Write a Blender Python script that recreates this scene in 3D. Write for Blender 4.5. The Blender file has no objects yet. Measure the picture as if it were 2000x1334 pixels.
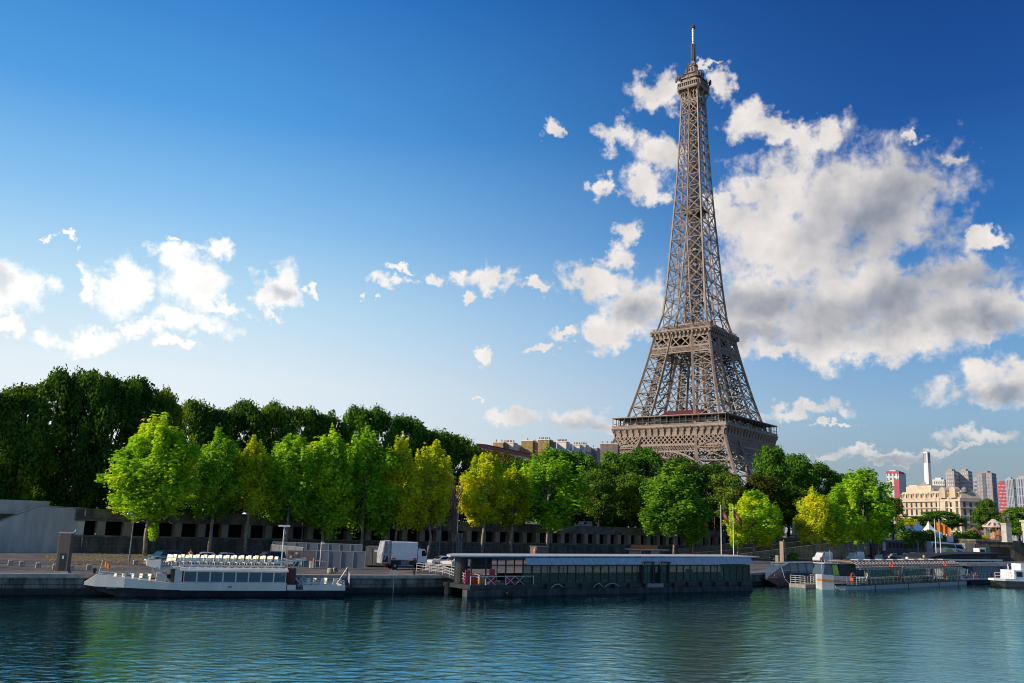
import bpy, bmesh, math, random
import numpy as np
from mathutils import Vector, Matrix

SC = bpy.context.scene
COL = SC.collection
R_ = math.radians
rnd = random.Random(7)

# ------------------------------------------------------------------ camera
FPX = 1750.0                                  # focal length in pixels of the 2000 px wide photograph
PITCH, ROLL = R_(11.47), R_(2.0)
CAM = Vector((0, 0, 8.5))
vF = Vector((0, math.cos(PITCH), math.sin(PITCH)))
vU = Vector((0, -math.sin(PITCH), math.cos(PITCH)))
vR = Vector((1, 0, 0))
cR = vR * math.cos(ROLL) + vU * math.sin(ROLL)
cU = vU * math.cos(ROLL) - vR * math.sin(ROLL)
cd = bpy.data.cameras.new("camera")
cam = bpy.data.objects.new("camera", cd)
COL.objects.link(cam)
cam.matrix_world = Matrix(((cR.x, cU.x, -vF.x, CAM.x), (cR.y, cU.y, -vF.y, CAM.y), (cR.z, cU.z, -vF.z, CAM.z), (0, 0, 0, 1)))
cd.sensor_width = 36; cd.lens = 36 * FPX / 2000; cd.clip_start = 0.5; cd.clip_end = 20000
SC.camera = cam

def ray(x, y): return vF + cR * ((x - 1000) / FPX) + cU * ((667 - y) / FPX)
def P(x, y, z=0.0):
    "measured spot of the photograph on a level plane"
    d = ray(x, y); return CAM + d * ((z - CAM.z) / d.z)
def D(x, y, Y):
    "measured spot of the photograph at a known distance"
    d = ray(x, y); return CAM + d * (Y / d.y)

# ------------------------------------------------------------------ light
SUN_AZ, SUN_EL = R_(-110), R_(27)              # azimuth from +Y towards +X
sdir = Vector((math.sin(SUN_AZ) * math.cos(SUN_EL), math.cos(SUN_AZ) * math.cos(SUN_EL), math.sin(SUN_EL)))
ld = bpy.data.lights.new("sun", 'SUN'); ld.energy = 5.0; ld.angle = R_(0.5); ld.color = (1.0, 0.84, 0.66)
sun = bpy.data.objects.new("sun", ld); COL.objects.link(sun)
sun.rotation_euler = sdir.to_track_quat('Z', 'Y').to_euler()
SC.view_settings.view_transform = 'Standard'; SC.view_settings.look = 'None'
SC.view_settings.exposure = 0.0; SC.view_settings.gamma = 1.0
SC.cycles.max_bounces = 6; SC.cycles.diffuse_bounces = 2; SC.cycles.glossy_bounces = 3
SC.cycles.transmission_bounces = 4; SC.cycles.transparent_max_bounces = 8
SC.cycles.use_adaptive_sampling = True; SC.cycles.adaptive_threshold = 0.012
SC.cycles.use_denoising = True; SC.cycles.filter_width = 1.05

class NT:
    "small helper for node trees"
    def __init__(s, nt): s.nt = nt; s.n = nt.nodes; s.l = nt.links
    def new(s, t, **k):
        n = s.n.new(t)
        for a, v in k.items(): setattr(n, a, v)
        return n
    def put(s, sock, v):
        if hasattr(v, 'is_linked') or hasattr(v, 'links'): s.l.new(v, sock)
        elif v is not None: sock.default_value = v
    def math(s, op, a, b=None, c=None, clamp=False):
        n = s.new('ShaderNodeMath', operation=op, use_clamp=clamp)
        for i, v in enumerate((a, b, c)):
            if v is not None: s.put(n.inputs[i], v)
        return n.outputs[0]
    def vmath(s, op, a, b=None, c=None):
        n = s.new('ShaderNodeVectorMath', operation=op)
        for i, v in enumerate((a, b, c)):
            if v is not None: s.put(n.inputs[i], v)
        return n.outputs['Value'] if op in ('LENGTH', 'DOT_PRODUCT', 'DISTANCE') else n.outputs[0]
    def ramp(s, v, a, b, c=0.0, d=1.0, smooth=True):
        n = s.new('ShaderNodeMapRange', interpolation_type='SMOOTHSTEP' if smooth else 'LINEAR', clamp=True)
        s.put(n.inputs[0], v)
        for i, x in enumerate((a, b, c, d)): n.inputs[i + 1].default_value = x
        return n.outputs[0]
    def noise(s, vec, scale, detail=4, rough=0.55, dist=0.0, dim='3D'):
        n = s.new('ShaderNodeTexNoise', noise_dimensions=dim)
        if vec is not None: s.l.new(vec, n.inputs['Vector'])
        n.inputs['Scale'].default_value = scale; n.inputs['Detail'].default_value = detail
        n.inputs['Roughness'].default_value = rough; n.inputs['Distortion'].default_value = dist
        return n.outputs['Fac']
    def mix(s, f, a, b):
        n = s.new('ShaderNodeMix', data_type='RGBA')
        s.put(n.inputs[0], f); s.put(n.inputs[6], a); s.put(n.inputs[7], b)
        return n.outputs[2]

def c4(c): return (c[0], c[1], c[2], 1.0)

# ------------------------------------------------------------------ sky
SKY_STRENGTH = 0.11
W = bpy.data.worlds.new("World"); SC.world = W; W.use_nodes = True
t = NT(W.node_tree); t.n.clear()
sky = t.new('ShaderNodeTexSky', sky_type='NISHITA', sun_disc=False)
sky.sun_elevation = SUN_EL; sky.sun_rotation = SUN_AZ; sky.altitude = 100
sky.air_density = 1.0; sky.dust_density = 0.6; sky.ozone_density = 2.2
geo = t.new('ShaderNodeTexCoord'); dirv = geo.outputs['Generated']
sep = t.new('ShaderNodeSeparateXYZ'); t.l.new(dirv, sep.inputs[0])
az = t.math('ARCTAN2', sep.outputs[0], sep.outputs[1]); el = t.math('ARCSINE', sep.outputs[2])
cmb = t.new('ShaderNodeCombineXYZ'); t.l.new(az, cmb.inputs[0]); t.l.new(el, cmb.inputs[1])
pv = cmb.outputs[0]
def azel(x, y):
    d = ray(x, y).normalized(); return math.atan2(d.x, d.y), math.asin(d.z)
# (x, y, half width, half height) of the cloud masses as measured in the photograph
CLOUDS = """20 555 62 46,5 625 22 20,178 560 24 42,240 552 46 55,365 545 72 58,340 500 48 26,425 485 30 26,440 595 62 20,545 565 42 50,532 612 18 24,600 575 10 14,
160 662 78 24,255 640 42 18,375 632 75 26,362 676 46 14,95 466 16 7,140 468 12 5,330 466 16 7,780 521 22 7,770 552 32 13,850 540 24 13,905 545 28 15,958 538 38 27,934 595 14 12,1042 552 30 11,728 584 8 4,950 685 22 14,1048 679 24 8,936 779 12 4,
1085 253 18 18,1275 180 62 27,1405 166 32 20,1380 128 16 7,1205 265 40 26,1290 300 62 34,1255 360 40 34,1180 364 22 22,1270 385 26 20,1410 385 26 26,
1462 226 40 34,1525 252 50 24,1592 275 50 32,1560 250 40 16,1540 375 110 66,1480 440 88 70,1640 385 160 90,1710 400 132 92,1560 490 160 70,1490 590 100 72,1455 640 60 52,1650 590 200 78,1800 560 150 40,1850 622 190 42,1690 668 150 36,1950 600 90 36,1935 470 40 13,1840 318 24 14,1780 268 20 7,
1255 590 78 44,1170 560 58 30,1140 535 46 32,1205 502 34 30,1232 460 26 20,1175 650 34 36,1225 630 62 40,1098 645 34 14,
1000 818 52 18,1120 812 82 22,1190 832 70 18,1560 806 76 15,1620 840 30 4,1920 752 84 30,1990 738 40 28,1925 856 60 14,1740 888 92 9,1620 895 30 5,1850 880 50 5,1520 690 30 16,1920 668 24 12"""
blobs = [tuple(float(v) for v in b.split()) for b in CLOUDS.replace("\n", "").split(",")]
blobs = [(x, y, rx * (0.84 if x < 640 else 1), ry * (0.84 if x < 640 else 1)) for x, y, rx, ry in blobs]
SHADE = [(1720, 430, 150, 100), (1770, 370, 90, 70), (1500, 600, 80, 45), (1640, 615, 140, 45), (1760, 590, 160, 50), (1880, 545, 130, 40), (1900, 625, 130, 32), (1120, 832, 90, 16), (1960, 770, 70, 16), (1740, 894, 90, 9), (5, 540, 24, 34), (545, 572, 24, 16), (1420, 600, 60, 40), (1250, 610, 60, 30), (1480, 650, 120, 24)]
warp = t.noise(pv, 9.0, 3, 0.6)
wv = t.new('ShaderNodeTexNoise', noise_dimensions='2D'); t.l.new(pv, wv.inputs['Vector']); wv.inputs['Scale'].default_value = 14; wv.inputs['Detail'].default_value = 5; wv.inputs['Roughness'].default_value = 0.6
woff = t.vmath('MULTIPLY', t.vmath('SUBTRACT', wv.outputs['Color'], (0.5, 0.5, 0.5)), (0.055, 0.045, 0))
wf = t.new('ShaderNodeTexNoise', noise_dimensions='2D'); t.l.new(pv, wf.inputs['Vector']); wf.inputs['Scale'].default_value = 48; wf.inputs['Detail'].default_value = 4; wf.inputs['Roughness'].default_value = 0.6
woff = t.vmath('ADD', woff, t.vmath('MULTIPLY', t.vmath('SUBTRACT', wf.outputs['Color'], (0.5, 0.5, 0.5)), (0.042, 0.032, 0)))
pw = t.vmath('ADD', pv, woff)
def blob_min(lst, vec, acc=None):
    for (x, y, rx, ry) in lst:
        a, e = azel(x, y)
        k = ray(x, y).length
        sx = FPX / rx * k * max(0.2, math.cos(e)) ** 1.0 / k ** 0 / k; sy = FPX / ry / k
        q = t.vmath('MULTIPLY_ADD', vec, (sx, sy, 0), (-a * sx, -e * sy, 0))
        q = t.vmath('LENGTH', q)
        acc = q if acc is None else t.math('SMOOTH_MIN', acc, q, 0.35)
    return acc
dmin = blob_min(blobs, pw)
n1 = t.math('ADD', t.math('MULTIPLY', t.noise(pv, 22.0, 8, 0.55, 0.25, '2D'), 0.62), t.math('MULTIPLY', t.noise(pv, 62.0, 6, 0.55, 0.2, '2D'), 0.38))
ns = t.noise(pv, 20.0, 3, 0.5, 0.2, '2D')
n2 = t.noise(t.vmath('ADD', pv, (-0.022, 0.016, 0)), 20.0, 3, 0.5, 0.2, '2D')
base_d = t.math('MINIMUM', t.math('MULTIPLY', t.math('SUBTRACT', 1.30, dmin), 2.1), 2.0)
dens = t.math('ADD', base_d, t.math('MULTIPLY', t.math('SUBTRACT', n1, 0.5), 5.0))
mask = t.ramp(dens, -0.05, 1.75)
shad = t.ramp(blob_min(SHADE, t.vmath('ADD', pv, t.vmath('MULTIPLY', woff, (0.6, 0.6, 0)))), 0.1, 1.5, 1.0, 0.0)
core = t.ramp(dens, 1.0, 2.4)
lit = t.math('ADD', t.math('MULTIPLY', t.math('SUBTRACT', ns, n2), 0.5), t.math('MULTIPLY', t.math('SUBTRACT', n1, 0.5), 0.22))
bright = t.math('SUBTRACT', t.math('ADD', 0.92, lit), t.math('ADD', t.math('MULTIPLY', shad, 0.46), t.math('MULTIPLY', core, 0.08)))
bright = t.math('MINIMUM', t.math('MAXIMUM', bright, 0.25), 1.1)
ccol = t.mix(t.ramp(bright, 0.25, 1.0, smooth=False), (0.25, 0.28, 0.345, 1), (0.93, 0.87, 0.82, 1))
# clouds near the sun side are whiter
west = t.ramp(az, -0.5, 0.12, 1.0, 0.0)
ccol = t.mix(west, ccol, t.mix(t.ramp(bright, 0.25, 0.9), (0.72, 0.75, 0.80, 1), (1.12, 1.10, 1.07, 1)))
# clear sky: pale towards the sun, deep blue away from it
def sky_ramp(stops):
    r = t.new('ShaderNodeValToRGB'); e = r.color_ramp.elements
    while len(e) < len(stops): e.new(0.5)
    for k, (d, c) in enumerate(stops): e[k].position = d / 90.0; e[k].color = c4(c)
    t.l.new(t.math('MULTIPLY', el, 2 / math.pi), r.inputs[0]); return r.outputs[0]
sunside = sky_ramp([(0, (0.90, 0.95, 0.98)), (8, (0.84, 0.93, 0.98)), (13, (0.55, 0.80, 0.97)), (18, (0.27, 0.58, 0.93)), (24, (0.085, 0.36, 0.80)), (33, (0.018, 0.19, 0.60)), (90, (0.02, 0.10, 0.34))])
offside = sky_ramp([(0, (0.26, 0.32, 0.35)), (4, (0.27, 0.37, 0.44)), (7, (0.26, 0.44, 0.62)), (12, (0.13, 0.34, 0.66)), (18, (0.022, 0.165, 0.50)), (25, (0.003, 0.075, 0.33)), (33, (0.0, 0.043, 0.24)), (90, (0.004, 0.04, 0.2))])
side = t.math('MULTIPLY', t.math('SINE', az), -1.0)
grad = t.mix(t.ramp(side, -0.50, 0.42), offside, sunside)
nish = t.vmath('MULTIPLY', sky.outputs[0], (0.10, 0.10, 0.105))
clear = t.mix(0.10, grad, nish)
low = t.ramp(el, 0.02, 0.17, 0.5, 0.97)
final = t.mix(t.math('MULTIPLY', mask, low), clear, ccol)
fin = t.vmath('MULTIPLY', final, (1 / SKY_STRENGTH,) * 3)
bg = t.new('ShaderNodeBackground'); bg.inputs[1].default_value = SKY_STRENGTH
t.l.new(fin, bg.inputs[0])
wo = t.new('ShaderNodeOutputWorld'); t.l.new(bg.outputs[0], wo.inputs[0])

# ------------------------------------------------------------------ materials
MATS = {}
def mat(name, col, rough=0.7, metal=0.0, var=0.25, scale=1.5, bump=0.0, bscale=8.0, col2=None, streak=False, spec=0.5, coat=0.0):
    if name in MATS: return MATS[name]
    m = bpy.data.materials.new(name); m.use_nodes = True; MATS[name] = m
    t = NT(m.node_tree); b = t.n['Principled BSDF']
    tc = t.new('ShaderNodeTexCoord'); v = tc.outputs['Object']
    if streak:
        v = t.vmath('MULTIPLY', v, (1, 1, 0.18))
    n = t.noise(v, scale, 6, 0.62)
    c2 = col2 or tuple(x * (1 - var) for x in col)
    c1 = tuple(min(0.95, x * (1 + var * 0.45)) for x in col)
    t.l.new(t.mix(t.ramp(n, 0.34, 0.66), c4(c2), c4(c1)), b.inputs['Base Color'])
    b.inputs['Roughness'].default_value = rough; b.inputs['Metallic'].default_value = metal
    b.inputs['Specular IOR Level'].default_value = spec; b.inputs['Coat Weight'].default_value = coat
    if bump:
        bp = t.new('ShaderNodeBump'); bp.inputs['Strength'].default_value = bump; bp.inputs['Distance'].default_value = 0.1
        t.l.new(t.noise(tc.outputs['Object'], bscale, 5, 0.6), bp.inputs['Height']); t.l.new(bp.outputs[0], b.inputs['Normal'])
    return m

def stone_mat(name, col, mortar, bw, bh, off=0.5, rough=0.9, stain=0.5):
    if name in MATS: return MATS[name]
    m = bpy.data.materials.new(name); m.use_nodes = True; MATS[name] = m
    t = NT(m.node_tree); b = t.n['Principled BSDF']
    tc = t.new('ShaderNodeTexCoord'); u = tc.outputs['UV']
    br = t.new('ShaderNodeTexBrick'); br.offset = off
    t.l.new(u, br.inputs['Vector'])
    br.inputs['Color1'].default_value = c4(col); br.inputs['Color2'].default_value = c4(tuple(x * 0.72 for x in col)); br.inputs['Mortar'].default_value = c4(mortar)
    br.inputs['Scale'].default_value = 1.0; br.inputs['Brick Width'].default_value = bw; br.inputs['Row Height'].default_value = bh
    br.inputs['Mortar Size'].default_value = 0.03; br.inputs['Bias'].default_value = 0.0
    st = t.noise(t.vmath('MULTIPLY', u, (1, 0.25, 1)), 0.9, 6, 0.65)
    dark = t.vmath('MULTIPLY', br.outputs[0], (1 - stain, 1 - stain, 1 - stain))
    t.l.new(t.mix(t.ramp(st, 0.38, 0.62), dark, br.outputs[0]), b.inputs['Base Color'])
    b.inputs['Roughness'].default_value = rough
    bp = t.new('ShaderNodeBump'); bp.inputs['Strength'].default_value = 0.4; bp.inputs['Distance'].default_value = 0.05
    t.l.new(t.noise(u, 5, 5, 0.6), bp.inputs['Height']); t.l.new(bp.outputs[0], b.inputs['Normal'])
    return m

def leaf_mat(name, cols, trans=0.35):
    m = bpy.data.materials.new(name); m.use_nodes = True; MATS[name] = m
    t = NT(m.node_tree); t.n.clear()
    g = t.new('ShaderNodeNewGeometry'); oi = t.new('ShaderNodeObjectInfo')
    tc = t.new('ShaderNodeTexCoord')
    big = t.noise(t.vmath('ADD', tc.outputs['Object'], oi.outputs['Location']), 0.32, 2, 0.5)
    f = t.math('ADD', t.math('MULTIPLY', g.outputs['Random Per Island'], 0.5), t.math('MULTIPLY', t.ramp(big, 0.35, 0.65), 0.5))
    f = t.math('ADD', f, t.math('MULTIPLY', t.math('SUBTRACT', oi.outputs['Random'], 0.5), 0.5), clamp=True)
    cr = t.new('ShaderNodeValToRGB')
    e = cr.color_ramp.elements
    e[0].position = 0.0; e[0].color = c4(cols[0]); e[1].position = 1.0; e[1].color = c4(cols[-1])
    for i, c in enumerate(cols[1:-1]):
        x = e.new((i + 1) / (len(cols) - 1)); x.color = c4(c)
    t.l.new(f, cr.inputs[0])
    d = t.new('ShaderNodeBsdfDiffuse'); tr = t.new('ShaderNodeBsdfTranslucent'); mx = t.new('ShaderNodeMixShader')
    t.l.new(cr.outputs[0], d.inputs[0]); t.l.new(t.vmath('MULTIPLY', cr.outputs[0], (1.25, 1.15, 0.6)), tr.inputs[0])
    mx.inputs[0].default_value = trans; t.l.new(d.outputs[0], mx.inputs[1]); t.l.new(tr.outputs[0], mx.inputs[2])
    o = t.new('ShaderNodeOutputMaterial'); t.l.new(mx.outputs[0], o.inputs[0])
    return m

def glass_mat(name, tint=(0.02, 0.035, 0.045), alpha=0.55, rough=0.05):
    "window pane: dark reflecting sheet that lets part of what lies behind show through"
    if name in MATS: return MATS[name]
    m = bpy.data.materials.new(name); m.use_nodes = True; MATS[name] = m
    t = NT(m.node_tree); b = t.n['Principled BSDF']; out = t.n['Material Output']
    b.inputs['Base Color'].default_value = c4(tint); b.inputs['Roughness'].default_value = rough; b.inputs['IOR'].default_value = 1.6
    tr = t.new('ShaderNodeBsdfTransparent'); tr.inputs[0].default_value = (0.8, 0.9, 0.92, 1)
    mx = t.new('ShaderNodeMixShader'); mx.inputs[0].default_value = alpha
    t.l.new(tr.outputs[0], mx.inputs[1]); t.l.new(b.outputs[0], mx.inputs[2]); t.l.new(mx.outputs[0], out.inputs[0])
    return m

# ------------------------------------------------------------------ mesh building
class MB:
    def __init__(s): s.v = []; s.f = []; s.k = 0
    def quad(s, a, b, c, d):
        i = len(s.v); s.v += [tuple(a), tuple(b), tuple(c), tuple(d)]; s.f.append((i, i + 1, i + 2, i + 3)); return s
    def poly(s, pts):
        i = len(s.v); s.v += [tuple(p) for p in pts]; s.f.append(tuple(range(i, i + len(pts)))); return s
    def box(s, x0, x1, y0, y1, z0, z1):
        i = len(s.v)
        s.v += [(x0, y0, z0), (x1, y0, z0), (x1, y1, z0), (x0, y1, z0), (x0, y0, z1), (x1, y0, z1), (x1, y1, z1), (x0, y1, z1)]
        s.f += [(i, i+3, i+2, i+1), (i+4, i+5, i+6, i+7), (i, i+1, i+5, i+4), (i+1, i+2, i+6, i+5), (i+2, i+3, i+7, i+6), (i+3, i, i+4, i+7)]
        return s
    def cbox(s, c, d): return s.box(c[0]-d[0]/2, c[0]+d[0]/2, c[1]-d[1]/2, c[1]+d[1]/2, c[2]-d[2]/2, c[2]+d[2]/2)
    def beam(s, a, b, w, h=None, up=(0, 0, 1)):
        a = Vector(a); b = Vector(b); d = b - a
        if d.length < 1e-6: return s
        s.k += 1
        w = w * (1 + 0.012 * ((s.k * 7) % 5)); h = (h or w) * (1 + 0.011 * ((s.k * 3) % 7))
        d.normalize(); u = Vector(up)
        if abs(d.dot(u)) > 0.98: u = Vector((0, 1, 0)) if abs(d.y) < 0.9 else Vector((1, 0, 0))
        x = d.cross(u).normalized() * (w / 2); y = x.cross(d).normalized() * (h / 2)
        i = len(s.v)
        for p in (a, b): s.v += [tuple(p - x - y), tuple(p + x - y), tuple(p + x + y), tuple(p - x + y)]
        s.f += [(i, i+1, i+5, i+4), (i+1, i+2, i+6, i+5), (i+2, i+3, i+7, i+6), (i+3, i, i+4, i+7), (i, i+3, i+2, i+1), (i+4, i+5, i+6, i+7)]
        return s
    def tube(s, pts, rad, n=6, caps=True):
        pts = [Vector(p) for p in pts]; rad = rad if isinstance(rad, (list, tuple)) else [rad] * len(pts)
        i0 = len(s.v); up = Vector((0.13, 0.21, 0.97))
        for k, p in enumerate(pts):
            d = (pts[min(k + 1, len(pts) - 1)] - pts[max(k - 1, 0)]).normalized()
            x = d.cross(up)
            if x.length < 0.05: x = d.cross(Vector((1, 0.2, 0)))
            x.normalize(); y = d.cross(x)
            for j in range(n):
                a = 2 * math.pi * j / n; s.v.append(tuple(p + (x * math.cos(a) + y * math.sin(a)) * rad[k]))
        for k in range(len(pts) - 1):
            for j in range(n):
                a = i0 + k * n + j; b = i0 + k * n + (j + 1) % n; s.f.append((a, b, b + n, a + n))
        if caps:
            s.f.append(tuple(i0 + j for j in reversed(range(n)))); e = i0 + (len(pts) - 1) * n; s.f.append(tuple(e + j for j in range(n)))
        return s
    def lathe(s, prof, c=(0, 0, 0), n=12):
        i0 = len(s.v); m = len(prof)
        for (r, z) in prof:
            for j in range(n):
                a = 2 * math.pi * j / n; s.v.append((c[0] + r * math.cos(a), c[1] + r * math.sin(a), c[2] + z))
        for k in range(m - 1):
            for j in range(n):
                a = i0 + k * n + j; b = i0 + k * n + (j + 1) % n; s.f.append((a, b, b + n, a + n))
        s.f.append(tuple(i0 + j for j in reversed(range(n)))); e = i0 + (m - 1) * n; s.f.append(tuple(e + j for j in range(n)))
        return s
    def prism(s, pts, y0, y1, inset0=None, inset1=None):
        "outline in x,z pushed along y from y0 to y1"
        n = len(pts); i = len(s.v)
        s.v += [(p[0], y0, p[1]) for p in pts] + [(p[0], y1, p[1]) for p in pts]
        s.f += [(i + k, i + (k + 1) % n, i + n + (k + 1) % n, i + n + k) for k in range(n)]
        s.f += [tuple(i + k for k in reversed(range(n))), tuple(i + n + k for k in range(n))]
        return s
    def loft(s, rings, closed=True, caps=True):
        n = len(rings[0]); i0 = len(s.v)
        for r in rings: s.v += [tuple(p) for p in r]
        for k in range(len(rings) - 1):
            for j in range(n if closed else n - 1):
                a = i0 + k * n + j; b = i0 + k * n + (j + 1) % n; s.f.append((a, b, b + n, a + n))
        if caps and closed:
            s.f.append(tuple(i0 + j for j in reversed(range(n)))); e = i0 + (len(rings) - 1) * n; s.f.append(tuple(e + j for j in range(n)))
        return s
    def sphere(s, c, r, n=10, m=6, sz=1.0):
        return s.lathe([(max(0.001, r * math.sin(math.pi * k / m)), -r * sz * math.cos(math.pi * k / m)) for k in range(m + 1)], c, n)
    def xform(s, M, start=0):
        for i in range(start, len(s.v)): s.v[i] = tuple(M @ Vector(s.v[i]))
        return s
    def build(s, name, m, parent=None, smooth=False, label=None, uv=None, bevel=0):
        me = bpy.data.meshes.new(name); me.from_pydata(s.v, [], s.f); me.update()
        bm = bmesh.new(); bm.from_mesh(me); bmesh.ops.recalc_face_normals(bm, faces=bm.faces); bm.to_mesh(me); bm.free()
        if smooth: me.polygons.foreach_set('use_smooth', [True] * len(me.polygons))
        me.materials.append(m)
        if uv: box_uv(me, uv)
        o = bpy.data.objects.new(name, me); COL.objects.link(o)
        if parent: o.parent = parent
        if label: o['label'] = label
        if bevel:
            b = o.modifiers.new('bevel', 'BEVEL'); b.width = bevel; b.segments = 2; b.limit_method = 'ANGLE'; b.angle_limit = R_(35)
        return o

def box_uv(me, s=1.0):
    uvl = me.uv_layers.new(name='uv')
    for p in me.polygons:
        n = p.normal
        t = Vector((0, 0, 1)).cross(n)
        if t.length < 0.3: t = Vector((1, 0, 0)); b = Vector((0, 1, 0))
        else: t.normalize(); b = Vector((0, 0, 1))
        for li in p.loop_indices:
            v = me.vertices[me.loops[li].vertex_index].co
            uvl.data[li].uv = (v.dot(t) * s, v.dot(b) * s)

def tag(o, label, cat, group=None):
    o['label'] = label; o['category'] = cat
    if group: o['group'] = group
    return o
def structure(o): o['kind'] = 'structure'; return o
def stuff(o, label, cat): o['kind'] = 'stuff'; o['label'] = label; o['category'] = cat; return o
def thing(name, label, cat, loc=(0, 0, 0), rz=0.0, group=None):
    o = bpy.data.objects.new(name, None); COL.objects.link(o); o.empty_display_size = 0.3
    o.location = loc; o.rotation_euler = (0, 0, rz)
    return tag(o, label, cat, group)
KIDS = {}
def dup(src, loc, rz, label=None, group=None, scale=None):
    def cp(o, par):
        c = o.copy(); COL.objects.link(c)
        if par is not None: c.parent = par
        for k in [x for x in COL.objects if x.parent == o]: cp(k, c)
        return c
    r = cp(src, None); r.location = loc; r.rotation_euler = (0, 0, rz)
    if scale: r.scale = scale if isinstance(scale, tuple) else (scale,) * 3
    if label: r['label'] = label
    if group: r['group'] = group
    return r
def lerp(a, b, t): return a + (b - a) * t
def interp(x, pts):
    for (x0, y0), (x1, y1) in zip(pts, pts[1:]):
        if x <= x1: return y0 + (y1 - y0) * (x - x0) / (x1 - x0)
    return pts[-1][1]
def frame(o, p0, p1, z=0.0):
    "place a thing so that its local x runs from p0 to p1"
    d = Vector((p1[0] - p0[0], p1[1] - p0[1])); o.location = (p0[0], p0[1], z); o.rotation_euler = (0, 0, math.atan2(d.y, d.x))
    return d.length

# ------------------------------------------------------------------ setting
QZ, SZ = 2.02, 7.4                     # quay level, street level above the water
QUAY = [(-400, -60), (-106, 61), (-76, 76.4), (-46.5, 91.5), (-16.6, 107), (13, 127), (41.5, 148.2), (46, 156.5), (58, 172), (85, 203), (130, 250), (200, 325), (330, 450), (500, 620)]
WALL = [(-420, -90), (-150, 62), (-105, 99), (-62.8, 137), (-34.6, 160.5), (-13.2, 177.2), (25.5, 213.4), (46.1, 234), (75, 264), (120, 310), (170, 362), (290, 500), (420, 690)]
m_quay = mat('quay_paving', (0.13, 0.115, 0.098), 0.85, var=0.45, scale=0.35, bump=0.3, bscale=3)
m_asph = mat('asphalt', (0.075, 0.075, 0.078), 0.9, var=0.35, scale=0.3, bump=0.2)
m_wallst = stone_mat('retaining_stone', (0.17, 0.15, 0.12), (0.08, 0.07, 0.06), 1.6, 0.55, stain=0.55)
m_quaywall = stone_mat('quay_stone', (0.20, 0.185, 0.16), (0.05, 0.05, 0.045), 2.2, 0.5, stain=0.7)
m_conc = mat('pale_concrete', (0.56, 0.52, 0.45), 0.85, var=0.22, scale=0.6, streak=True, bump=0.15)
m_dirt = mat('ground_soil', (0.10, 0.095, 0.06), 0.95, var=0.5, scale=0.08, col2=(0.05, 0.065, 0.025))

def strip(lineA, za, lineB, zb):
    b = MB()
    for i in range(len(lineA) - 1):
        a0, a1 = lineA[i], lineA[i + 1]; b0, b1 = lineB[i], lineB[i + 1]
        b.quad((*a0, za), (*a1, za), (*b1, zb), (*b0, zb))
    return b
def resample(line, xs):
    return [(x, interp(x, line)) for x in xs]
# river bed and water
m = bpy.data.materials.new('river_water'); m.use_nodes = True
t = NT(m.node_tree); b = t.n['Principled BSDF']
tc = t.new('ShaderNodeTexCoord'); v = tc.outputs['Object']
b.inputs['Base Color'].default_value = (0.004, 0.046, 0.032, 1); b.inputs['Roughness'].default_value = 0.03; b.inputs['IOR'].default_value = 1.33; b.inputs['Specular Tint'].default_value = (0.55, 0.86, 1.0, 1)
rot = t.new('ShaderNodeMapping'); rot.inputs['Rotation'].default_value = (0, 0, R_(8)); t.l.new(v, rot.inputs[0])
vv = t.vmath('MULTIPLY', rot.outputs[0], (0.45, 1.0, 1.0))
h = t.math('ADD', t.math('MULTIPLY', t.noise(vv, 0.62, 3, 0.5, 0.4), 0.5), t.math('MULTIPLY', t.noise(vv, 2.1, 4, 0.6, 0.3), 0.42))
h = t.math('ADD', h, t.math('MULTIPLY', t.noise(v, 0.10, 2, 0.5), 0.8))
bp = t.new('ShaderNodeBump'); bp.inputs['Strength'].default_value = 1.0; bp.inputs['Distance'].default_value = 0.11
t.l.new(h, bp.inputs['Height']); t.n.remove(b)
df = t.new('ShaderNodeBsdfDiffuse'); df.inputs[0].default_value = (0.005, 0.050, 0.024, 1); gl = t.new('ShaderNodeBsdfGlossy'); gl.inputs['Color'].default_value = (0.36, 0.64, 0.66, 1); gl.inputs['Roughness'].default_value = 0.04
fr_ = t.new('ShaderNodeFresnel'); fr_.inputs[0].default_value = 1.33; mx = t.new('ShaderNodeMixShader')
for nd in (df, gl, fr_): t.l.new(bp.outputs[0], nd.inputs['Normal'])
t.l.new(fr_.outputs[0], mx.inputs[0]); t.l.new(df.outputs[0], mx.inputs[1]); t.l.new(gl.outputs[0], mx.inputs[2]); t.l.new(mx.outputs[0], t.n['Material Output'].inputs[0])
water_m = m
wb = MB(); wb.quad((-900, -500, -.45), (1500, -500, -.45), (1500, 900, -.45), (-900, 900, -.45))
structure(wb.build('river_bed_water', water_m))
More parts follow.
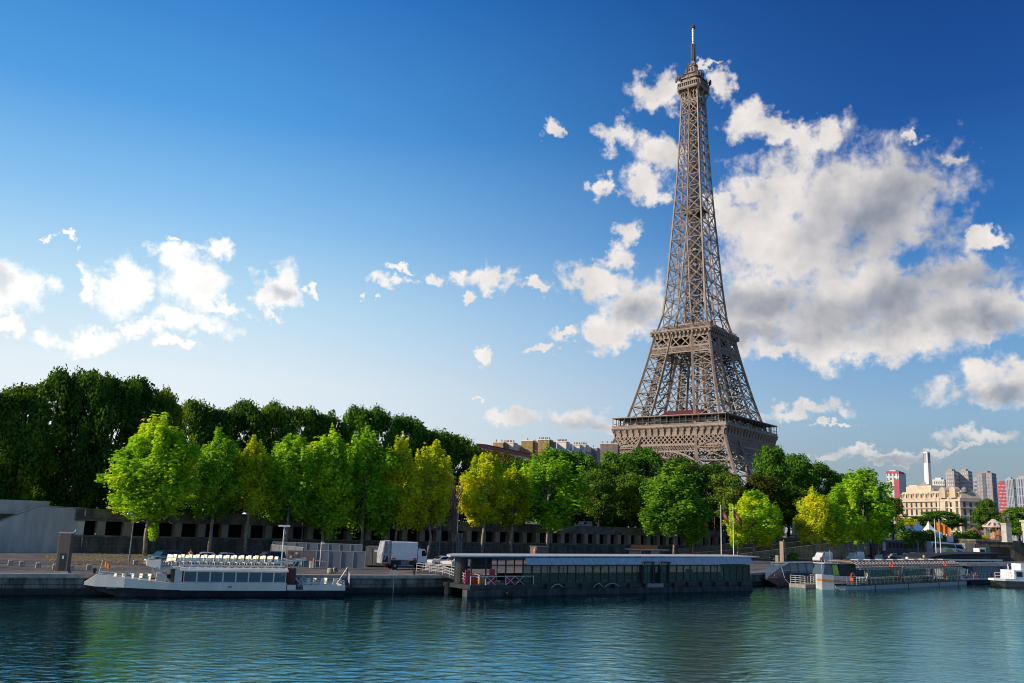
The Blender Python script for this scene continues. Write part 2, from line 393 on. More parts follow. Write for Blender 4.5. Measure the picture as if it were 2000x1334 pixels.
def wave_sheet():
    "rippled river surface: real waves, finer where one stands close to it"
    g = np.random.default_rng(17); nr, nc = 620, 520
    rr = 30 * np.exp(np.linspace(0, math.log(420 / 30), nr)); aa = np.linspace(R_(-44), R_(44), nc)
    Rr, A = np.meshgrid(rr, aa, indexing='ij'); X, Y = Rr * np.sin(A), Rr * np.cos(A)
    sp = np.maximum(Rr * math.log(14) / nr, Rr * R_(88) / nc)
    Z = np.zeros_like(X)
    mod = 0.75 + 0.35 * np.sin(X * .045 + 1.3) * np.sin(Y * .06 + X * .02) + 0.2 * np.sin(X * .13 - Y * .09)
    for i in range(90):
        lam = 0.42 * (8.0 ** g.random()); th = R_(90 + 12) + g.normal() * 0.8; k = 2 * math.pi / lam
        slope = 0.0165 * (1.0 if lam < 1.3 else 0.28)
        fade = np.clip((lam / sp - 2.5) / 2.5, 0, 1)
        ph = k * (X * math.cos(th) + Y * math.sin(th)) + g.random() * 6.28
        w = np.sin(ph); Z += slope / k * (w + 0.25 * np.sin(2 * ph + 1.57)) * fade
    Z *= mod
    me = bpy.data.meshes.new('river_water'); n = nr * nc
    me.vertices.add(n); me.vertices.foreach_set('co', np.stack([X, Y, Z], -1).reshape(-1))
    idx = np.arange(n).reshape(nr, nc); q = np.stack([idx[:-1, :-1], idx[:-1, 1:], idx[1:, 1:], idx[1:, :-1]], -1).reshape(-1, 4)
    me.loops.add(q.size); me.loops.foreach_set('vertex_index', q.reshape(-1).astype(np.int32))
    me.polygons.add(len(q)); me.polygons.foreach_set('loop_start', np.arange(0, q.size, 4, dtype=np.int32)); me.polygons.foreach_set('use_smooth', np.ones(len(q), bool))
    me.update(calc_edges=True); me.flip_normals(); me.materials.append(water_m)
    o = bpy.data.objects.new('river_water', me); COL.objects.link(o); return o
structure(wave_sheet())
# quay: paved top, stone face
NX = [-400, -106, -90, -76, -60, -46.5, -30, -16.6, -2, 13, 28, 41.5, 60, 80, 105, 130, 165, 200]
qy = resample(QUAY, NX)
full = QUAY
quay = MB()
wl = WALL
top = [(*p, QZ) for p in full] + [(*p, QZ) for p in reversed(wl)]
edge = [(p[0] - 0.0, p[1]) for p in full]
k = MB()
def offset(line, d):
    out = []
    for i, p in enumerate(line):
        a = Vector(line[max(i - 1, 0)]); c = Vector(line[min(i + 1, len(line) - 1)])
        dd = (c - a).normalized(); out.append((p[0] - dd.y * d, p[1] + dd.x * d))
    return out
N2 = 60
def arc(line, n=N2):
    ln = [0]
    for a, c in zip(line, line[1:]): ln.append(ln[-1] + (Vector(c) - Vector(a)).length)
    out = []
    for i in range(n + 1):
        s = ln[-1] * i / n
        for j in range(len(line) - 1):
            if s <= ln[j + 1] + 1e-6:
                f = (s - ln[j]) / (ln[j + 1] - ln[j]); out.append((lerp(line[j][0], line[j + 1][0], f), lerp(line[j][1], line[j + 1][1], f))); break
    return out
qa, qb, wa = arc(offset(QUAY, -0.12)), arc(offset(QUAY, 1.1)), arc(WALL)
structure(strip(qb, QZ - 0.03, wa, QZ).build('quay_ground', m_quay))
road0, road1 = arc(offset(QUAY, 17)), arc(offset(QUAY, 25))
structure(strip(road0, QZ + 0.012, road1, QZ + 0.012).build('quay_road', m_asph))
face = MB()
qf = arc(QUAY)
for i in range(N2):
    face.quad((*qf[i], -2), (*qf[i + 1], -2), (*qf[i + 1], QZ - 0.36), (*qf[i], QZ - 0.36))
structure(face.build('quay_wall', m_quaywall, uv=1.0))
cop = MB()
m_coping = mat('coping_stone', (0.34, 0.31, 0.27), 0.85, var=0.3, scale=1.2, bump=0.2)
for i in range(N2):
    a0, a1, b0, b1 = qa[i], qa[i + 1], qb[i], qb[i + 1]
    cop.quad((*a0, QZ), (*a1, QZ), (*b1, QZ), (*b0, QZ)); cop.quad((*a0, QZ - 0.36), (*a1, QZ - 0.36), (*a1, QZ), (*a0, QZ))
structure(cop.build('quay_coping', m_coping))
# wet weed band at the foot of the quay
# street level ground reaching the horizon
g = MB()
wa2 = [(p[0], p[1]) for p in WALL]
back = offset(WALL, 2.6)
far = [(-9000, -3000), (-9000, 2000), (-6000, 5000), (-4000, 8000), (-2000, 9500), (-800, 9800), (0, 10000), (800, 10000), (1500, 10000), (2500, 10000), (4500, 9000), (7500, 7000), (9000, 4000)]
st = strip(back, SZ, far, SZ)
structure(st.build('ground', m_dirt))

# ------------------------------------------------------------------ iron lattice tower
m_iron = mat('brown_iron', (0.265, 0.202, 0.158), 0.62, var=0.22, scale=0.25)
m_iron2 = mat('dark_shaded_iron', (0.075, 0.055, 0.045), 0.65, var=0.25, scale=0.3)  # brown iron darkened, interior shade put into its colour; also on aerials
m_redroof = mat('burgundy_roof', (0.13, 0.026, 0.03), 0.6, var=0.1)
m_tglass = glass_mat('gallery_glass', (0.03, 0.035, 0.04), 0.55, 0.08)
m_white = mat('white_metal', (0.78, 0.77, 0.74), 0.4, var=0.08)
TD = 530.0
tp = D(1359, 900, TD)
tower = thing('lattice_tower', 'tall brown iron lattice tower rising above the trees against the clouds', 'tower', (tp.x, tp.y, SZ), R_(-38.3))
OUT = [(0, 62.5), (20, 50), (40, 39.5), (46, 36.5), (57, 32.2), (62, 29.8), (75, 26.2), (90, 22.6), (104, 19.6), (116, 17.4), (118, 15.2), (130, 13.9), (150, 12.1), (177, 10.3), (200, 8.75), (220, 7.55), (245, 6.4), (268, 5.6), (290, 5)]
INN = [(0, 37.5), (20, 28), (40, 20.2), (46, 18.2), (57, 15.6), (62, 14.4), (75, 12.0), (90, 9.8), (104, 7.8), (116, 6.2), (118, 5.3), (140, 3.2), (177, 0.5)]
def fo(z): return interp(z, OUT)
def fi(z): return interp(z, INN)
def xface(b, p00, p10, p01, p11, w, hor=True, wh=None):
    b.beam(p00, p11, w); b.beam(p10, p01, w)
    if hor: b.beam(p01, p11, wh or w)
for sx, sy in ((-1, -1), (1, -1), (1, 1), (-1, 1)):
    b = MB(); d = MB()
    def cor(z): return [Vector((sx * (fo(z) if i in (0, 1) else fi(z)), sy * (fo(z) if i in (0, 3) else fi(z)), z)) for i in range(4)]
    zs = [0, 11, 21, 30, 38, 45.5, 52, 57.6]
    zs2 = [57.6, 62.5, 71, 79.3, 87.2, 94.6, 101.5, 108, 115.5]
    for zz, wp in ((zs, 1.35), (zs2, 1.2)):
        for z0, z1 in zip(zz, zz[1:]):
            c0, c1 = cor(z0), cor(z1)
            for i in range(4):
                b.beam(c0[i], c1[i], wp)
                j = (i + 1) % 4
                xface(b, c0[i], c0[j], c1[i], c1[j], 0.36)
                m0, m1 = (c0[i] + c0[j]) / 2, (c1[i] + c1[j]) / 2
                q0, q1 = (c0[i] + c1[i]) / 2, (c0[j] + c1[j]) / 2
                if i in (0, 3):
                    for e0, e1 in ((m1, q0), (m1, q1), (m0, q0), (m0, q1)): b.beam(e0, e1, 0.12)
                b.cbox((m0 + m1) / 2, (1.0, 1.0, 1.0))
            b.beam(c1[0], c1[2], 0.3); b.beam(c1[1], c1[3], 0.3)
            # lift track and stairs inside the leg
            a0 = sum(c0, Vector()) / 4; a1 = sum(c1, Vector()) / 4
            for ox, oy in ((-1.6, -1.6), (1.6, -1.6), (1.6, 1.6), (-1.6, 1.6)):
                d.beam(a0 + Vector((ox, oy, 0)), a1 + Vector((ox, oy, 0)), 0.26)
            n = 4
            for q in range(n):
                u0, u1 = a0.lerp(a1, q / n), a0.lerp(a1, (q + 1) / n)
                s_ = 1.6 if q % 2 else -1.6
                d.beam(u0 + Vector((-s_, -1.6, 0)), u1 + Vector((s_, -1.6, 0)), 0.3); d.beam(u0 + Vector((-s_, 1.6, 0)), u1 + Vector((s_, 1.6, 0)), 0.3)
                d.beam(u0 + Vector((-1.6, -s_, 0)), u1 + Vector((-1.6, s_, 0)), 0.3)
                d.cbox(u1, (3.6, 3.0, 0.18))
            if z0 >= 57.6:
                w3 = fo(z0) * 0.16
                d.beam(c0[3].lerp(c0[2], 0.3), c1[3].lerp(c1[2], 0.7), 0.5); d.beam(c0[0].lerp(c0[2], 0.7), c1[0].lerp(c1[2], 0.3), 0.4)
                d.cbox((c0[0] + c1[2]) / 2, (2.4, 2.4, 1.0))
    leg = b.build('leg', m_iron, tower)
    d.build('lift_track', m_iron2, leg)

def faces():
    "the four sides: maps (along, out) to x, y"
    return [lambda a, o: (a, -o), lambda a, o: (o, a), lambda a, o: (-a, o), lambda a, o: (-o, -a)]
def belt(name, z0, z1, h0, h1, n, w, wc, double=False, parent=tower, mt=None, posts=0):
    for F_ in faces():
        b = MB()
        def pt(u, v, extra=0):
            hh = lerp(h0, h1, v); x, y = F_(lerp(-hh, hh, u), hh + extra); return (x, y, lerp(z0, z1, v))
        b.beam(pt(0, 0), pt(1, 0), wc); b.beam(pt(0, 1), pt(1, 1), wc)
        for i in range(n):
            u0, u1 = i / n, (i + 1) / n
            b.beam(pt(u0, 0), pt(u1, 1), w); b.beam(pt(u1, 0), pt(u0, 1), w)
            if double:
                um = (u0 + u1) / 2
                if i < n - 1:
                    b.beam(pt(um, 0), pt(um + 1 / n, 1), w); b.beam(pt(um + 1 / n, 0), pt(um, 1), w)
        for i in range(posts + 1):
            if posts: b.beam(pt(i / posts, 0), pt(i / posts, 1), wc)
        b.build(name, mt or m_iron, parent)
# first level
first = MB().box(-33, 33, -33, 33, 56.2, 57.0).build('platform', m_iron2, tower)
belt('truss_belt', 47.2, 52.6, 35.0, 34.4, 13, 0.55, 0.75, True)
belt('truss_belt', 43.4, 46.9, 36.6, 35.2, 22, 0.32, 0.6, True)
def cornice(z0, z1, h0, h1, nb, parent, rib=0.45, panel=True):
    for F_ in faces():
        b = MB(); prof = [(0, 0), (0.12, 0.35), (0.38, 0.68), (1, 1)]
        for i in range(len(prof) - 1):
            (o0, t0), (o1, t1) = prof[i], prof[i + 1]
            ha, hb = lerp(h0, h1, o0), lerp(h0, h1, o1)
            b.quad((*F_(-ha, ha), lerp(z0, z1, t0)), (*F_(ha, ha), lerp(z0, z1, t0)), (*F_(hb, hb), lerp(z0, z1, t1)), (*F_(-hb, hb), lerp(z0, z1, t1)))
        cor_ = b.build('cornice', m_iron, parent)
        r = MB()
        for k in range(nb + 1):
            for i in range(len(prof) - 1):
                (o0, t0), (o1, t1) = prof[i], prof[i + 1]
                u = lerp(-1, 1, k / nb); ha, hb = lerp(h0, h1, o0), lerp(h0, h1, o1)
                r.beam((*F_(u * (ha - 0.3), ha + 0.5), lerp(z0, z1, t0)), (*F_(u * (hb - 0.3), hb + 0.45), lerp(z0, z1, t1)), rib, 1.1)
            r.cbox((*F_(lerp(-1, 1, k / nb) * (h1 - 0.5), h1 - 0.1), z1 - 1.2), (1.0, 1.0, 1.5))
        r.beam((*F_(-h1 + .4, h1 - .1), z1 - .5), (*F_(h1 - .4, h1 - .1), z1 - .5), .3)
        r.build('bracket_row', m_iron, cor_)
cornice(52.7, 57.2, 34.4, 35.6, 17, first, 0.5)
e = MB()
for F_ in faces():
    for (z, w, o) in ((57.4, 0.9, 35.8), (58.7, 0.3, 35.7), (58.1, 0.5, 35.6)):
        e.beam((*F_(-o, o), z), (*F_(o, o), z), 0.4, w)
e.build('railing', m_iron, first)
roof = MB()
for F_ in faces():
    a, c = 35.9, 27.5
    for z in (63.4, 63.9):
        pass
    i = [F_(-a, a), F_(a, a), F_(c, c), F_(-c, c)]
    roof.loft([[(*p, 63.3) for p in i], [(*p, 63.75) for p in i]])
roof.build('canopy_roof', m_iron, first)
post = MB(); pane = MB()
for F_ in faces():
    for k in range(19):
        u = lerp(-35.4, 35.4, k / 18); post.beam((*F_(u, 35.4), 57.3), (*F_(u, 35.4), 63.3), 0.28)
    for k in range(8):
        u = lerp(-34, 34, k / 7); post.beam((*F_(u, 29), 57), (*F_(u, 29), 63.3), 0.6)
    for u0, u1 in ((-27, -14), (-13, -2), (-1, 14), (15, 26)):
        MB().beam((*F_(u0, 30.5), 60.2), (*F_(u1, 30.5), 60.2), 0.2, 5.6).build('glass_screen', m_tglass, first)
for F_ in faces():
    for (o_, z_) in ((35.4, 60.2), (35.4, 63.1), (29, 63.1)): post.beam((*F_(-o_, o_), z_), (*F_(o_, o_), z_), 0.2)
    post.beam((*F_(0, 29), 63.1), (*F_(0, 35.4), 63.1), 0.2)
post.build('canopy_frame', m_iron2, first)
pv_ = MB().prism([(-9, 57), (-9, 63.5), (15, 63.5), (15, 57)], -27, -15)
pav = pv_.build('pavilion', m_iron2, tower)
MB().loft([[(-11, -28, 63.9), (16, -28, 63.9), (16, -14, 63.9), (-11, -14, 63.9)], [(-8, -19, 68.4), (14.5, -19, 68.4), (14.5, -15, 68.4), (-8, -15, 68.4)]]).build('roof', m_redroof, pav)
MB().box(-24, -16, 12, 24, 57, 63.2).build('pavilion', m_iron2, tower)
MB().box(14, 24, 8, 26, 57, 63.2).build('pavilion', m_iron2, tower)
# arches under the first level
for F_ in faces():
    b = MB(); n = 26
    prev = None
    for k in range(n + 1):
        th = math.pi * (0.06 + 0.88 * k / n); r1, r2 = 37.0, 40.5
        zc = 2.0
        def pt(r):
            x = r * math.cos(th) * 0.98; z = zc + r * math.sin(th) * 1.02
            return (*F_(x, fo(max(0, min(57, z))) - 0.6), z)
        cur = (pt(r1), pt(r2))
        b.beam(cur[0], cur[1], 0.5)
        if prev:
            b.beam(prev[0], cur[0], 1.0, 0.9); b.beam(prev[1], cur[1], 0.9, 0.8); b.beam(prev[0], cur[1], 0.3); b.beam(prev[1], cur[0], 0.3)
        prev = cur
    # spandrel rings between arch and truss
    for k in range(-7, 8):
        x = k * 2.9
        zt = 43.2; zb = 2 + math.sqrt(max(0, 40.8 ** 2 - x * x)) * 1.02
        if zt - zb > 0.6:
            b.beam((*F_(x, 36.6), zb), (*F_(x, 36.6), zt), 0.35)
    b.build('arch', m_iron, tower)
# second level
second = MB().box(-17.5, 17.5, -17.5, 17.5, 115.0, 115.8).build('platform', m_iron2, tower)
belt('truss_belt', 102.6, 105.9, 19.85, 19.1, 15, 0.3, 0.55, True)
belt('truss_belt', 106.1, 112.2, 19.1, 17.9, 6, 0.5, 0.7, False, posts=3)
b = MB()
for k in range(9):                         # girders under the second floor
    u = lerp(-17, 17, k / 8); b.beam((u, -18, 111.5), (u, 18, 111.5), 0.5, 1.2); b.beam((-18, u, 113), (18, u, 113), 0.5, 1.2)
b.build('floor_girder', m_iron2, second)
cornice(112.3, 116.0, 17.8, 19.4, 14, second, 0.4)
e = MB()
for F_ in faces():
    e.beam((*F_(-19.6, 19.5), 116.3), (*F_(19.6, 19.5), 116.3), 0.4, 0.8); e.beam((*F_(-18.6, 18.6), 118.2), (*F_(18.6, 18.6), 118.2), 0.22, 0.2)
    e.beam((*F_(-18.6, 18.6), 117.4), (*F_(18.6, 18.6), 117.4), 0.15, 0.15)
    for k in range(31):
        u = lerp(-18.6, 18.6, k / 30); e.beam((*F_(u, 18.6), 116.2), (*F_(u, 18.6), 118.2), 0.16)
    e.beam((*F_(-14, 14), 120.4), (*F_(14, 14), 120.4), 0.5, 0.9)
e.build('railing', m_iron, second)
b = MB()
for (x0, x1, y0, y1) in ((-12, -4, -12, -5), (4, 12, -12, -4), (3, 11, 4, 12), (-12, -4, 4, 12), (-3.5, 3.5, -4, 4)):
    b.box(x0, x1, y0, y1, 116, 121.5)
b.build('kiosk_block', m_iron2, second)
# spire
lev = [116.5]
while lev[-1] < 268: lev.append(lev[-1] + lerp(10.6, 6.1, (lev[-1] - 116.5) / 151.5))
lev[-1] = 268.5
for F_ in faces():
    b = MB()
    for z0, z1 in zip(lev, lev[1:]):
        o0, o1 = fo(z0), fo(z1); i0 = max(0.0, fi(z0) if z0 < 177 else 0); i1 = max(0.0, fi(z1) if z1 < 177 else 0)
        def q(a, o, z): return (*F_(a, o), z)
        for s in (-1, 1):
            if s == -1: b.beam(q(s * o0, o0, z0), q(s * o1, o1, z1), lerp(0.95, 0.75, (z0 - 116) / 152))
            b.beam(q(s * i0, o0, z0), q(s * i1, o1, z1), 0.56)
            xface(b, q(s * o0, o0, z0), q(s * i0, o0, z0), q(s * o1, o1, z1), q(s * i1, o1, z1), 0.36, True, 0.34)
            mz = (z0 + z1) / 2; mo = (o0 + o1) / 2; mi = (i0 + i1) / 2
            b.cbox(q(s * (mo + mi) / 2, mo, mz), (0.9, 0.9, 0.9)); b.cbox(q(s * i1, o1, z1), (1.1, 1.1, 1.1))
            if z0 < 200:
                # rear faces of each corner leg
                b.beam(q(s * i0, o0, z0), q(s * i1, i1 if i1 > 0.6 else o1 * 0.5, z1), 0.34)
                b.beam(q(s * o0, o0, z0), q(s * i1, i1 if i1 > 0.6 else o1 * 0.5, z1), 0.28)
        if i0 > 0.6:
            b.beam(q(-i1, o1, z1), q(i1, o1, z1), 0.3)
        b.beam(q(-o1, o1, z1), q(o1 * 0, 0, z1), 0.25)
    b.build('spire_side', m_iron, tower)
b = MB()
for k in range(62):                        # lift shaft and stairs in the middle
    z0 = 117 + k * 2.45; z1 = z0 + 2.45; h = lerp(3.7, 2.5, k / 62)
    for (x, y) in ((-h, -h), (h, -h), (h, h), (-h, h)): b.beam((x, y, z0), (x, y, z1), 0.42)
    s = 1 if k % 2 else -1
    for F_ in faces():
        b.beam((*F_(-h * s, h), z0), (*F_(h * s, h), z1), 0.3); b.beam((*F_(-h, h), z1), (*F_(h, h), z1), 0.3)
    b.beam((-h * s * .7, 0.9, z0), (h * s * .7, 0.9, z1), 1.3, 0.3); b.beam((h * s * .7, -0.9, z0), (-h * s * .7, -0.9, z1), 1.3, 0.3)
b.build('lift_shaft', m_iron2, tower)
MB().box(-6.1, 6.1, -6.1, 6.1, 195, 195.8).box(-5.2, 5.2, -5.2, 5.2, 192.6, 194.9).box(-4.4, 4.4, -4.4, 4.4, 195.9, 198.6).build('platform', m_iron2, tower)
# top
top_ = MB()
prof = [(5.55, 268.2), (5.7, 270.5), (6.3, 273.0), (7.5, 275.4)]
for F_ in faces():
    for s in (-1, 0, 1):
        for (h0, z0), (h1, z1) in zip(prof, prof[1:]): top_.beam((*F_(s * h0, h0), z0), (*F_(s * h1 * .93, h1), z1), 0.75)
    for k in range(5):
        u0, u1 = lerp(-5.4, 5.4, k / 5), lerp(-5.4, 5.4, (k + 1) / 5)
        top_.beam((*F_(u0, 5.5), 264.6), (*F_(u1, 5.5), 268.2), 0.28); top_.beam((*F_(u1, 5.5), 264.6), (*F_(u0, 5.5), 268.2), 0.28)
    for k in range(6):
        u = lerp(-5, 5, k / 5); top_.beam((*F_(u, 5.6), 268.2), (*F_(u, 5.6), 275.6), 0.3)
        if k < 5:
            u2 = lerp(-5, 5, (k + 1) / 5); top_.beam((*F_(u, 5.6), 268.4), (*F_(u2, 5.6), 272), 0.25); top_.beam((*F_(u2, 5.6), 272), (*F_(u, 5.6), 275.5), 0.25)
tpf = top_.build('spire_head', m_iron, tower)
def octo(h, c, z): return [(x, y, z) for (x, y) in ((-h + c, -h), (h - c, -h), (h, -h + c), (h, h - c), (h - c, h), (-h + c, h), (-h, h - c), (-h, -h + c))]
gal = MB().loft([octo(7.6, 1.5, 275.5), octo(8.0, 1.6, 276.3), octo(8.0, 1.6, 277.2)])
third = gal.build('platform', m_iron, tower)
MB().loft([octo(7.3, 1.5, 277.2), octo(7.3, 1.5, 279.6)]).build('gallery_window', m_tglass, third)
pp = MB()
for F_ in faces():
    for k in range(11):
        u = lerp(-7, 7, k / 10); pp.beam((*F_(u, 7.65), 277.1), (*F_(u, 7.65), 279.9), 0.28)
pp.loft([octo(7.9, 1.6, 279.7), octo(7.9, 1.6, 280.4)])
pp.loft([octo(6.0, 1.4, 280.4), octo(5.8, 1.4, 283.2)]); pp.loft([octo(6.9, 1.6, 283.2), octo(6.9, 1.6, 283.7)])
pp.loft([octo(4.6, 1.2, 283.7), octo(4.2, 1.2, 287)]); pp.loft([octo(5.2, 1.2, 287), octo(5.0, 1.2, 287.5)])
pp.loft([octo(3.2, 1.0, 287.5), octo(2.0, .6, 293)]); pp.loft([octo(2.5, .6, 293), octo(2.4, .6, 293.4)]); pp.loft([octo(1.5, .4, 293.4), octo(1.2, .3, 297)])
pp.build('upper_gallery', m_iron, third)
cl = MB(); r2 = random.Random(5)
for k in range(150):
    z = r2.choice([280.4, 283.7, 283.7, 287.5, 287.5, 290, 293.4]); h = {280.4: 7.6, 283.7: 6.8, 287.5: 5.0, 290: 3.2, 293.4: 2.4}[z]
    a = r2.uniform(-h, h); F_ = r2.choice(faces()); x, y = F_(a, h * r2.uniform(0.9, 1.03))
    L = r2.uniform(0.8, 2.6); cl.beam((x, y, z - 0.4), (x + r2.uniform(-.2, .2), y, z + L), r2.choice((0.16, 0.22, 0.4)))
    if k % 3 == 0: cl.cbox((x, y, z + L * 0.7), (0.7, 0.5, r2.uniform(0.6, 1.4)))
for F_ in faces():
    for s in (-1, 1):
        cl.beam((*F_(s * 5.0, 5.0), 282.6), (*F_(s * 7.2, 8.6), 282.9), 0.35); cl.beam((*F_(s * 7.2, 8.5), 281.6), (*F_(s * 7.2, 8.5), 284.6), 0.8)
cl.build('aerial_cluster', m_iron2, third)
ant = MB()
for (x, y) in ((-.9, -.9), (.9, -.9), (.9, .9), (-.9, .9)): ant.beam((x, y, 296), (x * .8, y * .8, 309), 0.28)
for k in range(9):
    z = 296.5 + k * 1.45; s = 1 if k % 2 else -1
    for F_ in faces(): ant.beam((*F_(-.9 * s, .9), z), (*F_(.9 * s, .9), z + 1.45), 0.2)
    for F_ in faces(): ant.cbox((*F_(0, 1.15), z + 0.7), (0.75, 0.75, 0.9))
an = ant.build('antenna', m_iron2, tower)
MB().lathe([(0.72, 309), (0.72, 320.5)], n=10).build('mast', m_white, an)
rr = MB()
for k in range(7): rr.lathe([(0.8, 309 + k * 1.75), (0.8, 309.25 + k * 1.75)], n=10)
rr.lathe([(1.3, 320.5), (1.6, 321), (1.6, 321.8), (1.0, 322.4), (.3, 323)], n=10); rr.beam((-2.6, 0, 321.3), (2.6, 0, 321.3), 0.2); rr.beam((0, -2.6, 321.3), (0, 2.6, 321.3), 0.2); rr.beam((0, 0, 322), (0, 0, 324), 0.2)
rr.build('mast_cap', m_iron2, an)

# ------------------------------------------------------------------ trees
L_young = leaf_mat('young_leaf', [(0.1639, 0.36, 0.0305), (0.3484, 0.6342, 0.038), (0.7784, 0.88, 0.0406)], 0.5)
L_gold = leaf_mat('golden_leaf', [(0.2688, 0.4224, 0.0286), (0.6007, 0.7039, 0.0333), (0.88, 0.838, 0.0428)], 0.5)
L_fresh = leaf_mat('fresh_leaf', [(0.0817, 0.2113, 0.0265), (0.1701, 0.3726, 0.0378), (0.3062, 0.5216, 0.0473)], 0.48)
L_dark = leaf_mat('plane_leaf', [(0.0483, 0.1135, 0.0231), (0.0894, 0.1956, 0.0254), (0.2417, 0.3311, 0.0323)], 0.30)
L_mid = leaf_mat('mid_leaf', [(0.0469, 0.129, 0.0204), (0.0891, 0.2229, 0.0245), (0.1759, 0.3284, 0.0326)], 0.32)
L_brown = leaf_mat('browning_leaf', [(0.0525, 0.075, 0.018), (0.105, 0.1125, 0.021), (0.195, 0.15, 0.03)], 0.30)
m_bark = mat('bark', (0.34, 0.29, 0.22), 0.9, var=0.45, scale=3, bump=0.4)
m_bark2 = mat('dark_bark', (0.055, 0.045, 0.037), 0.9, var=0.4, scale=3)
m_bare = mat('bare_wood', (0.19, 0.13, 0.095), 0.9, var=0.3, scale=3)

def leaves_mesh(name, clumps, n, size, seed, up=0.35, m=None, hollow=0.35):
    "many leaf-sized faces spread through clumps (x, y, z, rx, ry, rz, weight)"
    g = np.random.default_rng(seed)
    cl = np.array(clumps, float); w = cl[:, 6] * (cl[:, 3] * cl[:, 4] * cl[:, 5]) ** 0.7; w /= w.sum()
    k = g.choice(len(cl), n, p=w)
    d = g.normal(size=(n, 3)); d /= np.linalg.norm(d, axis=1)[:, None]
    r = (hollow + (1 - hollow) * g.random(n)) ** 0.6
    r *= 1 + 0.16 * g.normal(size=n)
    c = cl[k, :3] + d * cl[k, 3:6] * r[:, None]
    nrm = d * 0.8 + g.normal(size=(n, 3)) * 0.55; nrm[:, 2] += up
    nrm /= np.linalg.norm(nrm, axis=1)[:, None]
    a = np.cross(nrm, g.normal(size=(n, 3))); a /= np.linalg.norm(a, axis=1)[:, None]
    b = np.cross(nrm, a)
    s = size * (0.6 + 0.8 * g.random(n))[:, None]
    bend = nrm * s * 0.22
    v = np.empty((n, 4, 3)); v[:, 0] = c - a * s * .62; v[:, 1] = c - b * s * .42 + bend; v[:, 2] = c + a * s * .62; v[:, 3] = c + b * s * .42 + bend
    me = bpy.data.meshes.new(name)
    me.vertices.add(n * 4); me.vertices.foreach_set('co', v.reshape(-1))
    me.loops.add(n * 4); me.loops.foreach_set('vertex_index', np.arange(n * 4, dtype=np.int32))
    me.polygons.add(n); me.polygons.foreach_set('loop_start', np.arange(0, n * 4, 4, dtype=np.int32))
    try: me.polygons.foreach_set('loop_total', np.full(n, 4, dtype=np.int32))
    except Exception: pass
    me.update(calc_edges=True); me.validate()
    if m: me.materials.append(m)
    return me

def limbs(b, base, top, r0, n, spread, g, forks=2, start=0.35):
    base = Vector(base); top = Vector(top)
    pts = [base.lerp(top, i / 5) + Vector((g.uniform(-1, 1), g.uniform(-1, 1), 0)) * (0.018 * (top - base).length if 0 < i < 5 else 0) for i in range(6)]
    b.tube(pts, [r0 * (1 - 0.13 * i) * (1.25 if i == 0 else 1) for i in range(6)], 7)
    for i in range(n):
        f = g.uniform(start, 1.0); p = base.lerp(top, f); a = g.uniform(0, 2 * math.pi); L = spread * g.uniform(0.6, 1.1)
        e = p + Vector((math.cos(a) * L, math.sin(a) * L, L * g.uniform(0.6, 1.5)))
        md = p.lerp(e, 0.5) + Vector((0, 0, L * 0.12)); rr = r0 * 0.45 * (1.1 - 0.5 * f)
        b.tube([p, md, e], [rr, rr * 0.6, rr * 0.2], 5)
        for q in range(forks):
            e2 = e + Vector((g.uniform(-1, 1), g.uniform(-1, 1), g.uniform(0.2, 1.1))) * L * 0.55
            b.tube([md.lerp(e, 0.4), e2], [rr * 0.45, rr * 0.1], 4)

def crown_young(seed, H=9.0, Rr=3.2):
    "upright oval crown of a young street tree, shoots at the top; local z=0 at the crown foot"
    g = random.Random(seed); c = []
    for i in range(46):
        f = (i + 0.5) / 46; z = H * (0.05 + 0.9 * f)
        rad = Rr * (math.sin(math.pi * min(1, (f * 0.85 + 0.16))) ** 0.75)
        for q in range(2):
            a = g.uniform(0, 6.28); rr = rad * g.uniform(0.35, 0.85); s = g.uniform(0.38, 0.85) * (1.15 - 0.35 * f)
            c.append((math.cos(a) * rr, math.sin(a) * rr, z + g.uniform(-.4, .4), s, s, s * g.uniform(1.1, 2.3), g.uniform(0.5, 1.3)))
    for i in range(22):
        a = g.uniform(0, 6.28); rr = Rr * g.uniform(0.05, 0.8); z = H * (1.0 - 0.42 * (rr / Rr) ** 1.3) + g.uniform(-.5, .6)
        c.append((math.cos(a) * rr, math.sin(a) * rr, z, 0.3, 0.3, g.uniform(0.9, 1.6), 1.3))
    return c
def crown_plane(seed, H=15.0, Rr=6.0):
    "broad billowing crown of a grown plane tree"
    g = random.Random(seed); c = []
    for i in range(46):
        f = g.random(); z = H * (0.05 + 0.9 * f)
        rad = Rr * (1 - (abs(f - 0.5) / 0.62) ** 2.4) ** 0.6
        a = g.uniform(0, 6.28); rr = rad * g.uniform(0.45, 0.95); s = g.uniform(1.2, 2.3)
        c.append((math.cos(a) * rr, math.sin(a) * rr, z, s, s, s * g.uniform(0.75, 1.05), g.uniform(0.6, 1.2)))
    for i in range(8):
        a = g.uniform(0, 6.28); rr = Rr * g.uniform(0.0, 0.5); s = g.uniform(1.2, 1.9)
        c.append((math.cos(a) * rr, math.sin(a) * rr, H * g.uniform(0.9, 1.0), s, s, s * 0.9, 1.1))
    return c
YOUNG = [leaves_mesh('young_crown', crown_young(s), 11000, 0.27, s) for s in (11, 12, 13, 14, 15)]
BIG = leaves_mesh('round_crown', crown_young(19), 20000, 0.25, 19)
PLANE = [leaves_mesh('plane_crown', crown_plane(s), 15000, 0.43, s, 0.3) for s in (21, 22, 23, 24)]
def trunk_mesh(name, seed, H, r, n, spread, start):
    b = MB(); limbs(b, (0, 0, 0), (0, 0, H), r, n, spread, random.Random(seed), 2, start)
    me = bpy.data.meshes.new(name); me.from_pydata(b.v, [], b.f); me.update(); me.polygons.foreach_set('use_smooth', [True] * len(me.polygons)); return me
